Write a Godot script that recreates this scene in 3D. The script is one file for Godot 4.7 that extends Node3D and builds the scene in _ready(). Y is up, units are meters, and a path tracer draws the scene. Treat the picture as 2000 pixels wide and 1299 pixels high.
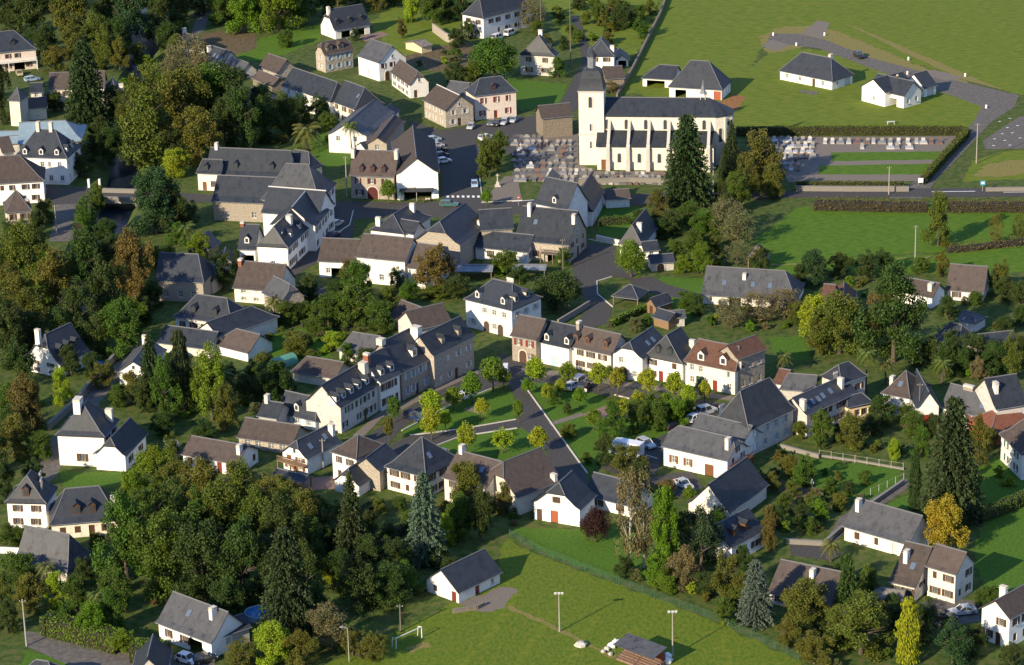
extends Node3D
# An Alpine-foothill village seen from a hillside on an autumn afternoon; metres, y up, the village green near the origin.

var M := {}
var rng := RandomNumberGenerator.new()
var wnoise := FastNoiseLite.new()
var used := {}

func _ready() -> void:
	# ---- camera, sky, sun, exposure
	var cam := Camera3D.new()
	cam.name = "camera"
	add_child(cam)
	cam.position = Vector3(0, 189, 519.273)
	cam.basis = Basis(Vector3.RIGHT, deg_to_rad(-20.0)) * Basis(Vector3.BACK, deg_to_rad(-1.5))
	cam.fov = 13.9654
	cam.near = 5.0
	cam.far = 6000.0
	cam.current = true
	var env := Environment.new()
	env.background_mode = Environment.BG_SKY
	var sm := ProceduralSkyMaterial.new()
	sm.sky_top_color = Color(0.37, 0.51, 0.74)
	sm.sky_horizon_color = Color(0.71, 0.76, 0.81)
	sm.sky_curve = 0.2
	sm.ground_bottom_color = Color(0.16, 0.18, 0.13)
	sm.ground_horizon_color = Color(0.45, 0.5, 0.5)
	sm.sky_energy_multiplier = 1.0
	var sky := Sky.new()
	sky.sky_material = sm
	env.sky = sky
	env.tonemap_mode = Environment.TONE_MAPPER_LINEAR
	env.tonemap_exposure = 1.6
	env.sdfgi_enabled = true
	env.ssao_enabled = true
	env.ssil_enabled = true
	var we := WorldEnvironment.new()
	we.name = "environment"
	we.environment = env
	add_child(we)
	var sun := DirectionalLight3D.new()
	sun.name = "sun"
	add_child(sun)
	sun.light_energy = 1.6
	sun.light_color = Color(1.0, 0.925, 0.80)
	sun.light_angular_distance = 0.5
	sun.shadow_enabled = true
	# low behind the viewer's left shoulder: pole shadows run up and to the right
	sun.basis = Basis.looking_at(Vector3(0.603, -0.41, -0.685).normalized())
	wnoise.seed = 7
	wnoise.frequency = 0.05
	rng.seed = 11
	make_materials()
	make_ground()
	make_church()
	make_buildings()
	make_walls()
	make_graves()
	make_cars()
	make_furniture()
	make_trees()

func make_materials() -> void:
	# ground
	mottled("meadow", [[.062, .106, .006], [.09, .138, .008], [.122, .156, .011], [.175, .165, .026]], 46.0, 0.95, 0.02, 7, 1024, 0.68)
	mottled("field", [[.042, .099, .004], [.057, .127, .005], [.078, .143, .007], [.107, .15, .011]], 40.0, 0.95, 0.02, 7, 1024, 0.66)
	mottled("pitch", [[.056, .103, .005], [.083, .132, .007], [.115, .149, .011], [.162, .155, .025]], 36.0, 0.95, 0.03, 7, 1024, 0.66)
	mottled("lawn", [[.038, .094, .006], [.056, .126, .008], [.084, .146, .011]], 24.0, 0.95, 0.03, 7, 1024, 0.64)
	mottled("rough_ground", [[.024, .048, .008], [.038, .07, .010], [.058, .09, .014], [.088, .1, .024], [.105, .085, .042]], 52.0, 0.97, 0.022, 7, 1024, 0.7)
	mottled("soil", [[.05, .034, .018], [.085, .060, .030], [.14, .10, .055], [.10, .10, .03]], 18.0, 0.97, 0.03, 6, 512, 0.66)
	mottled("clay", [[.16, .07, .025], [.24, .11, .04], [.3, .17, .07]], 14.0, 0.97, 0.03, 6, 512, 0.66)
	mottled("asphalt", [[.044, .042, .039], [.06, .057, .053], [.083, .079, .073]], 22.0, 0.88, 0.03, 7, 1024, 0.68)
	mottled("pale_asphalt", [[.086, .078, .068], [.118, .107, .093], [.158, .144, .125]], 22.0, 0.9, 0.03, 7, 512, 0.68)
	mottled("gravel", [[.11, .094, .074], [.165, .14, .112], [.235, .205, .165]], 9.0, 0.95, 0.05, 6, 512, 0.75)
	mottled("terracotta_floor", [[.16, .10, .075], [.22, .14, .11], [.28, .19, .15]], 9.0, 0.9, 0.04, 5, 512, 0.7)
	M.meadow.uv1_scale = Vector3(1.0 / 90.0, 1.0 / 40.0, 1.0 / 26.0)
	M.field.uv1_scale = Vector3(1.0 / 60.0, 1.0 / 40.0, 1.0 / 24.0)
	M.pitch.uv1_scale = Vector3(1.0 / 24.0, 1.0 / 40.0, 1.0 / 44.0)
	mottled("mown_strip", [[.07, .11, .007], [.098, .143, .009], [.13, .16, .012], [.18, .17, .027]], 30.0, 0.97, 0.03, 6, 512, 0.7)
	mottled("worn_grass", [[.10, .12, .02], [.16, .15, .03], [.21, .17, .06], [.24, .18, .09]], 12.0, 0.97, 0.03, 6, 512, 0.7)
	plain("paint_white", .78, .77, .74, 0.7)
	plain("kerb", .52, .49, .43, 0.85)
	# walls
	shades("white", [.79, .77, .715], .09, 11.0)
	shades("cream", [.70, .65, .54], .13, 10.0)
	shades("grey_plaster", [.47, .45, .41], .14, 7.0)
	shades("stone", [.34, .30, .245], .42, 3.2, 0.95, 3, 5.0)
	shades("dark_stone", [.2, .17, .13], .34, 3.0, 0.95, 2, 5.0)
	shades("yellow", [.74, .6, .36], .08, 8.0)
	shades("pink", [.64, .55, .47], .08, 8.0)
	mottled("church_stone", [[.56, .51, .41], [.68, .63, .52], [.75, .71, .61]], 9.0, 0.92, 0.03, 7, 512, 0.7)
	mottled("rubble_grey", [[.14, .13, .115], [.22, .205, .18], [.32, .30, .26]], 4.0, 0.95, 0.05, 6, 512, 0.75, 5.0)
	mottled("limestone", [[.34, .32, .28], [.48, .45, .39], [.6, .56, .49]], 5.0, 0.92, 0.04, 6, 512, 0.7)
	# roofs
	shades("slate", [.032, .037, .045], .42, 13.0, 0.5, 3)
	shades("pale_slate", [.08, .081, .085], .34, 13.0, 0.5, 2)
	shades("brown_tile", [.074, .058, .050], .36, 8.0, 0.85, 3)
	shades("red_tile", [.105, .054, .038], .34, 7.0, 0.85, 2)
	mottled("orange_tile", [[.11, .045, .028], [.155, .06, .036], [.19, .082, .048]], 6.0, 0.85)
	mottled("lauze", [[.12, .105, .085], [.18, .155, .125], [.24, .21, .17]], 7.0, 0.9)
	mottled("blue_metal", [[.17, .235, .275], [.20, .275, .315], [.24, .31, .35]], 12.0, 0.4)
	mottled("zinc", [[.13, .145, .16], [.17, .185, .20], [.22, .235, .25]], 9.0, 0.45)
	mottled("thatch", [[.10, .08, .055], [.16, .12, .08], [.2, .16, .11]], 3.0, 0.97)
	plain("ridge_grey", .13, .13, .14, 0.7)
	plain("ridge_white", .55, .54, .52, 0.7)
	# joinery and metal
	plain("frame_white", .72, .71, .68, 0.5)
	plain("frame_brown", .10, .05, .03, 0.6)
	plain("stone_trim", .55, .50, .42, 0.85)
	plain("bn", .075, .036, .018, 0.6)
	plain("br", .15, .06, .022, 0.6)
	plain("rd", .17, .022, .014, 0.55)
	plain("oxblood", .075, .012, .012, 0.5)
	plain("orange", .30, .075, .032, 0.6)
	plain("bl", .34, .46, .55, 0.6)
	plain("pl", .52, .52, .49, 0.6)
	plain("gn", .02, .075, .05, 0.55)
	plain("bk", .06, .043, .032, 0.6)
	plain("metal", .35, .36, .37, 0.35, 0.8)
	plain("galvanised", .42, .43, .44, 0.5, 0.4)
	plain("wood", .2, .125, .07, 0.8)
	plain("old_wood", .13, .11, .09, 0.9)
	plain("post_grey", .3, .28, .25, 0.85)
	plain("mesh_green", .045, .13, .085, 0.6)
	plain("brick_red", .24, .085, .05, 0.9)
	plain("tent_green", .10, .27, .19, 0.6)
	plain("blue_sheet", .03, .16, .5, 0.5)
	plain("cross_green", .02, .5, .14, 0.4)
	plain("sign_blue", .08, .36, .55, 0.5)
	plain("sign_red", .5, .03, .03, 0.5)
	plain("twig", .022, .018, .010, 0.95)
	mottled("bark", [[.05, .04, .03], [.085, .068, .05], [.13, .11, .085]], 2.0, 0.95)
	plain("pale_bark", .45, .41, .34, 0.9)
	var gl := plain("glass", .05, .056, .062, 0.08)
	gl.metallic_specular = 0.6
	var pn := plain("pane", .55, .6, .62, 0.05)
	pn.transparency = BaseMaterial3D.TRANSPARENCY_ALPHA
	pn.albedo_color.a = 0.12
	pn.metallic_specular = 0.5
	var sk := plain("skylight", .10, .13, .17, 0.15)
	sk.metallic_specular = 0.7
	var wa := plain("stream_water", .010, .016, .022, 0.28)
	wa.metallic_specular = 0.25
	var pw := plain("pool_water", .05, .2, .42, 0.1)
	pw.metallic_specular = 0.5
	# foliage
	leafy("l_dark", 0.039, 0.065, 0.014)
	leafy("l_teal", 0.032, 0.063, 0.024)
	leafy("l_green", 0.059, 0.104, 0.013)
	leafy("l_bright", 0.097, 0.163, 0.011)
	leafy("l_olive", 0.095, 0.106, 0.017)
	leafy("l_autumn", .105, .088, .022)
	leafy("l_yellow", .22, .27, .016)
	leafy("l_gold", .23, .2, .018)
	leafy("l_grey", 0.124, 0.116, 0.051)
	leafy("l_spruce", 0.034, 0.053, 0.018)
	leafy("l_blue", .085, .115, .088)
	leafy("l_purple", .038, .014, .014)
	leafy("l_palm", .12, .14, .036)
	leafy("l_hedge", .08, .105, .013)
	leafy("l_bramble", .105, .088, .034)
	# a second, cooler or warmer, tint of every foliage
	for k in FOLIAGE:
		var base: Color = M["l_" + k].albedo_color.srgb_to_linear()
		leafy("l_" + k + "_b", base.r * 0.95, base.g * 1.12, base.b * 0.95)
		leafy("l_" + k + "_c", base.r * 1.18, base.g * 1.06, base.b * 1.05)
	# cars
	for c in [["car_white", .74, .74, .73], ["car_silver", .42, .44, .46], ["car_grey", .13, .14, .15], ["car_black", .014, .014, .016], ["car_navy", .015, .03, .08], ["car_pale_blue", .3, .42, .55], ["car_green", .04, .12, .11], ["car_gold", .42, .33, .17], ["car_red", .16, .01, .015]]:
		var p := plain(c[0], c[1], c[2], c[3], 0.3)
		p.clearcoat_enabled = true
		p.clearcoat = 0.6
		p.clearcoat_roughness = 0.08
	plain("tyre", .02, .02, .02, 0.9)
	plain("lamp_glass", .6, .6, .58, 0.2)

# ---------------------------------------------------------------- ground
func stream_drop(x: float, z: float) -> float:
	var best := 1e9
	for k in range(0, STREAM.size() - 2, 2):
		var a := Vector2(STREAM[k], STREAM[k + 1]); var b := Vector2(STREAM[k + 2], STREAM[k + 3])
		best = minf(best, Geometry2D.get_closest_point_to_segment(Vector2(x, z), a, b).distance_to(Vector2(x, z)))
	return -3.0 * (1.0 - smoothstep(3.0, 6.5, best))

func make_ground() -> void:
	# one sheet: a fine grid where the village lies, with the stream bed cut in, then out past the horizon
	var st := begin()
	var x0 := -190.0; var x1 := 190.0; var z0 := -340.0; var z1 := 170.0
	var cell := 2.5
	var nx := int((x1 - x0) / cell); var nz := int((z1 - z0) / cell)
	var hs := PackedFloat32Array()
	for j in nz + 1:
		for i in nx + 1:
			var x := x0 + i * cell; var z := z0 + j * cell
			hs.append(stream_drop(x, z) if x < -40.0 and x > -180.0 and z < -20.0 and z > -330.0 else 0.0)
	for j in nz:
		for i in nx:
			var a := Vector3(x0 + i * cell, hs[j * (nx + 1) + i], z0 + j * cell)
			var b := Vector3(a.x + cell, hs[j * (nx + 1) + i + 1], a.z)
			var c := Vector3(a.x + cell, hs[(j + 1) * (nx + 1) + i + 1], a.z + cell)
			var d := Vector3(a.x, hs[(j + 1) * (nx + 1) + i], a.z + cell)
			quad(st, d, c, b, a)
	var far := 4000.0
	for q in [[-far, -far, far, z0], [-far, z1, far, far], [-far, z0, x0, z1], [x1, z0, far, z1]]:
		quad(st, Vector3(q[0], 0, q[3]), Vector3(q[2], 0, q[3]), Vector3(q[2], 0, q[1]), Vector3(q[0], 0, q[1]))
	structure("ground", done(st), M.rough_ground, "rough grass and garden ground of the whole village")
	st = begin()
	for k in range(0, STREAM.size() - 2, 2):
		var a := Vector3(STREAM[k], -2.2, STREAM[k + 1]); var b := Vector3(STREAM[k + 2], -2.2, STREAM[k + 3])
		var n := (b - a).normalized().cross(Vector3.UP) * 5.2
		quad(st, a + n, b + n, b - n, a - n)
	structure("stream", done(st), M.stream_water, "dark stream running under the stone bridge")
	for q in GROUND:   # [name, material, label, outline, roughness of the edge, layer]
		structure(q[0], sheet(q[3], 0.02 + 0.004 * q[5], q[4]), M[q[1]], q[2])
	for q in KERBS:
		st = begin()
		band(st, q[2], q[1], 0.0, 0.2)
		structure("kerb", done(st), M.kerb, q[0])
	for q in MARKS:
		st = begin()
		var a := Vector3(q[0], MARK_Y, q[1]); var b := Vector3(q[2], MARK_Y, q[3])
		var n: Vector3 = (b - a).normalized().cross(Vector3.UP) * float(q[4]) / 2
		quad(st, a + n, b + n, b - n, a - n)
		structure("road_marking", done(st), M.paint_white, "white painted line on the road")

# ---------------------------------------------------------------- church
func make_church() -> void:
	var ch := thing("church", "pale stone church with square bell tower, bulbous slate cap and buttressed nave", "church", Vector3(CHURCH[0], 0, CHURCH[1]), CHURCH[2])
	var lime: Material = M.church_stone
	# local frame: x along the nave from the aisle's tower end, z = 0 the aisle front, -z away
	var L := 28.2
	var aisle_z := -4.6; var nave_back := -13.6
	var st := begin()
	wall_face(st, Vector3(0, 0, 0), Vector3.RIGHT, Vector3.BACK, L, 6.0, [[1.0, 0.0, 2.3, 2.6]])
	wall_face(st, Vector3(L, 0, 0), Vector3.FORWARD, Vector3.RIGHT, 4.6, 6.0, [])
	wall_face(st, Vector3(0, 0, aisle_z), Vector3.BACK, Vector3.LEFT, 4.6, 6.0, [])
	quad(st, Vector3(L, 6, 0), Vector3(L, 6, aisle_z), Vector3(L, 8.4, aisle_z), Vector3(L, 6, 0))
	quad(st, Vector3(0, 6, aisle_z), Vector3(0, 6, 0), Vector3(0, 6, 0), Vector3(0, 8.4, aisle_z))
	part("aisle_wall", done(st), lime, ch)
	st = begin()
	box(st, Vector3(0, 0, -18.2), Vector3(L, 6.0, nave_back))
	part("aisle_wall", done(st), lime, ch)
	st = begin()
	box(st, Vector3(1.4, 5.5, nave_back), Vector3(L + 0.2, 12.2, aisle_z))
	part("nave_wall", done(st), lime, ch)
	st = begin()
	box(st, Vector3(1.0, 12.2, nave_back - 0.15), Vector3(L + 0.4, 12.45, aisle_z + 0.15))
	part("cornice", done(st), M.limestone, ch)
	# apse: five sides of an octagon
	st = begin()
	var cz := (aisle_z + nave_back) / 2.0
	var ring := [Vector3(L + 0.2, 0, aisle_z + 0.01), Vector3(L + 2.6, 0, aisle_z - 1.1), Vector3(L + 4.0, 0, cz + 2.0), Vector3(L + 4.0, 0, cz - 2.0), Vector3(L + 2.6, 0, nave_back + 1.1), Vector3(L + 0.2, 0, nave_back - 0.01)]
	for k in ring.size() - 1:
		quad(st, ring[k], ring[k + 1], ring[k + 1] + Vector3(0, 12.2, 0), ring[k] + Vector3(0, 12.2, 0))
	part("apse_wall", done(st), lime, ch)
	# nave roof running into the faceted apse roof
	st = begin()
	var e := 0.45
	var up0 := 12.4; var up1 := 15.7
	var r0 := Vector3(0.9, up1, cz); var r1 := Vector3(L - 1.2, up1, cz)
	var eave := [Vector3(0.9, up0, aisle_z + e), Vector3(L + 0.3, up0, aisle_z + e), Vector3(L + 2.9, up0, aisle_z - 0.9), Vector3(L + 4.4, up0, cz + 2.1), Vector3(L + 4.4, up0, cz - 2.1), Vector3(L + 2.9, up0, nave_back + 0.9), Vector3(L + 0.3, up0, nave_back - e), Vector3(0.9, up0, nave_back - e)]
	quad(st, eave[0], eave[1], r1, r0)
	for k in range(1, 6): tri(st, eave[k], r1, eave[k + 1])
	quad(st, eave[6], eave[7], r0, r1)
	tri(st, eave[7], r0, eave[0])
	for k in 7: quad(st, eave[k] - Vector3(0, 0.2, 0), eave[k + 1] - Vector3(0, 0.2, 0), eave[k + 1], eave[k])
	var nr := part("nave_roof", done(st), M.slate1, ch)
	st = begin()
	bar(st, r0 + Vector3(0, .03, 0), r1 + Vector3(0, .03, 0), 0.14, 0.14, 5)
	part("ridge_cap", done(st), M.ridge_grey, nr)
	for s in [0, 1]:
		st = begin()
		var z0 := 0.4 if s == 0 else -18.6
		var z1 := aisle_z if s == 0 else nave_back
		var a := Vector3(-0.3, 6.0, z0); var b := Vector3(L + 0.3, 6.0, z0); var c := Vector3(L + 0.3, 8.7, z1); var d := Vector3(-0.3, 8.7, z1)
		if s == 0: quad(st, a, b, c, d)
		else: quad(st, b, a, d, c)
		var dn := Vector3(0, -0.18, 0)
		quad(st, a + dn, b + dn, b, a); quad(st, b + dn, c + dn, c, b); quad(st, d + dn, a + dn, a, d); quad(st, a + dn, b + dn, c + dn, d + dn)
		part("aisle_roof", done(st), M.slate0, ch)
	# buttress piers rising through the aisle roof, with raking tops
	for k in 6:
		var x := 2.7 + k * 4.85
		st = begin()
		box(st, Vector3(x - 0.42, 0, 0), Vector3(x + 0.42, 5.7, 0.9))
		box(st, Vector3(x - 0.5, 0, 0), Vector3(x + 0.5, 2.6, 1.35))
		quad(st, Vector3(x - 0.42, 5.7, 0.9), Vector3(x + 0.42, 5.7, 0.9), Vector3(x + 0.42, 6.5, 0), Vector3(x - 0.42, 6.5, 0))
		part("buttress", done(st), M.limestone, ch)
		st = begin()
		var w := 0.36
		var f := [Vector3(0, 6.0, 0.1), Vector3(0, 6.75, 0.1), Vector3(0, 9.2, aisle_z + 1.6), Vector3(0, 11.4, aisle_z), Vector3(0, 8.3, aisle_z)]
		for q in [[f[0], f[1], f[2], f[4]], [f[4], f[2], f[3], f[4]]]:
			for s in [-1, 1]:
				var o := Vector3(x + s * w, 0, 0)
				quad(st, q[0] + o, q[1] + o, q[2] + o, q[3] + o)
		for q in [[f[0], f[1]], [f[1], f[2]], [f[2], f[3]]]:
			quad(st, q[0] + Vector3(x - w, 0, 0), q[0] + Vector3(x + w, 0, 0), q[1] + Vector3(x + w, 0, 0), q[1] + Vector3(x - w, 0, 0))
		part("flying_buttress", done(st), M.limestone, ch)
	for k in 6:
		fit_opening(ch, Transform3D(Basis(), Vector3(2.2 + (k - 0.02) * 4.72 if k > 0 else 2.1, 9.0, aisle_z)), ["F", 0, 0, 0.85, 2.4, "l", ""])
	for k in 5:
		fit_opening(ch, Transform3D(Basis(), Vector3(5.4 + k * 4.85, 1.9, 0)), ["F", 0, 0, 0.85, 2.3, "l", ""])
	fit_opening(ch, Transform3D(Basis(), Vector3(1.65, 0, 0)), ["F", 0, 0, 1.3, 2.6, "d", "br"])
	# apse window: two lancets and a roundel, on the facet towards the east
	for k in [0, 1, 2]:
		var a: Vector3 = ring[k]; var b: Vector3 = ring[k + 1]
		var u := (b - a).normalized()
		var bs := Basis(u, Vector3.UP, u.cross(Vector3.UP))
		var mid := (a + b) / 2
		if k != 1:
			fit_opening(ch, Transform3D(bs, mid + Vector3(0, 5.8, 0)), ["F", 0, 0, 0.8, 3.4, "l", ""])
		else:
			for s in [-1, 1]:
				fit_opening(ch, Transform3D(bs, mid + u * s * 0.62 + Vector3(0, 5.8, 0)), ["F", 0, 0, 0.75, 3.4, "l", ""])
			st = begin()
			for q in 16:
				var p0 := mid + Vector3(0, 10.2, 0) + (u * cos(TAU * q / 16.0) + Vector3.UP * sin(TAU * q / 16.0)) * 0.62 + bs.z * 0.06
				var p1 := mid + Vector3(0, 10.2, 0) + (u * cos(TAU * (q + 1) / 16.0) + Vector3.UP * sin(TAU * (q + 1) / 16.0)) * 0.62 + bs.z * 0.06
				tri(st, mid + Vector3(0, 10.2, 0) + bs.z * 0.06, p1, p0)
			part("roundel", done(st), M.glass, ch)
	for k in range(1, 5):
		st = begin()
		bar(st, ring[k], ring[k] + Vector3(0, 11.6, 0), 0.5, 0.42, 4)
		part("buttress", done(st), M.limestone, ch)
	# tower
	var tx := -4.7; var tw := 6.1; var tz := -3.9; var td := 6.4; var th := 18.6
	st = begin()
	wall_face(st, Vector3(tx, 0, tz), Vector3.RIGHT, Vector3.BACK, tw, th, [])
	wall_face(st, Vector3(tx + tw, 0, tz), Vector3.FORWARD, Vector3.RIGHT, td, th, [])
	wall_face(st, Vector3(tx + tw, 0, tz - td), Vector3.LEFT, Vector3.FORWARD, tw, th, [])
	wall_face(st, Vector3(tx, 0, tz - td), Vector3.BACK, Vector3.LEFT, td, th, [])
	var tower := part("tower", done(st), lime, ch)
	st = begin()
	box(st, Vector3(tx - 0.12, 7.6, tz - td - 0.12), Vector3(tx + tw + 0.12, 7.85, tz + 0.12))
	box(st, Vector3(tx - 0.2, th - 0.25, tz - td - 0.2), Vector3(tx + tw + 0.2, th + 0.02, tz + 0.2))
	part("string_course", done(st), M.limestone, tower)
	for q in [[th - 4.1, 0.85, 2.7, "l"], [8.7, 0.42, 1.7, "l"], [4.3, 0.42, 1.7, "l"]]:
		fit_opening(ch, Transform3D(Basis(), Vector3(tx + tw * 0.47, q[0], tz)), ["F", 0, 0, q[1], q[2], q[3], ""])
		fit_opening(ch, Transform3D(Basis(Vector3.FORWARD, Vector3.UP, Vector3.RIGHT), Vector3(tx + tw, q[0], tz - td / 2)), ["F", 0, 0, q[1], q[2], q[3], ""])
		if q[1] > 0.5: fit_opening(ch, Transform3D(Basis(Vector3.BACK, Vector3.UP, Vector3.LEFT), Vector3(tx, q[0], tz - td / 2)), ["F", 0, 0, q[1], q[2], q[3], ""])
	# bulbous slate cap, lantern and finial: square sections following a profile
	var cap := func(profile: Array, sides: int) -> ArrayMesh:
		var s2 := begin()
		s2.set_smooth_group(-1)
		for k in profile.size() - 1:
			for j in sides:
				var a0 := TAU * (j + 0.5) / sides; var a1 := TAU * (j + 1.5) / sides
				var p := [Vector3(cos(a0), 0, sin(a0)), Vector3(cos(a1), 0, sin(a1))]
				var y0: float = profile[k][1]; var y1: float = profile[k + 1][1]
				quad(s2, p[1] * profile[k][0] + Vector3(0, y0, 0), p[0] * profile[k][0] + Vector3(0, y0, 0), p[0] * profile[k + 1][0] + Vector3(0, y1, 0), p[1] * profile[k + 1][0] + Vector3(0, y1, 0))
		return done(s2)
	var at := Transform3D(Basis(), Vector3(tx + tw / 2, th, tz - td / 2))
	var r := tw / 2 * 1.4142
	part("tower_cap", cap.call([[r * 1.06, 0.0], [r * 1.0, 0.5], [r * 0.93, 1.2], [r * 0.88, 2.0], [r * 0.84, 3.0], [r * 0.76, 4.0], [r * 0.62, 4.7], [r * 0.4, 5.1], [0.05, 5.2]], 4), M.slate2, ch, at)
	part("lantern", cap.call([[1.05, 5.0], [1.05, 7.6], [1.3, 7.7], [1.3, 7.9]], 8), M.zinc, ch, at)
	part("lantern_cap", cap.call([[1.35, 7.9], [1.2, 8.4], [0.7, 9.0], [0.32, 9.4], [0.12, 10.2], [0.02, 10.9]], 8), M.slate1, ch, at)
	st = begin()
	bar(st, Vector3(0, 10.7, 0), Vector3(0, 12.3, 0), 0.05, 0.04, 5)
	bar(st, Vector3(-0.4, 11.8, 0), Vector3(0.4, 11.8, 0), 0.04, 0.04, 5)
	part("cross", done(st), M.metal, ch, at)
	# small ridge turret with a spike
	st = begin()
	for s in [[-0.6, -0.6], [0.6, -0.6], [-0.6, 0.6], [0.6, 0.6]]:
		bar(st, Vector3(s[0], -0.3, s[1]), Vector3(s[0] * 0.7, 1.2, s[1] * 0.7), 0.09, 0.08, 4)
	var tur := part("ridge_turret", done(st), M.pl, ch, Transform3D(Basis(), Vector3(L - 3.0, up1, cz)))
	part("turret_spire", cap.call([[0.95, 1.2], [0.6, 1.9], [0.5, 2.6], [0.22, 3.4], [0.05, 4.6]], 8), M.zinc, tur)

# ---------------------------------------------------------------- buildings (coordinates in metres)
func make_buildings() -> void:
	building("villa", "pink-cream villa with hipped slate roof and white balcony beside the blue pool", "house", [{"o": [-147.68, -222.81], "y": 0.324, "w": 16.81, "d": 10.35, "h": 5.78, "r": 4.66, "t": "x", "wall": "pink1", "rf": "slate2", "il": 5.18, "ir": 5.18, "win": "F5x2bn oF.3:3x2.2 oF.7:3x2.2 R2x2bn", "do": [["F", 0.62, 0.35, 1.4, 1, "slate0"]], "ba": [["F", 0.02, 0.98, 2.8, "white0"]]}])
	building("brown_roofed_house", "cream house with brown gable roof behind the tall cedar by the stream", "house", [{"o": [-121.62, -182.41], "y": 0.039, "w": 15.05, "d": 7.92, "h": 5.77, "r": 3.57, "t": "x", "wall": "cream0", "rf": "brown_tile1", "win": "F5x2bn"}])
	building("small_house", "small white gabled house with balcony beside the stream and cedar", "house", [{"o": [-106.48, -181.42], "y": 0.201, "w": 5.28, "d": 8.09, "h": 4.37, "r": 2.22, "t": "y", "wall": "cream2", "rf": "slate0", "il": 0.9, "fl": 0.62, "win": "F2x2 R2x1", "ch": [[0.15, 0.15, 0.7, 1.1, 0.9, "white0"]]}])
	building("garage", "low beige garage with brown tile roof and wide dark mouth", "garage", [{"o": [-127.7, -172.33], "y": 0.187, "w": 7.19, "d": 8.32, "h": 3.35, "r": 1.68, "t": "x", "wall": "cream1", "rf": "brown_tile2", "win": "oF.3:4x2.2"}, {"o": [-129.98, -167.77], "y": -0.242, "w": 3.58, "d": 6, "h": 7, "r": 2.7, "t": "x", "wall": "cream0", "rf": "pale_slate0", "il": 1.74, "ir": 1.74}])
	building("garden_shed", "small slate-blue garden shed beside the cars of the villa", "shed", [{"o": [-128.84, -194.12], "y": 0.049, "w": 3.58, "d": 6.34, "h": 2, "r": 1.83, "t": "x", "wall": "grey_plaster2", "rf": "slate0", "win": "F1x1"}])
	building("metal_barn", "long barn with pale blue metal roof behind the manor", "barn", [{"o": [-121.5, -131.17], "y": 0.077, "w": 16.15, "d": 15.27, "h": 5.5, "r": 3.4, "t": "x", "wall": "grey_plaster1", "rf": "blue_metal", "ir": 4.58, "k": 0.4, "win": "R2x1"}, {"o": [-131.31, -140.24], "y": -0.001, "w": 9.92, "d": 5.8, "h": 4.5, "r": 1.06, "t": "x", "wall": "grey_plaster0", "rf": "blue_metal"}, {"o": [-130.51, -135.4], "y": 0.205, "w": 9.36, "d": 6, "h": 4, "r": 1.2, "t": "x", "wall": "grey_plaster2", "rf": "blue_metal"}])
	building("manor_house", "white manor with steep hipped slate roof, three white dormers and two tall chimneys", "house", [{"o": [-119.79, -115.01], "y": -0.182, "w": 13.66, "d": 11.14, "h": 6.84, "r": 5.44, "t": "x", "wall": "white1", "rf": "slate2", "il": 4.46, "ir": 4.46, "win": "F5x2 R3x2 dF.5bn", "ch": [[0.36, 0.5, 0.8, 1.2, 1.6, "cream0"], [0.6, 0.5, 0.8, 1.2, 1.6, "cream0"]], "do": [["F", 0.2, 0.14, 1.05, 1.25, "white0"], ["F", 0.5, 0.14, 1.05, 1.25, "white0"], ["F", 0.79, 0.14, 1.05, 1.25, "white0"], ["R", 0.3, 0.2, 1.05, 1.25, "white1"], ["R", 0.65, 0.2, 1.05, 1.25, "white1"]]}, {"o": [-124.12, -124.51], "y": 0.486, "w": 3.28, "d": 8, "h": 5, "r": 3, "t": "x", "wall": "grey_plaster0", "rf": "brown_tile1"}])
	building("roadside_house", "white roadside house with brown hipped roof at the bridge road", "house", [{"o": [-124.86, -96.64], "y": 0.131, "w": 15.2, "d": 11.23, "h": 5.46, "r": 5.05, "t": "x", "wall": "white2", "rf": "brown_tile0", "ir": 5.61, "win": "F5x2bn R3x2pl dF.6bn"}])
	building("corner_house", "buff plastered house with hipped grey roof and brick chimney below the bridge road", "house", [{"o": [-114.93, -73.39], "y": 0.235, "w": 6.14, "d": 8.57, "h": 5.54, "r": 3.86, "t": "x", "wall": "pink1", "rf": "brown_tile2", "il": 3.02, "ir": 3.02, "win": "F2x2bn L3x2 dF.8br", "ch": [[0.85, 0.35, 0.8, 1.2, 0.2, "brick_red"]]}])
	building("yellow_house", "small yellow house with steep slate gable by the stream lane", "house", [{"o": [-94.56, -245.59], "y": -0.983, "w": 9.43, "d": 4.6, "h": 2.7, "r": 2.38, "t": "x", "wall": "yellow0", "rf": "slate1", "win": "F2x1 R2x2", "ch": [[0.1, 0.5, 0.7, 1.1, 0.9, "white0"]]}, {"o": [-96.45, -239.51], "y": -0.811, "w": 5.51, "d": 5, "h": 2, "r": 2, "t": "x", "wall": "white2", "rf": "slate0"}])
	building("cottage", "white cottage with grey slate roof and three skylights near the stream", "house", [{"o": [-84.85, -225.85], "y": -0.874, "w": 9.08, "d": 6.85, "h": 2, "r": 3.31, "t": "x", "wall": "white1", "rf": "slate2", "win": "F2x1", "ch": [[0.02, 0.3, 0.7, 1.1, 0.9, "white0"]], "sk": [["F", 0.35, 0.5], ["F", 0.55, 0.45], ["F", 0.8, 0.4]]}, {"o": [-78.53, -218.25], "y": -0.991, "w": 10.18, "d": 5.42, "h": 2, "r": 2.27, "t": "x", "wall": "grey_plaster0", "rf": "pale_slate0", "win": "F2x1"}])
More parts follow.
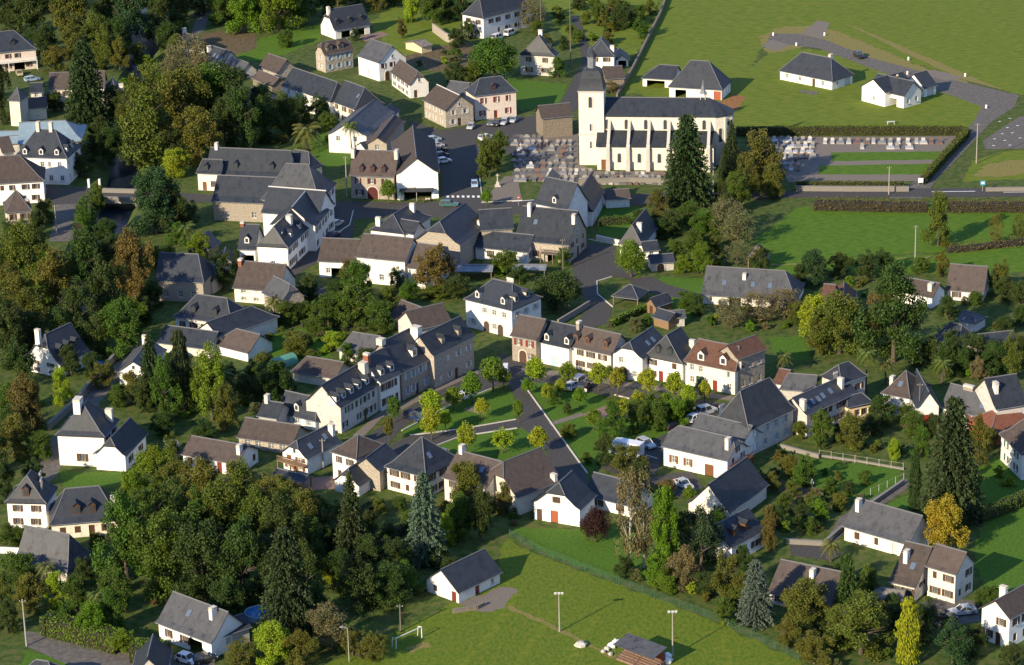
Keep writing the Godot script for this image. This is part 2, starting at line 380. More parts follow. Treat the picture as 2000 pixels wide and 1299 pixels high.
	building("stone_barn", "stone barn with brown tiled gable roof beside the back lane", "barn", [{"o": [-68.8, -216.09], "y": -0.936, "w": 9.87, "d": 7.14, "h": 2, "r": 3.21, "t": "x", "wall": "stone2", "rf": "brown_tile0", "win": "R1x1pl F1x1"}, {"o": [-69.65, -203.83], "y": -0.979, "w": 11.31, "d": 5.22, "h": 2, "r": 1.83, "t": "x", "wall": "dark_stone1", "rf": "brown_tile2"}])
	building("blue_shed", "low dark shed under the trees below the stone barn", "shed", [{"o": [-69.52, -179.65], "y": -0.634, "w": 6.09, "d": 6.84, "h": 3, "r": 1.97, "t": "x", "wall": "grey_plaster0", "rf": "slate1"}])
	building("long_house", "long white farmhouse with sweeping slate roof above the palm garden", "house", [{"o": [-59.9, -183.45], "y": -0.922, "w": 23.33, "d": 8.27, "h": 5.1, "r": 4.14, "t": "x", "wall": "white2", "rf": "slate0", "ir": 2.07, "win": "F5x2 dF.4br"}])
	building("cream_house", "cream house with slate roof joined to the long farmhouse", "house", [{"o": [-45.63, -166.54], "y": -0.952, "w": 11.31, "d": 9.33, "h": 4.92, "r": 4.67, "t": "x", "wall": "cream1", "rf": "slate2", "ir": 1.87, "win": "F3x2bn", "sk": [["F", 0.8, 0.6]]}])
	building("white_row_house", "white row house with stepped slate roof behind the stone house", "house", [{"o": [-34.75, -132.3], "y": 1.302, "w": 23.25, "d": 10.62, "h": 4.8, "r": 3.06, "t": "x", "wall": "white0", "rf": "pale_slate0", "win": "L2x2"}, {"o": [-33.37, -138.27], "y": 1.312, "w": 23.48, "d": 5, "h": 3.6, "r": 1.6, "t": "x", "wall": "cream2", "rf": "slate0"}])
	building("stone_row_house", "narrow stone row house with lichen-grey roof behind the white gabled shop", "house", [{"o": [-29.4, -124.89], "y": 1.388, "w": 21.09, "d": 5.39, "h": 4.8, "r": 1.56, "t": "x", "wall": "stone1", "rf": "brown_tile2", "win": "F2x1 L1x2"}, {"o": [-34.93, -125.96], "y": 0.609, "w": 6.32, "d": 5, "h": 3.2, "r": 1.2, "t": "x", "wall": "white0", "rf": "slate1", "win": "F2x1"}])
	building("shop", "white gabled shop with dark awning, display windows and slate roof at the crossroads", "shop", [{"o": [-26.54, -93.03], "y": 0.057, "w": 10.46, "d": 28.76, "h": 6.42, "r": 3.73, "t": "y", "wall": "white2", "rf": "brown_tile0", "win": "F3x1 oF.5:6.5x2.3 R5x2bn"}])
	building("red_shuttered_house", "grey stone house with oxblood shutters, three red dormers and arched red gate", "house", [{"o": [-37.55, -95.58], "y": -0.203, "w": 11.17, "d": 9.78, "h": 5.67, "r": 4.89, "t": "x", "wall": "stone1", "rf": "brown_tile2", "win": "aF.5oxblood:2.6x3 F3x2oxblood L2x2", "ch": [[0.03, 0.4, 0.8, 1.6, 0.3, "cream0"], [0.97, 0.4, 0.8, 1.6, 0.3, "cream0"]], "do": [["F", 0.26, 0.2, 1.05, 1.25, "oxblood"], ["F", 0.5, 0.2, 1.05, 1.25, "oxblood"], ["F", 0.74, 0.2, 1.05, 1.25, "oxblood"]]}])
	building("hillside_house", "stone-fronted house with white gable, dark slate roof and three dormers on the upper lawn", "house", [{"o": [-49.18, -252.76], "y": 0.558, "w": 12.16, "d": 9.55, "h": 2.76, "r": 5.3, "t": "x", "wall": "white0", "rf": "slate1", "il": 1.62, "fl": 0.62, "win": "F5x1bn oF.3:3x2.1 oF.7:3.5x2.1 L1x2", "ch": [[0.06, 0.5, 0.7, 1.1, 0.5, "white0"]], "do": [["F", 0.15, 0.3, 1.05, 1.25, "slate0"], ["F", 0.5, 0.3, 1.05, 1.25, "slate0"], ["F", 0.82, 0.3, 1.05, 1.25, "slate0"]]}])
	building("stone_house", "old stone house with arched dormers and pale blue shutters below the hillside house", "house", [{"o": [-49.89, -214.38], "y": 0.607, "w": 9.71, "d": 5.7, "h": 5.14, "r": 2.95, "t": "x", "wall": "stone2", "rf": "brown_tile0", "il": 0.97, "ir": 0.97, "fl": 0.62, "fr": 0.62, "win": "F3x2bl L1x2pl", "do": [["F", 0.22, 0.3, 1.8, 1.2, "dark_stone0"], ["F", 0.6, 0.3, 1.8, 1.2, "dark_stone0"]]}])
	building("white_gable_house", "tall white gabled house with grey slate roof on the upper lane", "house", [{"o": [-40.97, -212.34], "y": -0.947, "w": 10.95, "d": 9.63, "h": 5.33, "r": 3.98, "t": "x", "wall": "white1", "rf": "pale_slate0", "win": "R3x2bn GR F1x1 aR.3bn"}])
	building("brown_gable_house", "white house with brown tiled gable beside the tall white one", "house", [{"o": [-25.74, -184.8], "y": 0.362, "w": 5.95, "d": 15.9, "h": 3.82, "r": 3.18, "t": "y", "wall": "white0", "rf": "brown_tile1", "il": 1.01, "fl": 0.62, "win": "F1x1bn L4x2bn dF.3bn GF"}])
	building("gabled_stone_house", "grey stone gabled house with red-brown roof and white verge at the car park", "house", [{"o": [-15.7, -154.51], "y": 0.488, "w": 8.68, "d": 12.9, "h": 4.78, "r": 3.43, "t": "y", "wall": "stone2", "rf": "brown_tile0", "k": 0.05, "cap": "ridge_white", "win": "F2x2pl dF.5bn GF L3x2pl"}])
	building("inn", "pink inn with brown-red shutters and hipped roof facing the church car park", "inn", [{"o": [-8.32, -161.1], "y": 0.334, "w": 12.1, "d": 7.72, "h": 6.61, "r": 3.48, "t": "x", "wall": "pink1", "rf": "slate2", "il": 3.09, "ir": 3.09, "win": "F3x2rd dF.5rd L2x2", "do": [["F", 0.5, 0.3, 1.05, 1.25, "oxblood"]]}])
	building("tall_white_house", "tall white house with hipped slate roof and parked vans at the top lane", "house", [{"o": [-5.91, -248.95], "y": 0.792, "w": 20.57, "d": 9.22, "h": 6.16, "r": 5, "t": "x", "wall": "white0", "rf": "slate1", "il": 3.23, "ir": 3.23, "win": "F5x2bn L2x2bn", "ch": [[0.9, 0.5, 0.7, 1.1, 0.6, "white0"]]}])
	building("grey_outhouse", "pair of low grey-roofed outhouses behind the gabled stone house", "outhouse", [{"o": [-16.47, -177.14], "y": -0.534, "w": 6.17, "d": 7.05, "h": 3.5, "r": 2.47, "t": "x", "wall": "stone2", "rf": "pale_slate0"}, {"o": [-11.17, -176.29], "y": 0.48, "w": 3.8, "d": 4.58, "h": 4, "r": 1.32, "t": "x", "wall": "grey_plaster1", "rf": "brown_tile2"}])
	building("lit_shed", "small yellow block shed in the terraced garden", "shed", [{"o": [-23.61, -233.48], "y": 0.676, "w": 4.23, "d": 8.2, "h": 2, "r": 0.87, "t": "x", "wall": "yellow0", "rf": "lauze"}])
	building("pebbledash_house", "grey-white house with hipped slate roof and dormer above the church lane", "house", [{"o": [3.83, -207.33], "y": -0.325, "w": 10.45, "d": 3.87, "h": 5.76, "r": 5.05, "t": "y", "wall": "grey_plaster2", "rf": "slate0", "il": 1.88, "win": "F2x2bn R3x1", "ch": [[0.95, 0.5, 0.7, 1.1, 0.9, "white0"]], "do": [["F", 0.55, 0.3, 1.05, 1.25, "slate0"]]}])
	building("lane_house", "white two-storey house with steep slate roof and lean-to wing by the church lane", "house", [{"o": [22.52, -207.56], "y": -0.106, "w": 7.75, "d": 9, "h": 4.63, "r": 4.01, "t": "y", "wall": "white1", "rf": "slate2", "il": 2.71, "ir": 2.71, "win": "F2x2bn", "ch": [[0.3, 0.12, 0.7, 1.1, 0.9, "white0"]]}, {"o": [30.45, -212.5], "y": 0.033, "w": 4.12, "d": 8, "h": 2, "r": 1.44, "t": "y", "wall": "white0", "rf": "slate1", "win": "oF.5:2.2x1.8"}])
	building("stone_shed", "low stone shed with brown roof below the lane house", "shed", [{"o": [26.98, -190.1], "y": 0.195, "w": 5.53, "d": 7.73, "h": 2.56, "r": 2.42, "t": "x", "wall": "dark_stone1", "rf": "brown_tile0"}])
	building("pyramid_roof_house", "new white bungalow with tall pyramid slate roof and orange-red panels", "bungalow", [{"o": [42.99, -179.49], "y": -0.342, "w": 14.99, "d": 10, "h": 2.93, "r": 6.25, "t": "x", "wall": "white1", "rf": "slate2", "il": 5, "ir": 5, "k": 0.05, "win": "oF.22orange:3x2.2 gF.12orange:2.4x2.2 dF.92orange:2x2.4 R3x1 F5x1"}, {"o": [36.55, -191.32], "y": -0.333, "w": 9.43, "d": 8.16, "h": 2.41, "r": 2.86, "t": "x", "wall": "white0", "rf": "slate1", "il": 4.08, "k": 0.05, "win": "oF.42:5x1.8"}])
	building("chapel_shed", "brown stone outbuilding with grey roof beside the church tower", "outbuilding", [{"o": [8.9, -142.62], "y": 0.251, "w": 8.47, "d": 7.1, "h": 5.24, "r": 2.48, "t": "x", "wall": "dark_stone1", "rf": "brown_tile0"}])
	building("white_bungalow", "new white bungalow with plain hipped dark roof and terrace slab", "bungalow", [{"o": [73.93, -194.93], "y": -0.784, "w": 18.48, "d": 9.53, "h": 2.53, "r": 4.78, "t": "x", "wall": "white1", "rf": "slate2", "il": 4.29, "ir": 4.29, "k": 0.05, "win": "F4x1 dF.65bk R2x1 gR.75pl", "ch": [[0.72, 0.6, 0.7, 1.1, 0.4, "white0"]]}])
	building("cross_gabled_bungalow", "new white bungalow with three cross gables and dark tile roof", "bungalow", [{"o": [94.95, -170.81], "y": -0.835, "w": 12.25, "d": 7.66, "h": 3.43, "r": 3.21, "t": "x", "wall": "white0", "rf": "slate1", "k": 0.05, "win": "R2x1 oF.7bk:2.2x2.1 ", "ch": [[0.55, 0.5, 0.4, 0.4, 0.5, "bk"]]}, {"o": [92.95, -171], "y": -0.919, "w": 9.19, "d": 11, "h": 3.98, "r": 2.76, "t": "y", "wall": "white2", "rf": "slate0", "k": 0.05, "win": "F1x1"}, {"o": [110.1, -172.21], "y": 0.683, "w": 5.17, "d": 8.1, "h": 2.51, "r": 3.16, "t": "x", "wall": "white1", "rf": "slate2", "k": 0.05, "win": "gF.5pl"}])
	building("tithe_house", "long cream house with slate roof and small dormers beside the bridge road", "house", [{"o": [-72.7, -106.71], "y": -0.236, "w": 20.57, "d": 9.9, "h": 3.8, "r": 5.13, "t": "x", "wall": "cream0", "rf": "slate1", "win": "F6x1bn", "ch": [[0.08, 0.5, 0.7, 1.1, 0.9, "white0"]], "do": [["F", 0.36, 0.3, 1.05, 1.25, "slate1"], ["F", 0.8, 0.3, 1.05, 1.25, "slate1"]]}, {"o": [-74.75, -105.49], "y": -0.229, "w": 6.18, "d": 5.33, "h": 4.35, "r": 2.76, "t": "x", "wall": "cream2", "rf": "slate0", "il": 1.07, "win": "F2x1bn dF.3br", "do": [["F", 0.4, 0.25, 1.05, 1.25, "slate1"]]}])
	building("corner_barn", "slate-roofed barn with pointed hip behind the street corner", "barn", [{"o": [-54.43, -109.68], "y": -0.613, "w": 8.82, "d": 5.22, "h": 4.5, "r": 3.66, "t": "x", "wall": "cream1", "rf": "slate2", "il": 2.35, "ir": 2.35}])
	building("grey_barn", "long grey stone barn with sweeping slate roof above the garden palms", "barn", [{"o": [-68.72, -81.07], "y": -0.224, "w": 14.57, "d": 11.07, "h": 4.7, "r": 4.64, "t": "x", "wall": "stone0", "rf": "slate1", "k": 0.3, "win": "F2x1"}, {"o": [-57.09, -78.75], "y": -0.206, "w": 14.21, "d": 14.82, "h": 5.5, "r": 6.61, "t": "x", "wall": "white2", "rf": "pale_slate0", "il": 4.45, "ir": 4.45, "win": "R4x2bn"}])
	building("street_house", "white street house with twin slate gables and white-edged ridges", "house", [{"o": [-56.09, -67.18], "y": -0.332, "w": 14.12, "d": 10.27, "h": 6, "r": 4.62, "t": "x", "wall": "white1", "rf": "slate2", "cap": "ridge_white", "win": "R4x2bn"}, {"o": [-53.42, -57.83], "y": -0.19, "w": 10.7, "d": 12.6, "h": 6, "r": 4.23, "t": "y", "wall": "white0", "rf": "slate1", "cap": "ridge_white", "win": "R4x2bn"}])
	building("ivy_house", "white street house with ivy, brick chimney and steep slate roof with dormers", "house", [{"o": [-55.47, -44.27], "y": -0.25, "w": 7.54, "d": 15.38, "h": 5.53, "r": 4.01, "t": "y", "wall": "white2", "rf": "slate0", "il": 1.89, "win": "F1x1 R6x2bn dR.4bn", "ch": [[0.6, 0.35, 1.5, 1.1, 0.9, "white0"], [0.12, 0.25, 1, 1, 0.3, "cream0"]], "do": [["F", 0.35, 0.25, 1.05, 1.25, "white0"], ["F", 0.75, 0.25, 1.05, 1.25, "white0"]]}, {"o": [-59.92, -48.17], "y": -0.167, "w": 4.28, "d": 9, "h": 3.6, "r": 4.35, "t": "x", "wall": "white1", "rf": "slate2", "win": "oF.5:3x2.2", "ch": [[0.08, 0.5, 0.8, 1.1, 0.3, "brick_red"]], "do": [["F", 0.45, 0.3, 1.05, 1.25, "white0"]]}])
	building("ivy_shed", "ivy-clad shed with grey hipped roof in the garden below the barn", "shed", [{"o": [-71.87, -53.93], "y": -0.282, "w": 5.48, "d": 7.03, "h": 2.03, "r": 2.47, "t": "y", "wall": "dark_stone1", "rf": "pale_slate0", "il": 1.37}])
	building("small_gable_shed", "small white gabled shed with dark square window beside a cypress", "shed", [{"o": [-64.38, -40.26], "y": -0.004, "w": 4.45, "d": 6, "h": 3.17, "r": 1.69, "t": "y", "wall": "grey_plaster2", "rf": "slate0", "win": "GF"}])
	building("riverside_barn", "dark slate-roofed barn under the trees by the stream", "barn", [{"o": [-75.57, -25.38], "y": -0.201, "w": 11.07, "d": 10.11, "h": 4.58, "r": 4.55, "t": "x", "wall": "stone1", "rf": "slate2", "ir": 2.53, "win": "F3x1"}, {"o": [-68.6, -30.45], "y": -0.389, "w": 5.54, "d": 6, "h": 3, "r": 2.5, "t": "x", "wall": "grey_plaster0", "rf": "pale_slate0"}])
	building("brick_chimney_house", "cream house with grey slate roof and brick chimney stacks above the nursery lane", "house", [{"o": [-58.89, -23.41], "y": -0.327, "w": 10.77, "d": 9.83, "h": 3.19, "r": 4.43, "t": "x", "wall": "cream2", "rf": "brown_tile0", "win": "F3x2pl", "ch": [[0.03, 0.45, 0.8, 1.1, 0.3, "brick_red"], [0.97, 0.5, 0.7, 1, 0.2, "brick_red"]]}])
	building("arched_barn", "stone barn with lichened roof and arched mouth beside the cream house", "barn", [{"o": [-47.69, -11.09], "y": 0.597, "w": 6.15, "d": 8, "h": 4, "r": 2.97, "t": "y", "wall": "stone1", "rf": "pale_slate0", "il": 1.04, "fl": 0.62, "win": "aF.5bk:2.4x2.8"}])
	building("school_house", "white house with steep dark slate roof, brown-shuttered windows and two small dormers", "house", [{"o": [-69.54, -6.78], "y": -0.44, "w": 13.95, "d": 8.57, "h": 3, "r": 3.86, "t": "x", "wall": "white0", "rf": "slate1", "il": 3.43, "ir": 3.43, "win": "F5x1bn L2x1", "do": [["F", 0.3, 0.3, 1.05, 1.25, "slate1"], ["F", 0.66, 0.3, 1.05, 1.25, "slate1"]]}, {"o": [-58.47, 8.01], "y": 0.825, "w": 16.27, "d": 7.78, "h": 3.4, "r": 2.43, "t": "x", "wall": "cream2", "rf": "slate0", "ir": 3.89}, {"o": [-60.88, 7.3], "y": -0.641, "w": 10.39, "d": 8, "h": 2, "r": 2.7, "t": "x", "wall": "white1", "rf": "brown_tile2", "il": 4}, {"o": [-71.64, 5.89], "y": -0.416, "w": 12.36, "d": 7.76, "h": 2, "r": 2.42, "t": "x", "wall": "cream0", "rf": "slate1"}])
	building("lean_to_barn", "white gabled barn with tall grey roof beside the walled lane", "barn", [{"o": [-77.05, 24.88], "y": -0.159, "w": 6.58, "d": 12.65, "h": 3.3, "r": 2.05, "t": "y", "wall": "white2", "rf": "pale_slate0", "win": "GF", "ch": [[0.9, 0.6, 0.7, 1.1, 0.9, "white0"]]}])
	building("navy_dormer_house", "white house with steep blue-slate roof and three dormers in the riverside trees", "house", [{"o": [-96.64, 14.85], "y": -0.572, "w": 9.23, "d": 9.17, "h": 2.91, "r": 5.14, "t": "y", "wall": "white1", "rf": "slate2", "il": 1.57, "fl": 0.62, "win": "F2x2bn", "ch": [[0.05, 0.6, 0.7, 1.1, 0.9, "white0"]], "do": [["F", 0.28, 0.35, 1.05, 1.25, "slate1"], ["F", 0.52, 0.35, 1.05, 1.25, "slate1"], ["F", 0.76, 0.35, 1.05, 1.25, "slate1"]]}])
	building("white_farmhouse", "big white farmhouse with hipped slate roof and broad white chimneys beside the lane", "farmhouse", [{"o": [-82.99, 64.31], "y": -0.173, "w": 9.41, "d": 8.71, "h": 5.99, "r": 4.87, "t": "y", "wall": "white0", "rf": "slate1", "il": 3.3, "ir": 3.3, "win": "F1x1bn R2x2bn", "ch": [[0.36, 0.6, 2, 1.3, 0.9, "white0"], [0.75, 0.12, 0.9, 1.2, 1.2, "cream0"]]}, {"o": [-75.97, 66.82], "y": -0.241, "w": 6.31, "d": 11.14, "h": 3.19, "r": 2.9, "t": "y", "wall": "white2", "rf": "slate0", "il": 1.07, "fl": 0.62, "win": "R2x1bn"}])
	building("red_shutter_bungalow", "long white bungalow with brown roof and dark red shutters behind the hedge", "bungalow", [{"o": [-60.36, 66.3], "y": -0.473, "w": 12.04, "d": 7.88, "h": 2.48, "r": 2.1, "t": "x", "wall": "white1", "rf": "brown_tile2", "k": 0.05, "win": "F4x1rd! dF.68rd R3x1bn", "ch": [[0.93, 0.3, 0.7, 1.1, 0.7, "white0"]]}, {"o": [-62.44, 65.27], "y": 0.275, "w": 2.15, "d": 7, "h": 2.11, "r": 1, "t": "x", "wall": "white0", "rf": "zinc", "win": "gF.5rd:2x1.8"}])
	building("two_roofed_manor", "white manor with pointed slate roofs, cream wing and brown-shuttered dormers", "manor", [{"o": [-87.64, 91.89], "y": -0.123, "w": 7.47, "d": 7.09, "h": 4.88, "r": 4.15, "t": "y", "wall": "white2", "rf": "slate0", "il": 2.24, "ir": 2.24, "win": "F2x2bn", "ch": [[0.7, 0.3, 1.2, 1, 0.6, "white0"], [0.4, 0.2, 1.2, 1, 1.2, "white0"]], "do": [["L", 0.5, 0.3, 1.1, 1.5, "bn"]]}, {"o": [-79.27, 97.34], "y": 0.152, "w": 11.89, "d": 8.83, "h": 2.86, "r": 4.57, "t": "x", "wall": "cream1", "rf": "slate2", "il": 3.09, "ir": 3.09, "win": "F4x1bn dF.6bn", "ch": [[0.92, 0.4, 0.7, 1.1, 0.9, "white0"]], "do": [["F", 0.4, 0.3, 1.2, 1.5, "bn"], ["F", 0.62, 0.3, 1.2, 1.5, "bn"]]}])
	building("barn_house", "cream house with large bell-cast slate roof and dark side porch", "house", [{"o": [-83.21, 111.13], "y": -0.476, "w": 10.9, "d": 8.15, "h": 2.6, "r": 4.79, "t": "x", "wall": "cream0", "rf": "pale_slate0", "ir": 2.04, "k": 0.4, "win": "F2x1 R3x1bn"}])
	building("hedge_house", "white house with brown-grey tile roof, skylight and low annex behind the laurel hedge", "house", [{"o": [-56.89, 135.81], "y": -0.702, "w": 12.42, "d": 8.21, "h": 2.89, "r": 3.69, "t": "x", "wall": "white2", "rf": "pale_slate0", "win": "F3x1bn oF.7:3x2.2 R1x1", "ch": [[0.8, 0.38, 0.7, 1.1, 0.2, "white0"]], "sk": [["F", 0.42, 0.6]]}, {"o": [-46.95, 142.11], "y": 0.635, "w": 6.66, "d": 4.75, "h": 2.8, "r": 1.37, "t": "x", "wall": "grey_plaster1", "rf": "slate2"}])
	building("creamery", "white building with brown tiled roofs in two steps and a tall blank wall", "building", [{"o": [-33.4, -34.1], "y": -0.375, "w": 11.94, "d": 10, "h": 5.89, "r": 3.63, "t": "x", "wall": "white0", "rf": "brown_tile1", "win": "F1x1"}, {"o": [-41.76, -38.11], "y": -0.204, "w": 8.56, "d": 10.05, "h": 3.73, "r": 3.65, "t": "x", "wall": "white2", "rf": "brown_tile0", "win": "F2x1 oF.5:2.6x2.2"}, {"o": [-22.35, -30.09], "y": -0.474, "w": 5.34, "d": 10.67, "h": 4.5, "r": 3.87, "t": "x", "wall": "white1", "rf": "brown_tile2"}])
	building("road_corner_house", "low white house with dark blue-slate roof at the road bend", "house", [{"o": [-31.32, -57.02], "y": -0.438, "w": 8.93, "d": 13.87, "h": 4.5, "r": 2.98, "t": "y", "wall": "white0", "rf": "slate1", "il": 3.57, "ir": 3.57, "win": "F3x1bn", "ch": [[0.1, 0.8, 0.7, 1.1, 0.9, "white0"], [0.75, 0.35, 0.7, 1.1, 0.9, "white0"]]}, {"o": [-25.33, -55.26], "y": -0.553, "w": 4.89, "d": 5, "h": 4.5, "r": 2.2, "t": "x", "wall": "white2", "rf": "slate0", "win": "F1x1bn"}])
	building("stone_gable_barn", "stone gabled barn with half-hipped end and vast dark slate slope", "barn", [{"o": [-21.23, -45.26], "y": -0.396, "w": 11.51, "d": 16.3, "h": 5.6, "r": 4.25, "t": "y", "wall": "stone1", "rf": "slate2", "il": 1.96, "fl": 0.62, "win": "F2x1", "ch": [[0.8, 0.08, 0.7, 1.1, 0.3, "white0"]]}])
	building("white_annex_house", "white house with grey slate roof and shaded gable behind the carport", "house", [{"o": [-8.01, -47.87], "y": -0.385, "w": 12.87, "d": 8.11, "h": 2.83, "r": 2.67, "t": "x", "wall": "white0", "rf": "slate1", "win": "F2x1bn R2x1bn"}])
	building("carport", "open carport with grey metal roof below the stone barn", "carport", [{"o": [-11.97, -33.63], "y": -0.081, "w": 8.17, "d": 5, "h": 2.09, "r": 0.5, "t": "x", "wall": "old_wood", "rf": "zinc", "k": 0.5, "open": true}, {"o": [0.36, -34.26], "y": -0.129, "w": 7.31, "d": 4, "h": 2, "r": 0.4, "t": "x", "wall": "old_wood", "rf": "zinc", "k": 0.5, "open": true}])
	building("dark_roofed_annex", "slate-roofed annex wedged between the stone barn and the balcony house", "annex", [{"o": [-6.39, -49.72], "y": 0.112, "w": 7.49, "d": 7.79, "h": 6, "r": 3.51, "t": "x", "wall": "stone0", "rf": "slate1"}])
	building("balcony_house", "large stone house with steep slate roof, timber balcony and white chimneys at the bend", "house", [{"o": [0.87, -47.19], "y": -0.37, "w": 12.98, "d": 12.39, "h": 4.4, "r": 5.96, "t": "x", "wall": "stone2", "rf": "slate0", "win": "F4x1bn R3x2bn aR.5bk GR oF.7:2.4x2.1", "ch": [[0.16, 0.4, 0.7, 1.1, 0.9, "white0"], [0.97, 0.35, 0.7, 1.1, 0.9, "white0"]], "ba": [["F", 0.5, 0.95, 2.3, "old_wood"]], "sk": [["F", 0.3, 0.6]]}])
	building("mill_house", "white mill house with twin steep slate gables beside the churchyard", "mill", [{"o": [5.74, -67.13], "y": -0.663, "w": 9.19, "d": 8.67, "h": 6.5, "r": 5.17, "t": "x", "wall": "white1", "rf": "slate2", "do": [["F", 0.55, 0.2, 1.05, 1.25, "white0"]]}, {"o": [12.83, -70.17], "y": -0.206, "w": 6.49, "d": 16.18, "h": 3.66, "r": 4.16, "t": "y", "wall": "white0", "rf": "slate1", "il": 1.46, "win": "R3x1", "do": [["L", 0.5, 0.3, 0.8, 1, "white1"]]}, {"o": [10.21, -74.98], "y": 0.262, "w": 4.64, "d": 8, "h": 7, "r": 2.97, "t": "y", "wall": "white2", "rf": "slate0", "il": 1.16}])
	building("white_shed", "low white corrugated shed beside the mill lawn", "shed", [{"o": [22.27, -82.18], "y": 0.105, "w": 6.24, "d": 7.27, "h": 2.24, "r": 1.18, "t": "x", "wall": "white1", "rf": "brown_tile2"}])
	building("garden_cottage", "small white cottage with pointed slate roof behind the round tree", "cottage", [{"o": [23.76, -47.72], "y": -0.304, "w": 5.71, "d": 13.76, "h": 2.8, "r": 4, "t": "y", "wall": "white0", "rf": "slate1", "il": 1.43, "win": "F2x1", "ch": [[0.25, 0.3, 0.7, 1.1, 0.9, "white0"]]}, {"o": [29.21, -44.12], "y": 0.2, "w": 3.82, "d": 5, "h": 2.01, "r": 1.4, "t": "x", "wall": "white2", "rf": "slate0", "win": "F1x1"}, {"o": [30.29, -35.61], "y": 0.17, "w": 5.55, "d": 4.5, "h": 2, "r": 1.2, "t": "x", "wall": "grey_plaster1", "rf": "slate2", "win": "aF.4bk:1.6x2"}])
	building("gazebo", "open timber gazebo with six-metre hipped roof beside the curving road", "gazebo", [{"o": [20.91, -15.23], "y": -0.455, "w": 6.14, "d": 6.02, "h": 2, "r": 1.88, "t": "x", "wall": "wood", "rf": "slate1", "il": 2.71, "ir": 2.71, "k": 0.05, "open": true}])
	building("timber_shed", "timber shed with slate roof beside the gazebo path", "shed", [{"o": [27.47, -10.21], "y": -0.874, "w": 3.55, "d": 5, "h": 2, "r": 1.51, "t": "y", "wall": "wood", "rf": "slate0", "win": "dF.5bn"}])
	building("hedge_shed", "small brown shed with slate roof behind the clipped hedge", "shed", [{"o": [28.48, -1.95], "y": -0.786, "w": 4.73, "d": 4.25, "h": 2, "r": 1.23, "t": "x", "wall": "wood", "rf": "slate2"}])
	building("grey_hut", "grey boarded hut beside the small brown shed", "hut", [{"o": [32.14, -0.42], "y": 0.101, "w": 3.48, "d": 4.57, "h": 2, "r": 0.83, "t": "x", "wall": "grey_plaster0", "rf": "pale_slate0", "win": "F1x1"}])
	building("thatched_hut", "round-looking thatched garden hut on the meadow edge", "hut", [{"o": [51.07, -37.03], "y": -0.239, "w": 4.45, "d": 5, "h": 2, "r": 2.65, "t": "y", "wall": "wood", "rf": "thatch", "il": 2.11, "ir": 2.11, "k": 0.05, "open": true}])
	building("notary_house", "large white house with bell-cast slate roof, white dormers and tall chimney above the green", "house", [{"o": [-9.77, -4.24], "y": -0.683, "w": 12.74, "d": 10.19, "h": 6.04, "r": 3.64, "t": "x", "wall": "white1", "rf": "slate2", "il": 3.82, "ir": 3.82, "win": "F4x2pl R3x2pl aF.45bk:1.4x2.3 aF.75bk:1.4x2.3", "ch": [[0.62, 0.55, 1.8, 1, 0.5, "white0"]], "do": [["F", 0.22, 0.22, 1.05, 1.25, "white0"], ["F", 0.75, 0.2, 1.05, 1.25, "white0"], ["R", 0.3, 0.3, 1.05, 1.25, "limestone"], ["R", 0.65, 0.3, 1.05, 1.25, "limestone"]]}])
	building("back_house", "white house with brown-grey hipped roof behind the street row", "house", [{"o": [-25.45, -5.83], "y": -0.862, "w": 9.15, "d": 7.33, "h": 2, "r": 2.86, "t": "x", "wall": "white0", "rf": "brown_tile1", "ir": 2.2, "win": "F1x1"}, {"o": [-19.15, 10.93], "y": 0.552, "w": 8.68, "d": 8, "h": 5, "r": 2.8, "t": "x", "wall": "grey_plaster2", "rf": "brown_tile0"}])
	building("yard_house", "cream stone house with pale slate roof behind the street row", "house", [{"o": [-34.87, 13.24], "y": -0.475, "w": 8.18, "d": 7.02, "h": 2.05, "r": 2.94, "t": "x", "wall": "cream1", "rf": "pale_slate0", "il": 1.75, "win": "F3x1pl dF.5pl"}])
	building("store_house", "low cream storehouse with grey-brown roof in the back yard", "storehouse", [{"o": [-43.36, 24.53], "y": -0.492, "w": 10.25, "d": 7.03, "h": 2.12, "r": 2.2, "t": "x", "wall": "cream0", "rf": "brown_tile1", "il": 1.76}])
	building("pale_street_house", "pale grey street house with six dormers and a flower-covered corner", "house", [{"o": [-31.92, 52.87], "y": 1.032, "w": 13.19, "d": 8.41, "h": 5.3, "r": 3.79, "t": "x", "wall": "grey_plaster2", "rf": "slate0", "win": "F6x2gn dF.65br L2x1", "ch": [[0.93, 0.35, 1.4, 1.4, 1, "cream0"]], "do": [["F", 0.06, 0.28, 1.05, 1.25, "white0"], ["F", 0.22, 0.28, 1.05, 1.25, "white0"], ["F", 0.42, 0.28, 1.05, 1.25, "white0"], ["F", 0.62, 0.28, 1.05, 1.25, "white0"], ["F", 0.82, 0.28, 1.05, 1.25, "white0"]]}])
	building("white_street_house", "narrow white street house with two dormers between grey neighbours", "house", [{"o": [-25, 42.2], "y": 0.893, "w": 6.23, "d": 8.31, "h": 5.95, "r": 4.3, "t": "x", "wall": "white1", "rf": "slate2", "win": "F3x2bn", "ch": [[0.03, 0.4, 0.8, 1.2, 0.6, "brick_red"]], "do": [["F", 0.3, 0.25, 1.05, 1.25, "white0"], ["F", 0.75, 0.25, 1.05, 1.25, "white0"]]}])
	building("blue_shuttered_house", "rubble-stone street house with pale blue shutters and large dormer", "house", [{"o": [-21.11, 36.99], "y": 0.938, "w": 9.79, "d": 10.1, "h": 5.82, "r": 5.23, "t": "x", "wall": "stone0", "rf": "slate1", "win": "F4x2bl dF.5bk", "ch": [[0.95, 0.35, 1.4, 1.8, 1.6, "white0"], [0.03, 0.5, 1.2, 1.4, 0.4, "cream0"]], "do": [["F", 0.62, 0.3, 1.4, 1.5, "white1"]]}])
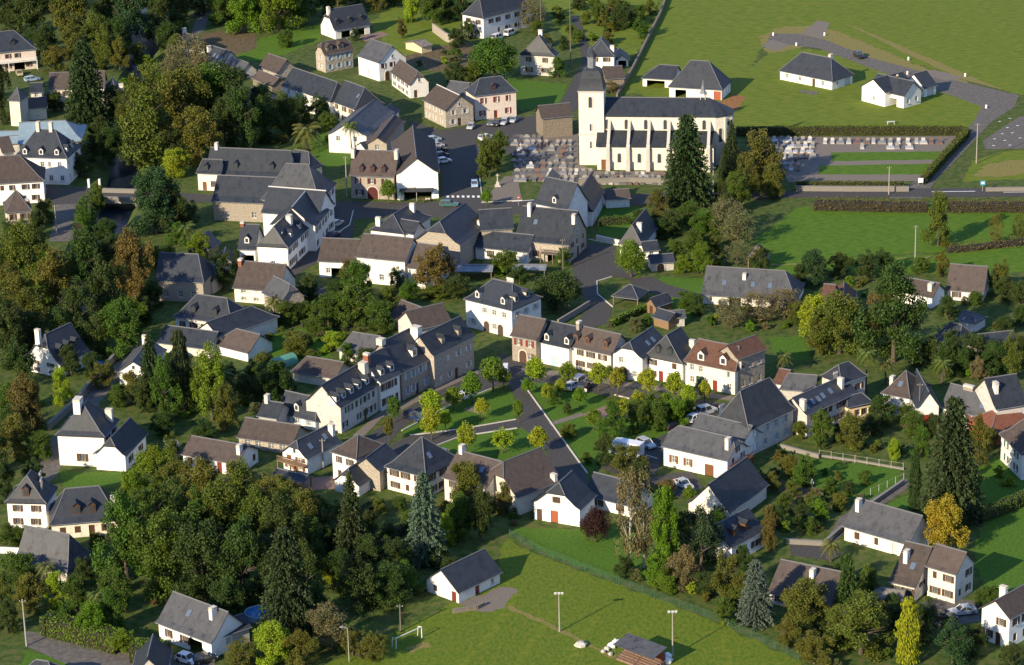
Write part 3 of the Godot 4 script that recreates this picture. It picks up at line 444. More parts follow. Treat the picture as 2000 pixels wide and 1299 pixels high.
	building("stone_street_house", "grey stone street house with dark slate roof at the head of the green", "house", [{"o": [-15.05, 31.06], "y": 0.94, "w": 13.44, "d": 7.16, "h": 6.86, "r": 3.46, "t": "x", "wall": "stone2", "rf": "slate0", "win": "F4x2pl dF.55bn", "do": [["F", 0.35, 0.35, 1.05, 1.25, "stone0"], ["F", 0.75, 0.35, 1.05, 1.25, "stone0"]]}])
	building("blue_shutter_cottage", "small white house with blue shutters at the low end of the street row", "cottage", [{"o": [-44.56, 45.92], "y": -0.589, "w": 9.2, "d": 6.04, "h": 2.05, "r": 3.35, "t": "x", "wall": "white1", "rf": "slate2", "ir": 1.81, "win": "F3x1bl R2x1bl", "do": [["F", 0.45, 0.3, 1.05, 1.25, "white0"], ["R", 0.4, 0.3, 1.05, 1.25, "white0"]]}, {"o": [-47.98, 49.81], "y": -0.424, "w": 4.43, "d": 6, "h": 3, "r": 2, "t": "x", "wall": "grey_plaster0", "rf": "slate1", "ch": [[0.2, 0.5, 0.7, 1.1, 0.9, "cream0"]]}])
	building("long_barn", "long brown-roofed stone barn behind the chalet", "barn", [{"o": [-51.07, 57.75], "y": -0.416, "w": 11.53, "d": 7.44, "h": 2.01, "r": 2.51, "t": "x", "wall": "stone2", "rf": "brown_tile0", "win": "F4x1"}])
	building("chalet", "chalet with timber balcony, small gables and slate roof above a paved terrace", "chalet", [{"o": [-42.22, 68.31], "y": -0.641, "w": 6.44, "d": 9.72, "h": 3.27, "r": 2.56, "t": "y", "wall": "white1", "rf": "slate2", "il": 1.09, "fl": 0.62, "win": "F2x2br dF.5br GF", "ch": [[0.95, 0.3, 0.7, 1.1, 0.9, "white0"]], "ba": [["F", 0.02, 0.98, 2, "wood"]], "sk": [["F", 0.3, 0.5], ["F", 0.75, 0.6]]}, {"o": [-43.27, 75.53], "y": -0.606, "w": 7.16, "d": 3, "h": 2, "r": 0.6, "t": "x", "wall": "wood", "rf": "slate1", "k": 0.5, "open": true}])
	building("white_hipped_house", "white two-storey house with brown-grey hipped roof and white porch", "house", [{"o": [-32.94, 73.66], "y": -0.676, "w": 6.38, "d": 8.35, "h": 5.3, "r": 2.51, "t": "x", "wall": "white2", "rf": "brown_tile0", "il": 3.14, "ir": 3.14, "win": "F2x2bn"}, {"o": [-28.94, 77.77], "y": -0.465, "w": 5.88, "d": 7.49, "h": 4, "r": 2.11, "t": "y", "wall": "stone1", "rf": "slate2", "win": "R2x1"}, {"o": [-32.35, 79.36], "y": -0.55, "w": 5.86, "d": 7, "h": 2.14, "r": 2.46, "t": "y", "wall": "white0", "rf": "slate1", "il": 1, "fl": 0.62, "win": "F1x1pl"}])
	building("pyramid_slate_house", "cream house with tall pyramid slate roof facing the low green", "house", [{"o": [-23.08, 79.06], "y": -0.621, "w": 9.19, "d": 10.48, "h": 4.4, "r": 4.76, "t": "x", "wall": "cream2", "rf": "slate0", "il": 4.55, "ir": 4.55, "win": "F3x2bn R3x2bn", "sk": [["R", 0.4, 0.5]]}])
	building("brown_shed_house", "cream house with brown tiled roof behind a bushy tree", "house", [{"o": [-12.92, 84.83], "y": -0.638, "w": 9.52, "d": 9.87, "h": 4.51, "r": 3.33, "t": "x", "wall": "cream1", "rf": "brown_tile2", "win": "F3x2bn", "ch": [[0.1, 0.5, 0.7, 1.1, 0.9, "white0"]], "sk": [["F", 0.7, 0.6]]}])
	building("metal_sided_barn", "tall cream barn with wide dark roof and metal-clad shaded side", "barn", [{"o": [-7.19, 84.5], "y": -0.829, "w": 10.98, "d": 10.88, "h": 3.63, "r": 4.49, "t": "y", "wall": "cream0", "rf": "brown_tile1", "il": 1.87, "fl": 0.62, "win": "F1x1bn", "ch": [[0.85, 0.06, 0.7, 1.1, 0.2, "white0"]]}])
	building("orange_door_house", "white gabled house with orange door and dark blue-slate wing above the playing field", "house", [{"o": [2.5, 93.83], "y": -0.443, "w": 9.21, "d": 7.06, "h": 3.32, "r": 3.7, "t": "y", "wall": "white2", "rf": "slate0", "il": 1.57, "fl": 0.62, "win": "dF.45orange:1.4x2.2 dF.12bn GFbn"}, {"o": [11.46, 88.68], "y": -0.617, "w": 10.45, "d": 6.98, "h": 2.19, "r": 2.93, "t": "x", "wall": "white1", "rf": "slate2", "win": "F2x1bn"}])
	building("red_shutter_stone_house", "rubble-stone house with red shutter and arched door at the head of the green", "house", [{"o": [-0.52, 16.33], "y": -0.562, "w": 6.26, "d": 7.56, "h": 5.37, "r": 3.17, "t": "x", "wall": "stone0", "rf": "brown_tile1", "win": "F2x2rd aF.45bn:1.7x2.6"}])
	building("plain_white_house", "white house with blank front, pale blue door and two white dormers facing the green", "house", [{"o": [4.79, 17.86], "y": -0.623, "w": 7.78, "d": 7.75, "h": 4.49, "r": 3.25, "t": "x", "wall": "white2", "rf": "slate0", "win": "aF.5bl:1.2x2", "ch": [[0.97, 0.5, 0.7, 1.1, 0.9, "stone0"]], "do": [["F", 0.25, 0.18, 1.05, 1.25, "white0"], ["F", 0.85, 0.2, 1.05, 1.25, "white0"]]}])
	building("vine_house", "cream house with brown shutters and a vine over the door facing the green", "house", [{"o": [11.14, 21.16], "y": -0.625, "w": 9.83, "d": 7.43, "h": 4.57, "r": 3.12, "t": "x", "wall": "cream1", "rf": "brown_tile2", "win": "F3x2bn dF.6bn", "do": [["F", 0.35, 0.3, 1.05, 1.25, "br"], ["F", 0.78, 0.3, 1.05, 1.25, "br"], ["F", 0.08, 0.3, 1.05, 1.25, "br"]]}])
	building("arched_house", "white half-hipped house with arched gateway and pale shutters facing the green", "house", [{"o": [19.02, 26.83], "y": -0.531, "w": 7.02, "d": 11.03, "h": 4.96, "r": 2.55, "t": "y", "wall": "white0", "rf": "slate1", "il": 1.19, "fl": 0.62, "win": "F2x2pl aF.35bk:1.8x2.6", "sk": [["F", 0.5, 0.5], ["F", 0.7, 0.5]]}])
	building("triangle_gable_house", "white house with a tall slate-hung front gable and two small dormers facing the green", "house", [{"o": [25.21, 27.82], "y": -0.599, "w": 8.93, "d": 6.91, "h": 4.63, "r": 4.63, "t": "y", "wall": "white2", "rf": "slate0", "il": 1.34, "win": "F3x2bn dF.42rd", "ch": [[0.85, 0.15, 0.7, 1.1, 0.9, "cream0"]], "do": [["L", 0.35, 0.3, 1.05, 1.25, "slate0"], ["L", 0.65, 0.3, 1.05, 1.25, "slate0"]]}])
	building("red_roofed_house", "cream house with red tile roof and two large white dormers facing the green", "house", [{"o": [32.66, 31.91], "y": -0.598, "w": 11.56, "d": 7.45, "h": 4.9, "r": 3.6, "t": "x", "wall": "cream1", "rf": "red_tile0", "il": 1.3, "ir": 1.3, "win": "F5x2 dF.6rd dF.3gn:1.8x2.3", "ch": [[0.98, 0.25, 0.8, 1, 0.1, "white0"]], "do": [["F", 0.3, 0.22, 1.4, 1.4, "white0"], ["F", 0.72, 0.22, 1.4, 1.4, "white0"]]}, {"o": [42.77, 37.53], "y": 0.729, "w": 8.13, "d": 6.04, "h": 7.04, "r": 2.04, "t": "x", "wall": "stone0", "rf": "red_tile0", "win": "F3x2"}])
	building("navy_hall", "tall grey hall with steep blue-slate roof and broad white chimney beside the green", "hall", [{"o": [36.01, 63.42], "y": -0.755, "w": 8.28, "d": 13.67, "h": 5.3, "r": 5.8, "t": "y", "wall": "grey_plaster2", "rf": "slate0", "il": 2.48, "ir": 2.48, "win": "R4x2bl L3x1", "ch": [[0.06, 0.85, 1.4, 1, 0.8, "white0"]]}, {"o": [31.46, 64.41], "y": -0.652, "w": 11.45, "d": 7, "h": 3.6, "r": 2.36, "t": "x", "wall": "white1", "rf": "pale_slate0"}])
	building("balcony_gable_house", "white house with grey slate roof, timber balcony gable and red-brown shutters", "house", [{"o": [26.01, 71.66], "y": -0.602, "w": 13.73, "d": 7.98, "h": 3.81, "r": 2.81, "t": "x", "wall": "white0", "rf": "pale_slate0", "il": 1.36, "ir": 1.36, "fl": 0.62, "fr": 0.62, "win": "F4x1br dF.72br:1.8x2.2 R2x2br GRbr", "ch": [[0.9, 0.3, 0.7, 1.1, 0.9, "white0"]], "ba": [["R", 0.08, 0.92, 2.4, "br"]]}])
	building("small_white_barn", "small white gabled barn with blue-slate roof beside the parked silver car", "barn", [{"o": [28.88, 94.37], "y": -0.576, "w": 8.63, "d": 14.11, "h": 2.6, "r": 4.27, "t": "y", "wall": "cream2", "rf": "slate0"}])
	building("skylight_house", "grey house with long blue-slate roof and a row of skylights", "house", [{"o": [53.33, 60.72], "y": 0.789, "w": 15.2, "d": 6.92, "h": 4.6, "r": 2.51, "t": "x", "wall": "grey_plaster1", "rf": "slate2", "win": "F5x2bn L1x1", "ch": [[0.03, 0.2, 0.7, 1.1, 0.9, "cream0"], [0.82, 0.3, 0.7, 1.1, 0.9, "cream0"]], "sk": [["F", 0.1, 0.4], ["F", 0.24, 0.5], ["F", 0.36, 0.5], ["F", 0.46, 0.55], ["F", 0.62, 0.6]]}, {"o": [49.6, 47.05], "y": -0.269, "w": 6.73, "d": 5.9, "h": 4.5, "r": 2.14, "t": "x", "wall": "grey_plaster0", "rf": "pale_slate0", "il": 1.18}, {"o": [60.78, 50.65], "y": 0.654, "w": 6.78, "d": 5.87, "h": 6.6, "r": 2.46, "t": "x", "wall": "grey_plaster2", "rf": "slate0", "il": 2.05, "ir": 2.05, "win": "F2x2bn", "ch": [[0.02, 0.3, 1.1, 1, 0.9, "cream0"]]}, {"o": [61.47, 53.96], "y": 0.447, "w": 5.71, "d": 4.02, "h": 3.2, "r": 1.35, "t": "x", "wall": "yellow1", "rf": "slate2", "il": 1.21, "ir": 1.21, "win": "F3x1br L2x1br"}])
	building("red_roof_shed", "little shed with red tile roof behind the palm", "shed", [{"o": [48.98, 39.92], "y": -0.512, "w": 2.52, "d": 6.43, "h": 3, "r": 1.86, "t": "x", "wall": "white0", "rf": "red_tile0"}])
	building("white_hip_house", "white two-storey house with brown-grey hipped roof beside the palms", "house", [{"o": [68.27, 48.99], "y": -0.594, "w": 6.08, "d": 8.58, "h": 3.98, "r": 3.58, "t": "x", "wall": "white2", "rf": "brown_tile0", "il": 2.99, "ir": 2.99, "win": "F2x2pl R2x2", "ch": [[0.05, 0.5, 0.7, 1.1, 0.9, "cream0"]], "sk": [["F", 0.5, 0.5]]}])
	building("red_garage_house", "white house with red garage door, red shutters and grey slate roof", "house", [{"o": [78.5, 54.46], "y": -0.705, "w": 9.83, "d": 6.94, "h": 3.02, "r": 3.59, "t": "x", "wall": "white1", "rf": "pale_slate0", "win": "F4x2rd! GR", "ch": [[0.4, 0.5, 2, 0.8, 0.2, "stone0"]], "sk": [["F", 0.25, 0.5], ["F", 0.8, 0.5]]}, {"o": [73.84, 56.49], "y": 0.041, "w": 4.54, "d": 12, "h": 3.75, "r": 3.02, "t": "y", "wall": "white0", "rf": "slate1", "win": "gF.5rd"}])
	building("dark_back_house", "dark slate-roofed house behind the red-garage house", "house", [{"o": [87.11, 63.87], "y": 0.317, "w": 6.64, "d": 10, "h": 6, "r": 4.2, "t": "x", "wall": "grey_plaster2", "rf": "slate0", "ch": [[0.2, 0.3, 0.7, 1.1, 0.9, "white0"]]}])
	building("orange_tile_shed", "shed with bright orange tile roof beside the green-shuttered house", "shed", [{"o": [85.49, 67.43], "y": 0.395, "w": 8.23, "d": 8, "h": 3, "r": 2.5, "t": "x", "wall": "orange", "rf": "orange_tile", "il": 4}])
	building("green_shuttered_house", "white house with green shutters and dark roof at the lawn edge", "house", [{"o": [86.04, 72.73], "y": -1.362, "w": 10.32, "d": 12, "h": 5.04, "r": 5.4, "t": "x", "wall": "white0", "rf": "brown_tile1", "il": 3.6, "ir": 3.6, "win": "F2x2gn", "sk": [["F", 0.7, 0.4]]}])
	building("glass_roof_house", "long white house with grey slate roof, porch and skylights above the orchard", "house", [{"o": [39.54, -14.4], "y": -0.272, "w": 20.1, "d": 11.39, "h": 2, "r": 4.45, "t": "x", "wall": "cream2", "rf": "pale_slate0", "ir": 3.42, "win": "F7x1pl oF.35:2.5x2.2", "ch": [[0.42, 0.35, 0.7, 0.9, 0.1, "white0"]], "sk": [["F", 0.22, 0.5], ["F", 0.52, 0.5], ["F", 0.7, 0.5], ["R", 0.5, 0.4]]}])
	building("hidden_red_house", "white house with red-brown gables half hidden by trees", "house", [{"o": [65.55, -6.23], "y": -0.139, "w": 5.22, "d": 9, "h": 2.01, "r": 1.96, "t": "y", "wall": "white1", "rf": "red_tile0"}, {"o": [62.93, -3.78], "y": -0.318, "w": 2.65, "d": 8.65, "h": 3.5, "r": 2.5, "t": "x", "wall": "white0", "rf": "red_tile0"}])
	building("brown_long_house", "white house with long brown tile roof and cream chimney below the meadow", "house", [{"o": [78.93, -13.18], "y": -0.636, "w": 9.73, "d": 6.15, "h": 2.46, "r": 2.23, "t": "x", "wall": "white2", "rf": "brown_tile0", "win": "F2x1", "ch": [[0.85, 0.3, 0.9, 1.2, 0.3, "cream0"]]}])
	building("meadow_gable_house", "white house with tall brown tile roof at the meadow edge", "house", [{"o": [90.28, -12.89], "y": -0.326, "w": 7.96, "d": 8.8, "h": 2.25, "r": 4.25, "t": "x", "wall": "white1", "rf": "brown_tile2", "k": 0.05, "win": "F2x1bn R2x1"}])
	building("white_hut", "small white hut with grey roof in the gardens below the meadow", "hut", [{"o": [89.76, 4.67], "y": -0.663, "w": 4.4, "d": 4.76, "h": 2, "r": 1.27, "t": "x", "wall": "white0", "rf": "pale_slate0", "ir": 2.15}])
	building("blue_roof_house", "grey-white house with blue-slate roof among dark garden trees", "house", [{"o": [83.11, 14.97], "y": -0.845, "w": 6.71, "d": 6.68, "h": 2, "r": 3.01, "t": "x", "wall": "white2", "rf": "slate0", "il": 2, "ir": 2, "win": "F2x1bn R2x1"}])
	building("blue_roof_barn", "low barn with blue-slate roof beside the garden trees", "barn", [{"o": [91.94, 22.63], "y": 0.227, "w": 7.73, "d": 6.43, "h": 2, "r": 2.17, "t": "x", "wall": "grey_plaster1", "rf": "slate2"}])
	building("changing_room_hut", "whitewashed changing-room hut with dark gable roof beside the playing field", "hut", [{"o": [-15.33, 121.14], "y": -0.747, "w": 7.83, "d": 10.41, "h": 2, "r": 2.99, "t": "y", "wall": "white0", "rf": "slate1", "k": 0.05, "win": "F2x1bk dF.85rd R3x1 dR.45rd"}])
	building("blue_slate_villa", "villa with dark blue-slate roof, dormers and shaded porch among the trees", "house", [{"o": [35.07, 114.44], "y": 0.829, "w": 9.42, "d": 7.84, "h": 3.2, "r": 2.85, "t": "x", "wall": "white2", "rf": "slate0", "win": "F5x1bn oF.3:3x2.2 L2x1", "do": [["F", 0.3, 0.35, 1.05, 1.25, "br"], ["F", 0.62, 0.35, 1.05, 1.25, "br"]]}])
	building("brown_grey_house", "low house with wide grey roof and white chimney behind the autumn trees", "house", [{"o": [39.27, 129.04], "y": -0.52, "w": 12.51, "d": 11, "h": 2, "r": 3.44, "t": "x", "wall": "cream1", "rf": "brown_tile2", "win": "F4x1bn", "ch": [[0.5, 0.35, 0.7, 1.1, 0.6, "white0"]]}])
	building("long_white_house", "long white house with grey slate roof and small brown windows beside the driveway", "house", [{"o": [54.08, 105.67], "y": -0.694, "w": 12.86, "d": 8.98, "h": 2.67, "r": 3.51, "t": "x", "wall": "white0", "rf": "pale_slate0", "win": "F3x1bn dF.8pl", "ch": [[0.1, 0.35, 0.7, 1.1, 0.9, "white0"]]}])
	building("brown_roof_villa", "cream house with two brown tile roofs, porch and courtyard cars", "house", [{"o": [58.69, 127.97], "y": -0.581, "w": 4.75, "d": 12.32, "h": 2.86, "r": 4.57, "t": "x", "wall": "cream2", "rf": "brown_tile0", "win": "F2x1bn R2x2bn", "ch": [[0.3, 0.3, 0.7, 1.1, 0.9, "white0"]], "sk": [["F", 0.6, 0.5]]}, {"o": [64.56, 127.7], "y": -0.693, "w": 5.68, "d": 6.26, "h": 5.25, "r": 2.7, "t": "x", "wall": "cream1", "rf": "brown_tile2", "win": "R2x2bn F2x2bn"}, {"o": [55.73, 131.72], "y": -0.292, "w": 4.85, "d": 4, "h": 2, "r": 0.6, "t": "x", "wall": "wood", "rf": "lauze", "k": 0.5, "open": true}])
	building("white_corner_house", "white two-storey house with brown tile roof and terrace at the field corner", "house", [{"o": [70.45, 143.26], "y": -0.8, "w": 5.79, "d": 12, "h": 5.19, "r": 2.2, "t": "y", "wall": "white2", "rf": "brown_tile0", "k": 0.05, "win": "F2x2bn R4x2bn dF.6bn", "ch": [[0.25, 0.6, 0.7, 1.1, 0.9, "white0"]]}])
	building("roadside_roof", "low dark slate roof at the bottom road verge", "outbuilding", [{"o": [-75.33, 151.87], "y": -0.356, "w": 5.66, "d": 3.6, "h": 3, "r": 1.41, "t": "x", "wall": "grey_plaster1", "rf": "slate2", "il": 1.8, "ir": 1.8}])
	building("gable_roof_shed", "shed with steep dark roof at the bottom road bend", "shed", [{"o": [-58.5, 153.83], "y": 0.005, "w": 5.37, "d": 8, "h": 3, "r": 2.7, "t": "y", "wall": "grey_plaster0", "rf": "slate1"}])

# ---------------------------------------------------------------- walls, fences, hedges
func make_walls() -> void:
	for q in WALLS:   # [name, label, category, material, width, height, points]
		var st := begin()
		var p: Array = q[6].duplicate()
		var ox: float = p[0]; var oz: float = p[1]
		for k in range(0, p.size(), 2):
			p[k] -= ox; p[k + 1] -= oz
		band(st, p, q[4], 0.0, q[5])
		var o := thing(q[0], q[1], q[2], Vector3(ox, 0, oz))
		part("wall", done(st), M[q[3]], o)
		st = begin()
		band(st, p, q[4] + 0.12, q[5] + 0.004, q[5] + 0.09)
		part("coping", done(st), M[q[3]], o)
	for q in FENCES:  # [name, label, category, kind, height, spacing, points]
		var o := thing(q[0], q[1], q[2], Vector3(q[6][0], 0, q[6][1]))
		var p: Array = q[6]
		var post := begin()
		bar(post, Vector3.ZERO, Vector3(0, q[4], 0), 0.035, 0.03, 5)
		var pm := done(post)
		var rail := begin()
		for k in range(0, p.size() - 2, 2):
			var a := Vector3(p[k] - p[0], 0, p[k + 1] - p[1]); var b := Vector3(p[k + 2] - p[0], 0, p[k + 3] - p[1])
			var n: int = maxi(1, int(a.distance_to(b) / q[5]))
			for j in n + 1:
				part("post", pm, M.pl if q[3] == "white" else M.mesh_green if q[3] == "mesh" else M.old_wood, o, Transform3D(Basis(), a.lerp(b, float(j) / n)))
			if q[3] == "mesh":
				var y := 0.05
				while y < q[4]:
					bar(rail, a + Vector3(0, y, 0), b + Vector3(0, y, 0), 0.007, 0.007, 3)
					y += 0.16
				var m := int(a.distance_to(b) / 0.3)
				for j in m:
					var c := a.lerp(b, float(j) / m)
					bar(rail, c + Vector3(0, 0.05, 0), c + Vector3(0, q[4] - 0.03, 0), 0.006, 0.006, 3)
			else:
				for y in ([0.9] if q[3] == "white" else [0.45, 0.9]):
					bar(rail, a + Vector3(0, q[4] * y, 0), b + Vector3(0, q[4] * y, 0), 0.012 if q[3] == "white" else 0.03, 0.012 if q[3] == "white" else 0.03, 4)
		part("wire_mesh" if q[3] == "mesh" else "rails", done(rail), M.mesh_green if q[3] == "mesh" else M.pl if q[3] == "white" else M.old_wood, o)
	for q in HEDGES:
		hedge(q[0], q[1], q[2], q[6], q[4], q[5], q[3], 0.08 if q[2] == "hedge" else 0.5)

# ---------------------------------------------------------------- graves
func make_graves() -> void:
	rng.seed = 77
	plain("granite_grey", .12, .118, .115, 0.4)
	plain("granite_pale", .23, .22, .205, 0.5)
	plain("granite_white", .42, .41, .385, 0.6)
	plain("granite_rose", .15, .095, .08, 0.4)
	plain("granite_dark", .06, .06, .065, 0.3)
	var stones := []
	for k in 4:
		var st := begin()
		var w := 0.9
		if k == 0: box(st, Vector3(-w / 2, 0, -0.09), Vector3(w / 2, 1.1, 0.09))
		elif k == 1:
			box(st, Vector3(-w / 2, 0, -0.09), Vector3(w / 2, 0.8, 0.09))
			for j in 8:
				var a0 := PI * j / 8.0; var a1 := PI * (j + 1) / 8.0
				var p := Vector3(cos(a0) * w / 2, 0.8 + sin(a0) * 0.36, 0.09); var q := Vector3(cos(a1) * w / 2, 0.8 + sin(a1) * 0.36, 0.09)
				var c := Vector3(0, 0.8, 0.09); var b := Vector3(0, 0, -0.18)
				tri(st, c, q, p); tri(st, c + b, p + b, q + b); quad(st, p, q, q + b, p + b)
		elif k == 2:
			box(st, Vector3(-0.09, 0.3, -0.07), Vector3(0.09, 1.5, 0.07)); box(st, Vector3(-0.38, 0.95, -0.06), Vector3(0.38, 1.13, 0.06)); box(st, Vector3(-0.3, 0, -0.2), Vector3(0.3, 0.3, 0.2))
		else:
			box(st, Vector3(-0.75, 0, -0.1), Vector3(0.75, 0.85, 0.1)); box(st, Vector3(-0.4, 0.85, -0.1), Vector3(0.4, 1.15, 0.09))
		stones.append(done(st))
	var tops := []
	for wl in [[1.0, 2.0], [1.3, 2.1], [2.0, 2.2]]:
		var st := begin()
		box(st, Vector3(-wl[0] / 2, 0, 0.1), Vector3(wl[0] / 2, 0.3, wl[1] + 0.1))
		box(st, Vector3(-wl[0] / 2 + 0.12, 0.3, 0.2), Vector3(wl[0] / 2 - 0.12, 0.42, wl[1]))
		tops.append(done(st))
	for q in GRAVES:   # [x, z, yaw, stone kind, slab kind, material, set]
		var mat: Material = M["granite_" + ["grey", "pale", "white", "rose", "dark"][int(q[5])]]
		var word: String = ["grey", "pale", "white", "reddish", "dark"][int(q[5])]
		var shape: String = ["square headstone", "rounded headstone", "stone cross", "broad headstone"][int(q[3])]
		var o := thing("grave", "%s granite grave with %s in the %s" % [word, shape, ["old graveyard around the church", "hedged new cemetery"][int(q[6])]], "grave", Vector3(q[0], 0.0, q[1]), q[2], ["graves round the church", "graves in the hedged cemetery"][int(q[6])])
		part("slab", tops[int(q[4])], mat, o)
		part("headstone", stones[int(q[3])], mat if rng.randf() < 0.7 else M.granite_pale, o)

# ---------------------------------------------------------------- vehicles
func loft(st: SurfaceTool, secs: Array) -> void:
	# sections [z, half width low, half width high, y low, y high]
	for k in secs.size() - 1:
		var a: Array = secs[k]; var b: Array = secs[k + 1]
		for s in [-1, 1]:
			quad(st, Vector3(s * a[1], a[3], a[0]), Vector3(s * b[1], b[3], b[0]), Vector3(s * b[2], b[4], b[0]), Vector3(s * a[2], a[4], a[0]))
		quad(st, Vector3(-a[2], a[4], a[0]), Vector3(a[2], a[4], a[0]), Vector3(b[2], b[4], b[0]), Vector3(-b[2], b[4], b[0]))
		quad(st, Vector3(-a[1], a[3], a[0]), Vector3(a[1], a[3], a[0]), Vector3(b[1], b[3], b[0]), Vector3(-b[1], b[3], b[0]))
	for q in [secs[0], secs[secs.size() - 1]]:
		quad(st, Vector3(-q[1], q[3], q[0]), Vector3(q[1], q[3], q[0]), Vector3(q[2], q[4], q[0]), Vector3(-q[2], q[4], q[0]))

func make_cars() -> void:
	var kinds := {
		"hatchback": [3.9, 0.86, 0.85, 1.45, [-0.95, -0.35, 1.15, 1.75]], "estate": [4.4, 0.88, 0.88, 1.47, [-0.95, -0.3, 1.75, 2.1]],
		"van": [4.3, 0.9, 0.95, 1.85, [-1.3, -0.75, 1.85, 2.1]], "offroader": [4.3, 0.92, 1.0, 1.8, [-0.8, -0.4, 1.75, 2.05]], "saloon": [4.5, 0.88, 0.85, 1.42, [-0.85, -0.2, 1.0, 1.65]]}
	var sets := {}
	for k in kinds:
		var d: Array = kinds[k]
		var h: float = d[0] / 2; var w: float = d[1]; var belt: float = d[2]; var top: float = d[3]; var c: Array = d[4]
		var st := begin()
		loft(st, [[-h, w * 0.8, w * 0.78, 0.35, belt - 0.3], [-h + 0.12, w * 0.93, w * 0.86, 0.28, belt - 0.18], [-h + 0.6, w, w * 0.93, 0.25, belt - 0.08], [c[0], w, w * 0.95, 0.25, belt], [c[3], w, w * 0.95, 0.25, belt + 0.04], [h - 0.15, w * 0.97, w * 0.9, 0.3, belt], [h, w * 0.86, w * 0.82, 0.36, belt - 0.12]])
		var body := done(st)
		st = begin()
		loft(st, [[c[0], w * 0.9, w * 0.88, belt, belt + 0.01], [c[1], w * 0.93, w * 0.78, belt, top - 0.05], [c[2], w * 0.93, w * 0.77, belt, top - 0.06], [c[3], w * 0.9, w * 0.84, belt + 0.02, belt + 0.05]])
		var cabin := done(st)
		st = begin()
		loft(st, [[c[1] - 0.05, w * 0.8, w * 0.74, top - 0.06, top - 0.03], [c[1] + 0.35, w * 0.8, w * 0.76, top - 0.06, top], [c[2] - 0.2, w * 0.8, w * 0.75, top - 0.06, top - 0.01], [c[2] + 0.06, w * 0.79, w * 0.74, top - 0.08, top - 0.05]])
		for s in [-1, 1]:
			for z in [[c[0], c[1], 0.9, 0.79], [(c[1] + c[2]) / 2, (c[1] + c[2]) / 2 + 0.03, 0.95, 0.79], [c[3], c[2], 0.91, 0.78]]:
				bar(st, Vector3(s * w * z[2], belt, z[0]), Vector3(s * w * z[3], top - 0.04, z[1]), 0.05, 0.05, 4)
		var roof := done(st)
		sets[k] = [body, cabin, roof, h, w]
	var ws := begin()
	for j in 12:
		var a0 := TAU * j / 12.0; var a1 := TAU * (j + 1) / 12.0
		var p := Vector3(0, sin(a0) * 0.32, cos(a0) * 0.32); var q := Vector3(0, sin(a1) * 0.32, cos(a1) * 0.32)
		var o := Vector3(0.1, 0, 0)
		quad(ws, p - o, q - o, q + o, p + o); tri(ws, o, p + o, q + o); tri(ws, -o, q - o, p - o)
	var wheel := done(ws)
	ws = begin()
	for j in 12:
		var a0 := TAU * j / 12.0; var a1 := TAU * (j + 1) / 12.0
		for s in [-1, 1]:
			tri(ws, Vector3(s * 0.11, 0, 0), Vector3(s * 0.105, sin(a0) * 0.2, cos(a0) * 0.2), Vector3(s * 0.105, sin(a1) * 0.2, cos(a1) * 0.2))
	var rim := done(ws)
	for q in CARS:   # [kind, paint, x, z, yaw, label]
		var s: Array = sets[q[0]]
		var o := thing("parked_car" if q[0] != "van" else "parked_van", q[5], "car" if q[0] != "van" else "van", Vector3(q[2], MARK_Y - 0.02 if q[6] else 0.03, q[3]), q[4], "cars parked in the village")
		part("body", s[0], M[q[1]], o)
		part("windows", s[1], M.glass, o)
		part("roof", s[2], M[q[1]], o)
		for sx in [-1, 1]:
			for sz in [-1, 1]:
				var w := part("wheel", wheel, M.tyre, o, Transform3D(Basis(), Vector3(sx * (s[4] - 0.1), 0.32, sz * (s[3] - 0.78))))
				part("rim", rim, M.metal, w)
			part("headlight", slab(0.32, 0.14, 0.1), M.lamp_glass, o, Transform3D(Basis(), Vector3(sx * 0.52, 0.55, -s[3] + 0.06)))
			part("tail_light", slab(0.16, 0.26, 0.08), M.sign_red, o, Transform3D(Basis(), Vector3(sx * 0.68, 0.6, s[3] - 0.04)))
	# motorhome with an overcab bunk
	var m := thing("motorhome", "white motorhome with overcab bunk parked beside the village green", "motorhome", Vector3(CAMPER[0], MARK_Y - 0.02, CAMPER[1]), CAMPER[2])
	var st := begin()
	loft(st, [[-1.6, 1.05, 1.02, 0.45, 2.85], [2.9, 1.05, 1.02, 0.45, 2.85], [3.0, 1.0, 0.95, 0.55, 2.75]])
	part("living_box", done(st), M.car_white, m)
	st = begin()
	loft(st, [[-2.75, 0.7, 0.66, 2.05, 2.35], [-2.5, 0.98, 0.95, 1.95, 2.75], [-1.58, 1.04, 1.01, 1.95, 2.84]])
	part("overcab_bunk", done(st), M.car_white, m)
	st = begin()
	loft(st, [[-3.3, 0.8, 0.78, 0.4, 0.95], [-3.1, 0.95, 0.9, 0.35, 1.1], [-2.4, 0.98, 0.94, 0.35, 1.2], [-1.58, 0.98, 0.94, 0.35, 1.3]])
	part("cab", done(st), M.car_white, m)
	st = begin()
	loft(st, [[-2.4, 0.9, 0.88, 1.2, 1.22], [-1.9, 0.92, 0.86, 1.2, 1.97], [-1.58, 0.92, 0.86, 1.2, 1.97]])
	part("windscreen", done(st), M.glass, m)
	for sx in [-1, 1]:
		for z in [-2.4, 1.9]:
			part("wheel", wheel, M.tyre, m, Transform3D(Basis(), Vector3(sx * 0.9, 0.32, z)))
		for z in [-0.4, 1.7]:
			part("window", slab(0.04, 0.55, 0.9), M.glass, m, Transform3D(Basis(), Vector3(sx * 1.05, 1.5, z)))

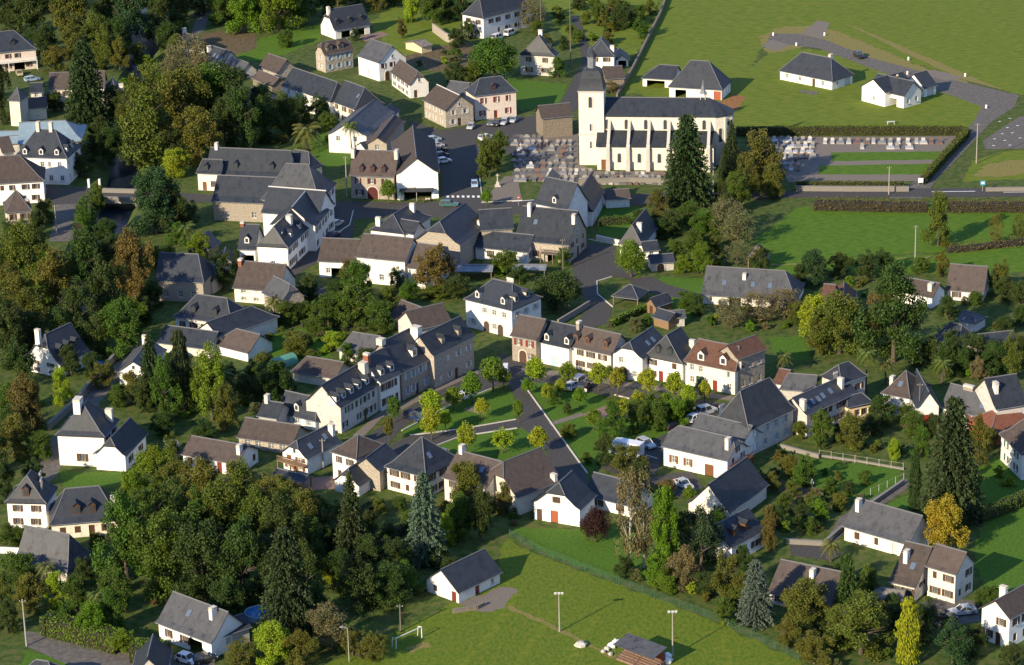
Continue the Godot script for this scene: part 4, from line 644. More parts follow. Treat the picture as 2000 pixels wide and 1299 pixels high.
# ---------------------------------------------------------------- street furniture and odds and ends
func make_furniture() -> void:
	pole("bare wooden utility pole behind the pebbledash house", Vector3(10.8, 0, -255), 13.53, "old_wood")
	pole("tall wooden utility pole beside the church lane", Vector3(18.29, 0, -214.75), 21.72, "old_wood")
	pole("leaning concrete utility pole at the bottom road", Vector3(-76.99, 0, 137.22), 8.11, "post_grey")
	pole("wooden pole behind the football goal", Vector3(-18.62, 0, 135.63), 4.78, "old_wood")
	pole("grey pole on the riverside path", Vector3(-103.72, 0, -74.38), 6.88, "post_grey")
	pole("wooden pole beside the cedar", Vector3(-102.35, 0, -147.57), 7.42, "old_wood")
	pole("wooden pole at the estate road corner", Vector3(113.4, 0, -111.07), 10.01, "post_grey")
	pole("wooden pole on the narrow meadow strip", Vector3(87.41, 0, -36.18), 8.94, "post_grey")
	pole("concrete pole at the cemetery hedge", Vector3(88.93, 0, -87.56), 6.86, "post_grey")
	pole("wooden pole beside the white hip-roofed house", Vector3(74.62, 0, 55.03), 8.1, "old_wood")
	pole("grey pole between the fir and the apse", Vector3(47.57, 0, -83.95), 9.05, "post_grey")
	pole("slim pole beside the red-shuttered stone house", Vector3(-38.24, 0, -97.23), 9.98, "post_grey")
	pole("wooden pole at the balcony house steps", Vector3(11.45, 0, -38.58), 7.24, "old_wood")
	pole("slim pole in the lower green street", Vector3(-34.49, 0, 68.81), 5.76, "post_grey")
	floodlight("floodlight mast standing on the playing field beside the boulder", Vector3(6.21, 0, 137.09), 6.52)
	floodlight("floodlight mast standing beside the grandstand", Vector3(23.26, 0, 146.52), 7.44)
	street_lamp("curved street lamp at the thicket behind the goal", Vector3(-26.25, 0, 145.4), 5.82)
	goal("white football goal at the edge of the playing field", Vector3(-19.15, 0, 141.64), 0.757, 5.33)
	grandstand(Vector3(14.3, 0, 147.38), -0.751, 7.41)
	pool("oval above-ground pool with bright blue water beside the villa", Vector3(-131.61, 0, -247.04), 2.9, 1.7, "pool_water")
	pool("round garden pool with white rim beside the tall spruce", Vector3(-41.35, 0, 129), 2.2, 2.2, "pool_water")
	bridge(Vector3(-97.62, 0, -102.5), Vector3(-88.24, 0, -100.84))
	awning(Vector3(-25.61, 0, -93.24), Vector3(-17.52, 0, -92.93))
	awning_cross(Vector3(-25.5, 0, -93.64), -0.038)
	bus_sign(Vector3(110.93, 0, -88.05))
	notice_board(Vector3(97.35, 0, -94.21))
	round_sign(Vector3(2.33, 0, -86.33))
	monument(Vector3(-2.51, 0, -102.35))
	bollard(Vector3(77.4, 0, -243.97))
	bollard(Vector3(91.97, 0, -242.37))
	bollard(Vector3(82.68, 0, -231.25))
	bollard(Vector3(111.64, 0, -211.78))
	bollard(Vector3(109.1, 0, -196.34))
	bollard(Vector3(124.19, 0, -192.59))
	bollard(Vector3(124.25, 0, -160.14))
	bench(Vector3(13.22, 0, 34.98), -0.796)
	bench(Vector3(12, 0, 33.27), -0.797)
	boulder(Vector3(9.32, 0, 142.24))
	rubble(Vector3(12.69, 0, 144.7), 0.45)
	rubble(Vector3(13.36, 0, 143.87), 0.57)
	rubble(Vector3(14.1, 0, 143.04), 0.69)
	rubble(Vector3(14.77, 0, 142.2), 0.81)
	rubble(Vector3(13.75, 0, 145.63), 0.45)
	rubble(Vector3(21.93, 0, 147.82), 0.57)
	rubble(Vector3(22.45, 0, 146.99), 0.69)
	rubble(Vector3(22.26, 0, 148.86), 0.81)
	rubble(Vector3(21.59, 0, 149.51), 0.45)
	rubble(Vector3(22.76, 0, 148.21), 0.57)
	tunnel(Vector3(-48.28, 0, 17.73), 0.775)
	swing_frame(Vector3(19.24, 0, 47.04))
	spring_toy(Vector3(16.95, 0, 48.94))
	garden_table(Vector3(97.8, 0, -147.47))
	market_table(Vector3(-19.31, 0, -92.27), 0)
	trampoline(Vector3(-82.98, 0, 12.3))
	person(Vector3(51.68, 0, 83.35))

# ---------------------------------------------------------------- vegetation
func make_trees() -> void:
	var crowns := {"round": [], "broad": [], "conifer": [], "column": [], "airy": [], "palm": [], "young": [], "bush": []}
	for k in 9: crowns.broad.append(crown_lobed(100 + k * 13, 6 + k % 4, 11, 170, 0.0135))
	for k in 3: crowns.round.append(crown_broad(200 + k * 9, 52, 190, 0.017))
	for k in 4: crowns.young.append(crown_broad(300 + k * 7, 34, 120, 0.026, 1.5))
	for k in 5: crowns.bush.append(crown_lobed(400 + k * 17, 4 + k % 3, 7, 75, 0.03))
	for k in 3: crowns.conifer.append(crown_conifer(500 + k * 11, 46, 0.0175, [0.55, 0.7, 0.95][k]))
	for k in 2: crowns.column.append(crown_column(600 + k, 5200, 0.022))
	for k in 3: crowns.airy.append(crown_airy(700 + k * 5, 90, 55, 0.018))
	for k in 2: crowns.palm.append(palm_crown(800 + k, 34))
	var trunks := [trunk_mesh(1, 7), trunk_mesh(2, 9), trunk_mesh(3, 6)]
	var straight := trunk_mesh(4, 0)
	var n := 0
	for q in TREES:   # [kind, foliage, label number, x, z, height, width]
		n += 1
		var lb: Array = TREE_LABELS[int(q[2])]
		var h: float = q[5]; var w: float = q[6]
		var o := thing(lb[0], lb[1], lb[2], Vector3(q[3], 0, q[4]), fmod(n * 2.399, TAU), lb[3])
		var shape: String = KINDS[int(q[0])]
		var leaves: Material = M["l_" + FOLIAGE[int(q[1])] + ["", "_b", "_c"][n % 3]]
		var set_: Array = crowns[shape]
		var cm: Mesh = set_[0 if shape == "conifer" and w / h > 0.5 else n % set_.size()]
		var foot := -0.03 if shape in ["broad", "round"] else 0.04 if shape in ["conifer", "column"] else 0.14 if shape == "airy" else 0.16 if shape == "young" else 0.0
		if shape == "palm":
			part("trunk", straight, M.bark, o, Transform3D(Basis().scaled(Vector3(7.0, h, 7.0)), Vector3.ZERO))
			part("crown", cm, leaves, o, Transform3D(Basis().scaled(Vector3.ONE * w), Vector3(0, h * 0.8 - 0.55 * w + 0.1, 0)))
			continue
		if shape != "bush":
			part("trunk", straight if shape in ["conifer", "column"] else trunks[n % 3], M.pale_bark if lb[0] == "birch_tree" else M.bark, o, Transform3D(Basis().scaled(Vector3(w * 1.1, h, w * 1.1) if shape != "conifer" else Vector3(h * 0.5, h, h * 0.5)), Vector3.ZERO))
		part("crown", cm, leaves, o, Transform3D(Basis().scaled(Vector3(w, h * (1.0 - foot) * (0.93 if shape in ["conifer", "column"] else 1.04), w) * (1.18 if shape == "young" else 1.08)), Vector3(0, h * foot - (0.08 * h if shape == "bush" else 0.0), 0)))

# ---------------------------------------------------------------- helpers
func nm(called: String) -> String:
	var n: int = used.get(called, 0)
	used[called] = n + 1
	return called if n == 0 else "%s_%03d" % [called, n]

func tag(o: Node3D, label: String, category := "", group := "", kind := "") -> Node3D:
	if label: o.set_meta("label", label)
	if category: o.set_meta("category", category)
	if group: o.set_meta("group", group)
	if kind: o.set_meta("kind", kind)
	return o

func thing(called: String, label: String, category: String, at: Vector3, yaw := 0.0, group := "") -> Node3D:
	var o := Node3D.new()
	o.name = nm(called)
	add_child(o)
	o.position = at
	o.rotation.y = yaw
	tag(o, label, category, group)
	return o

func part(called: String, mesh: Mesh, mat: Material, parent: Node3D, xf := Transform3D()) -> MeshInstance3D:
	var o := MeshInstance3D.new()
	o.name = called
	o.mesh = mesh
	o.material_override = mat
	parent.add_child(o, true)
	o.transform = xf
	return o

func solo(called: String, mesh: Mesh, mat: Material, label: String, category: String, at := Vector3.ZERO, yaw := 0.0, group := "") -> MeshInstance3D:
	var o := MeshInstance3D.new()
	o.name = nm(called)
	o.mesh = mesh
	o.material_override = mat
	add_child(o)
	o.position = at
	o.rotation.y = yaw
	tag(o, label, category, group)
	return o

func structure(called: String, mesh: Mesh, mat: Material, label := "") -> MeshInstance3D:
	var o := MeshInstance3D.new()
	o.name = nm(called)
	o.mesh = mesh
	o.material_override = mat
	add_child(o)
	tag(o, label, "", "", "structure")
	return o

func begin() -> SurfaceTool:
	var st := SurfaceTool.new()
	st.begin(Mesh.PRIMITIVE_TRIANGLES)
	st.set_smooth_group(-1)
	return st

func done(st: SurfaceTool) -> ArrayMesh:
	st.generate_normals()
	return st.commit()

func tri(st: SurfaceTool, a: Vector3, b: Vector3, c: Vector3) -> void:
	st.add_vertex(a); st.add_vertex(b); st.add_vertex(c)

# quad with corners counter-clockwise seen from outside
func quad(st: SurfaceTool, a: Vector3, b: Vector3, c: Vector3, d: Vector3) -> void:
	tri(st, a, c, b); tri(st, a, d, c)

func box(st: SurfaceTool, lo: Vector3, hi: Vector3, xf := Transform3D()) -> void:
	var p: Array = []
	for k in 8:
		p.append(xf * Vector3(hi.x if k & 1 else lo.x, hi.y if k & 2 else lo.y, hi.z if k & 4 else lo.z))
	quad(st, p[4], p[5], p[7], p[6]); quad(st, p[1], p[0], p[2], p[3])
	quad(st, p[0], p[4], p[6], p[2]); quad(st, p[5], p[1], p[3], p[7])
	quad(st, p[6], p[7], p[3], p[2]); quad(st, p[0], p[1], p[5], p[4])

var box_cache := {}
# shared box mesh with small chamfer look, centred in x and z, standing on y = 0
func slab(w: float, h: float, d: float) -> ArrayMesh:
	var key := "%.2f,%.2f,%.2f" % [w, h, d]
	if not box_cache.has(key):
		var st := begin()
		box(st, Vector3(-w / 2, 0, -d / 2), Vector3(w / 2, h, d / 2))
		box_cache[key] = done(st)
	return box_cache[key]

func bar(st: SurfaceTool, a: Vector3, b: Vector3, r0: float, r1: float, sides := 6) -> void:
	var ax := (b - a).normalized()
	var u := ax.cross(Vector3.RIGHT if absf(ax.x) < 0.8 else Vector3.FORWARD).normalized()
	var v := ax.cross(u)
	for k in sides:
		var c0 := u * cos(TAU * k / sides) + v * sin(TAU * k / sides)
		var c1 := u * cos(TAU * (k + 1) / sides) + v * sin(TAU * (k + 1) / sides)
		quad(st, a + c1 * r0, a + c0 * r0, b + c0 * r1, b + c1 * r1)
		tri(st, b, b + c0 * r1, b + c1 * r1)

# flat sheet of a polygon given as [x, z, x, z ...]; wob roughens the outline
func sheet(pts: Array, y: float, wob := 0.0) -> ArrayMesh:
	var poly := PackedVector2Array()
	for k in range(0, pts.size(), 2):
		poly.append(Vector2(pts[k], pts[k + 1]))
	if wob > 0.0:
		var fine := PackedVector2Array()
		for k in poly.size():
			var a := poly[k]
			var b := poly[(k + 1) % poly.size()]
			var n := maxi(1, int(a.distance_to(b) / 0.8))
			for j in n:
				var q := a.lerp(b, float(j) / n)
				fine.append(q + Vector2(wnoise.get_noise_2d(q.x * 6.0, q.y * 6.0), wnoise.get_noise_2d(q.x * 6.0 + 300.0, q.y * 6.0)) * wob * 2.0)
		poly = fine
	var st := begin()
	var ids := Geometry2D.triangulate_polygon(poly)
	if ids.is_empty():
		if wob > 0.05: return sheet(pts, y, wob * 0.4)
		print("bad polygon ", pts.slice(0, 4))
	for k in range(0, ids.size(), 3):
		var a := poly[ids[k]]; var b := poly[ids[k + 1]]; var c := poly[ids[k + 2]]
		if (b - a).cross(c - a) < 0.0:
			var t := b; b = c; c = t
		tri(st, Vector3(a.x, y, a.y), Vector3(b.x, y, b.y), Vector3(c.x, y, c.y))
	return done(st)

# band of given width and height following [x, z, ...], a wall or kerb
func band(st: SurfaceTool, pts: Array, w: float, h0: float, h1: float) -> void:
	for k in range(0, pts.size() - 2, 2):
		var a := Vector3(pts[k], 0, pts[k + 1])
		var b := Vector3(pts[k + 2], 0, pts[k + 3])
		var L := a.distance_to(b)
		var yaw := atan2(-(b.z - a.z), b.x - a.x)
		box(st, Vector3(-w / 2 if k > 0 else 0.0, h0, -w / 2), Vector3(L + (w / 2 if k < pts.size() - 4 else 0.0), h1 + 0.003 * ((k / 2) % 2), w / 2), Transform3D(Basis(Vector3.UP, yaw), a))

# ---------------------------------------------------------------- materials
func lin(r: float, g: float, b: float) -> Color:
	return Color(r, g, b).linear_to_srgb()

# mottled matt surface: stops are linear colours from the noise's low to its high end
func mottled(key: String, stops: Array, tile: float, rough := 0.9, freq := 0.012, oct := 6, size := 512, gain := 0.6, bump := 0.0) -> StandardMaterial3D:
	var n := FastNoiseLite.new()
	n.seed = key.hash() % 10000
	n.noise_type = FastNoiseLite.TYPE_SIMPLEX_SMOOTH
	n.frequency = freq
	n.fractal_octaves = oct
	n.fractal_gain = gain
	var g := Gradient.new()
	var offs := PackedFloat32Array()
	var cols := PackedColorArray()
	for k in stops.size():
		offs.append(0.15 + 0.7 * k / maxf(1.0, stops.size() - 1))
		cols.append(lin(stops[k][0], stops[k][1], stops[k][2]))
	g.offsets = offs
	g.colors = cols
	var t := NoiseTexture2D.new()
	t.width = size; t.height = size
	t.seamless = true
	t.noise = n
	t.color_ramp = g
	var m := StandardMaterial3D.new()
	m.resource_name = key
	m.albedo_texture = t
	m.uv1_triplanar = true
	m.uv1_world_triplanar = true
	m.uv1_scale = Vector3.ONE / tile
	m.roughness = rough
	m.metallic_specular = 0.35
	if bump > 0.0:
		var tb := NoiseTexture2D.new()
		tb.width = 256; tb.height = 256
		tb.seamless = true
		tb.noise = n
		tb.as_normal_map = true
		tb.bump_strength = bump
		m.normal_enabled = true
		m.normal_texture = tb
	M[key] = m
	return m

func plain(key: String, r: float, g: float, b: float, rough := 0.6, metal := 0.0) -> StandardMaterial3D:
	var m := StandardMaterial3D.new()
	m.resource_name = key
	m.albedo_color = lin(r, g, b)
	m.roughness = rough
	m.metallic = metal
	M[key] = m
	return m

func leafy(key: String, r: float, g: float, b: float) -> StandardMaterial3D:
	var m := plain(key, r, g, b, 0.6)
	m.vertex_color_use_as_albedo = true
	m.metallic_specular = 0.3
	m.backlight_enabled = true
	m.backlight = lin(r * 0.35, g * 0.4, b * 0.3)
	m.cull_mode = BaseMaterial3D.CULL_DISABLED
	return m

# mottled variants of one wall or roof colour so that no two neighbours are quite alike
func shades(key: String, c: Array, spread: float, tile: float, rough := 0.9, tints := 3, bump := 0.0) -> void:
	for k in tints:
		var f := 1.0 + (k - (tints - 1) / 2.0) * 0.1
		var low := maxf(1.0 - 2.4 * spread, 0.4)
		var a := [c[0] * f * low, c[1] * f * low, c[2] * f * low * 0.96]
		var b := [c[0] * f, c[1] * f, c[2] * f]
		var d := [c[0] * f * (1.0 + spread), c[1] * f * (1.0 + spread * 0.96), c[2] * f * (1.0 + spread * 0.9)]
		mottled(key + str(k), [a, b, b, d], tile * (1.0 + 0.13 * k), rough, 0.014, 7, 512, 0.66, bump)

# ---------------------------------------------------------------- buildings
# height of a roof above its eave at t = 0 (eave) .. 1 (ridge), flatter at the foot
func rise(v: Dictionary, t: float) -> float:
	var k: float = v.k
	var low := k * 0.66
	return v.r * (t / k * low if t < k else low + (t - k) / (1.0 - k) * (1.0 - low))

func end_inset(i: float, f: float, t: float) -> float:
	return 0.0 if i <= 0.0 or t <= f else (t - f) / (1.0 - f) * i

func roof_pt(v: Dictionary, t: float, right: bool, back: bool, dy: float) -> Vector3:
	# ridge frame: length L along x, span S along -z
	var e := end_inset(v.ir if right else v.il, v.fr if right else v.fl, t)
	return Vector3(v.L - e if right else e, v.h + rise(v, t) + dy, -(v.S - t * v.S / 2.0) if back else -t * v.S / 2.0)

func roof_mesh(v: Dictionary) -> ArrayMesh:
	var st := begin()
	var ts := [0.0, v.k]
	for f in [v.fl, v.fr]:
		if f > v.k and f < 0.99 and not ts.has(f): ts.append(f)
	ts.append(1.0)
	ts.sort()
	for low in 2:
		var dy := 0.0 if low == 0 else -0.16
		for i in ts.size() - 1:
			var a: float = ts[i]; var b: float = ts[i + 1]
			var f0 := roof_pt(v, a, false, false, dy); var f1 := roof_pt(v, a, true, false, dy)
			var f2 := roof_pt(v, b, true, false, dy); var f3 := roof_pt(v, b, false, false, dy)
			var k0 := roof_pt(v, a, true, true, dy); var k1 := roof_pt(v, a, false, true, dy)
			var k2 := roof_pt(v, b, false, true, dy); var k3 := roof_pt(v, b, true, true, dy)
			quad(st, f0, f1, f2, f3); quad(st, k0, k1, k2, k3)
			if v.il > 0.0 and a >= v.fl - 0.001: quad(st, k1, f0, f3, k2)
			if v.ir > 0.0 and a >= v.fr - 0.001: quad(st, f1, k0, k3, f2)
	var down := Vector3(0, -0.16, 0)
	# closing edges: eaves, and verges where an end is a gable
	for i in ts.size() - 1:
		for right in [false, true]:
			var f: float = v.fr if right else v.fl
			var hip: bool = (v.ir if right else v.il) > 0.0
			if hip and ts[i] >= f - 0.001: continue
			for back in [false, true]:
				var p := roof_pt(v, ts[i], right, back, 0.0); var q := roof_pt(v, ts[i + 1], right, back, 0.0)
				quad(st, p + down, q + down, q, p)
	for back in [false, true]:
		var p := roof_pt(v, 0.0, false, back, 0.0); var q := roof_pt(v, 0.0, true, back, 0.0)
		quad(st, p + down, q + down, q, p)
	for right in [false, true]:
		var f: float = v.fr if right else v.fl
		if (v.ir if right else v.il) > 0.0:
			var p := roof_pt(v, f, right, false, 0.0); var q := roof_pt(v, f, right, true, 0.0)
			quad(st, p + down, q + down, q, p)
	return done(st)

func ridge_mesh(v: Dictionary) -> ArrayMesh:
	var st := begin()
	var a := roof_pt(v, 1.0, false, false, 0.03); var b := roof_pt(v, 1.0, true, false, 0.03)
	bar(st, a, b, 0.13, 0.13, 5)
	for right in [false, true]:
		var i: float = v.ir if right else v.il
		var f: float = v.fr if right else v.fl
		if i > 0.0:
			for back in [false, true]:
				var t0 := maxf(f, v.k)
				bar(st, roof_pt(v, t0, right, back, 0.02), b if right else a, 0.09, 0.09, 5)
				if f <= 0.0: bar(st, roof_pt(v, 0.0, right, back, 0.02), roof_pt(v, v.k, right, back, 0.02), 0.09, 0.09, 5)
	return done(st)

# one wall face with real openings; o origin at its foot, u along, n outward; holes [u0, v0, u1, v1]
func wall_face(st: SurfaceTool, o: Vector3, u: Vector3, n: Vector3, length: float, h: float, holes: Array) -> void:
	var xs := [0.0, length]
	var ys := [0.0, h]
	for q in holes:
		for a in [q[0], q[2]]: if not xs.has(a): xs.append(a)
		for a in [q[1], q[3]]: if not ys.has(a): ys.append(a)
	xs.sort(); ys.sort()
	var up := Vector3.UP
	for i in xs.size() - 1:
		for j in ys.size() - 1:
			var cx: float = (xs[i] + xs[i + 1]) / 2; var cy: float = (ys[j] + ys[j + 1]) / 2
			var open := false
			for q in holes:
				if cx > q[0] and cx < q[2] and cy > q[1] and cy < q[3]: open = true
			if open: continue
			quad(st, o + u * xs[i] + up * ys[j], o + u * xs[i + 1] + up * ys[j], o + u * xs[i + 1] + up * ys[j + 1], o + u * xs[i] + up * ys[j + 1])
	for q in holes:
		var a: Vector3 = o + u * q[0] + up * q[1]; var b: Vector3 = o + u * q[2] + up * q[1]
		var c: Vector3 = o + u * q[2] + up * q[3]; var d: Vector3 = o + u * q[0] + up * q[3]
		var w := -n * 0.22
		quad(st, a + w, a, d, d + w); quad(st, b, b + w, c + w, c)
		quad(st, d, c, c + w, d + w); quad(st, a + w, b + w, b, a)

var win_cache := {}
func window_ring(w: float, h: float, mid: bool) -> ArrayMesh:
	var key := "r%.2f,%.2f,%s" % [w, h, mid]
	if not win_cache.has(key):
		var st := begin()
		var t := 0.07
		box(st, Vector3(-w / 2, 0, -0.03), Vector3(-w / 2 + t, h, 0.03))
		box(st, Vector3(w / 2 - t, 0, -0.03), Vector3(w / 2, h, 0.03))
		box(st, Vector3(-w / 2 + t, 0, -0.03), Vector3(w / 2 - t, t, 0.03))
		box(st, Vector3(-w / 2 + t, h - t, -0.03), Vector3(w / 2 - t, h, 0.03))
		if mid:
			box(st, Vector3(-t / 2, t, -0.025), Vector3(t / 2, h - t, 0.028))
			box(st, Vector3(-w / 2 + t, h * 0.55, -0.022), Vector3(w / 2 - t, h * 0.55 + 0.04, 0.025))
		win_cache[key] = done(st)
	return win_cache[key]

# boards and cross rails of a shutter leaf or a door leaf
func leaf_panel(w: float, h: float) -> ArrayMesh:
	var key := "l%.2f,%.2f" % [w, h]
	if not win_cache.has(key):
		var st := begin()
		box(st, Vector3(-w / 2, 0, -0.02), Vector3(w / 2, h, 0.02))
		for y in [0.15, 0.8]:
			box(st, Vector3(-w / 2 + 0.03, h * y, 0.02), Vector3(w / 2 - 0.03, h * y + 0.1, 0.045))
		win_cache[key] = done(st)
	return win_cache[key]

func arch_mesh(w: float, h: float, depth: float) -> ArrayMesh:
	var key := "a%.2f,%.2f,%.2f" % [w, h, depth]
	if not win_cache.has(key):
		var st := begin()
		var pts: Array = [Vector2(-w / 2, 0), Vector2(w / 2, 0)]
		for k in 9:
			pts.append(Vector2(cos(PI * k / 8.0) * w / 2, h - w / 2 + sin(PI * k / 8.0) * w / 2))
		var n := pts.size()
		for k in range(1, n - 1):
			tri(st, Vector3(pts[0].x, pts[0].y, depth), Vector3(pts[k + 1].x, pts[k + 1].y, depth), Vector3(pts[k].x, pts[k].y, depth))
		for k in n:
			var a: Vector2 = pts[k]; var b: Vector2 = pts[(k + 1) % n]
			quad(st, Vector3(a.x, a.y, 0), Vector3(b.x, b.y, 0), Vector3(b.x, b.y, depth), Vector3(a.x, a.y, depth))
		win_cache[key] = done(st)
	return win_cache[key]

# opening: [face, centre along face, foot, width, height, kind, leaf material]
func fit_opening(house: Node3D, xf: Transform3D, q: Array) -> void:
	var w: float = q[3]; var h: float = q[4]; var kind: String = q[5]; var leaf: String = q[6]
	var inn := xf * Transform3D(Basis(), Vector3(0, 0, -0.2))
	if kind == "w" or kind == "v":
		var at := inn if kind == "w" else xf * Transform3D(Basis(), Vector3(0, 0, 0.04))
		var o := part("window", window_ring(w, h, w > 0.7), M.frame_white if leaf != "bn" else M.frame_brown, house, at)
		part("pane", slab(w - 0.02, h - 0.02, 0.02), M.pane if kind == "w" else M.glass, o, Transform3D(Basis(), Vector3(0, 0.01, -0.025 if kind == "w" else -0.03)))
		part("sill", slab(w + 0.24, 0.09, 0.2), M.stone_trim, o, Transform3D(Basis(), Vector3(0, -0.09, 0.25 if kind == "w" else 0.05)))
		if leaf != "" and M.has(leaf):
			for s in [-1, 1]:
				part("shutter", leaf_panel(w * 0.5, h), M[leaf], o, Transform3D(Basis(), Vector3(s * (w * 0.75 + 0.04), 0, 0.235 if kind == "w" else 0.03)))
	elif kind == "c":   # closed shutters fill the opening
		var o := part("window", window_ring(w, h, false), M.frame_white, house, inn)
		for s in [-1, 1]:
			part("shutter", leaf_panel(w * 0.5 - 0.01, h), M[leaf], o, Transform3D(Basis(), Vector3(s * w * 0.25, 0, 0.12)))
	elif kind == "d" or kind == "g":
		var o := part("door", leaf_panel(w, h), M[leaf] if M.has(leaf) else M.br, house, inn)
		if kind == "d":
			part("handle", slab(0.04, 0.12, 0.05), M.metal, o, Transform3D(Basis(), Vector3(w * 0.38, h * 0.45, 0.03)))
	elif kind == "a" or kind == "l":   # arched doorway or lancet window, set in a stone surround
		var o := part("door" if kind == "a" else "window", arch_mesh(w, h, 0.05), (M[leaf] if M.has(leaf) else M.br) if kind == "a" else M.glass, house, xf * Transform3D(Basis(), Vector3(0, 0, 0.01)))
		var st := begin()
		var t := 0.22
		for s in [-1, 1]:
			box(st, Vector3(minf(s * w / 2, s * (w / 2 + t)), 0, 0), Vector3(maxf(s * w / 2, s * (w / 2 + t)), h - w / 2, 0.12))
		for k in 8:
			var a0 := PI * k / 8.0; var a1 := PI * (k + 1) / 8.0
			var c := Vector3(0, h - w / 2, 0)
			var i0 := c + Vector3(cos(a0), sin(a0), 0) * w / 2; var i1 := c + Vector3(cos(a1), sin(a1), 0) * w / 2
			var o0 := c + Vector3(cos(a0), sin(a0), 0) * (w / 2 + t); var o1 := c + Vector3(cos(a1), sin(a1), 0) * (w / 2 + t)
			var f := Vector3(0, 0, 0.12)
			quad(st, o0 + f, o1 + f, i1 + f, i0 + f); quad(st, o0, o1, o1 + f, o0 + f); quad(st, i1, i0, i0 + f, i1 + f)
		part("surround", done(st), M.stone_trim, o, Transform3D(Basis(), Vector3(0, 0, -0.02)))

func dormer(house: Node3D, xf: Transform3D, w: float, h: float, depth: float, face: String, roof: Material) -> void:
	var st := begin()
	box(st, Vector3(-w / 2, -0.6, -depth), Vector3(w / 2, h, 0))
	quad(st, Vector3(-w / 2, h, 0), Vector3(w / 2, h, 0), Vector3(0, h + w * 0.45, 0), Vector3(0, h + w * 0.45, 0))
	var o := part("dormer", done(st), M[face], house, xf)
	part("pane", slab(w * 0.62, h * 0.72, 0.03), M.glass, o, Transform3D(Basis(), Vector3(0, h * 0.16, 0.012)))
	st = begin()
	var e := 0.16
	var r0 := Vector3(0, h + w * 0.55, e * 1.4); var r1 := Vector3(0, h + w * 0.55, -depth - w)
	for s in [-1, 1]:
		var a := Vector3(s * (w / 2 + e), h - 0.05, e); var b := Vector3(s * (w / 2 + e), h - 0.05, -depth)
		quad(st, a, b, r1, r0); quad(st, a - Vector3(0, 0.1, 0), b - Vector3(0, 0.1, 0), r1 - Vector3(0, 0.1, 0), r0 - Vector3(0, 0.1, 0))
		quad(st, a - Vector3(0, 0.1, 0), a, r0, r0 - Vector3(0, 0.1, 0)); quad(st, a - Vector3(0, 0.1, 0), a, b, b - Vector3(0, 0.1, 0))
	part("dormer_roof", done(st), roof, o)

# a building: each volume is a dictionary in metres (o corner x,z; y yaw; w front; d depth; h eave; r ridge rise; ...)
func building(called: String, label: String, category: String, vols: Array, group := "") -> Node3D:
	var v0: Dictionary = vols[0]
	var at := Vector3(v0.o[0], 0, v0.o[1])
	var house := thing(called, label, category, at, v0.y, group)
	var inv := house.transform.affine_inverse()
	for v in vols:
		volume(house, inv * Transform3D(Basis(Vector3.UP, v.y), Vector3(v.o[0], v.get("lift", 0.0), v.o[1])), v)
	return house

# openings from a short list: F3x2bn = three across, two storeys, brown shutters on the front; ! closed; d g a o = door,
# garage, arch, open mouth at a share of the face; G = window in the gable
func openings(spec: String, v: Dictionary) -> Array:
	var res := []
	var ov: float = v.ov
	var len_of := {"F": v.w - 2 * ov, "B": v.w - 2 * ov, "L": v.d - 2 * ov, "R": v.d - 2 * ov}
	var fits := func(q: Array) -> bool:
		var D: float = len_of[q[0]]
		for p in res:
			if p[0] == q[0] and absf(p[1] - q[1]) * D < (p[3] + q[3]) / 2 + 0.15 and p[2] < q[2] + q[4] + 0.1 and q[2] < p[2] + p[4] + 0.1: return false
		return q[1] * D - q[3] / 2 > 0.12 and q[1] * D + q[3] / 2 < D - 0.12 and q[2] + q[4] < v.h - 0.05
	var door := RegEx.create_from_string("^([dgao])([FRLB])([.0-9]+)([a-z]*)(?::([.0-9]+)x([.0-9]+))?$")
	var grid := RegEx.create_from_string("^([FRLB])([0-9])x([0-9])([a-z]*)(!?)$")
	for token in spec.split(" ", false):
		var m := door.search(token)
		if m:
			var sz: Array = {"d": [1.0, 2.1], "g": [2.5, 2.2], "a": [1.5, 2.5], "o": [2.6, 2.2]}[m.get_string(1)]
			if m.get_string(5): sz = [m.get_string(5).to_float(), m.get_string(6).to_float()]
			var q := [m.get_string(2), m.get_string(3).to_float(), 0.0, sz[0], minf(sz[1], v.h - 0.25), m.get_string(1), m.get_string(4)]
			if fits.call(q): res.append(q)
	rng.seed = int(absf(v.o[0] * 13.0 + v.o[1] * 57.0)) + 3
	var wide := rng.randf_range(0.8, 1.1)
	var tall := rng.randf_range(1.15, 1.5)
	for token in spec.split(" ", false):
		var m := grid.search(token)
		if m:
			var n := m.get_string(2).to_int(); var rows := m.get_string(3).to_int()
			var storey: float = v.h / rows
			for j in rows:
				for i in n:
					# every old house has its own window sizes, odd spacings and a few shut leaves
					var shut: bool = m.get_string(5) != "" or (m.get_string(4) != "" and rng.randf() < 0.16)
					var q := [m.get_string(1), (i + 0.5) / n * 0.92 + 0.04 + rng.randf_range(-0.025, 0.025), j * storey + minf(0.95, storey * 0.3), wide * (1.0 if rng.randf() < 0.8 else 0.75), minf(tall, storey * 0.52), "c" if shut else "w", m.get_string(4)]
					if rng.randf() > 0.07 and fits.call(q): res.append(q)
		elif token[0] == "G":
			res.append([token[1], 0.5, v.h + 0.12 * v.r, 0.7, minf(1.1, 0.4 * v.r), "v", token.substr(2)])
	return res

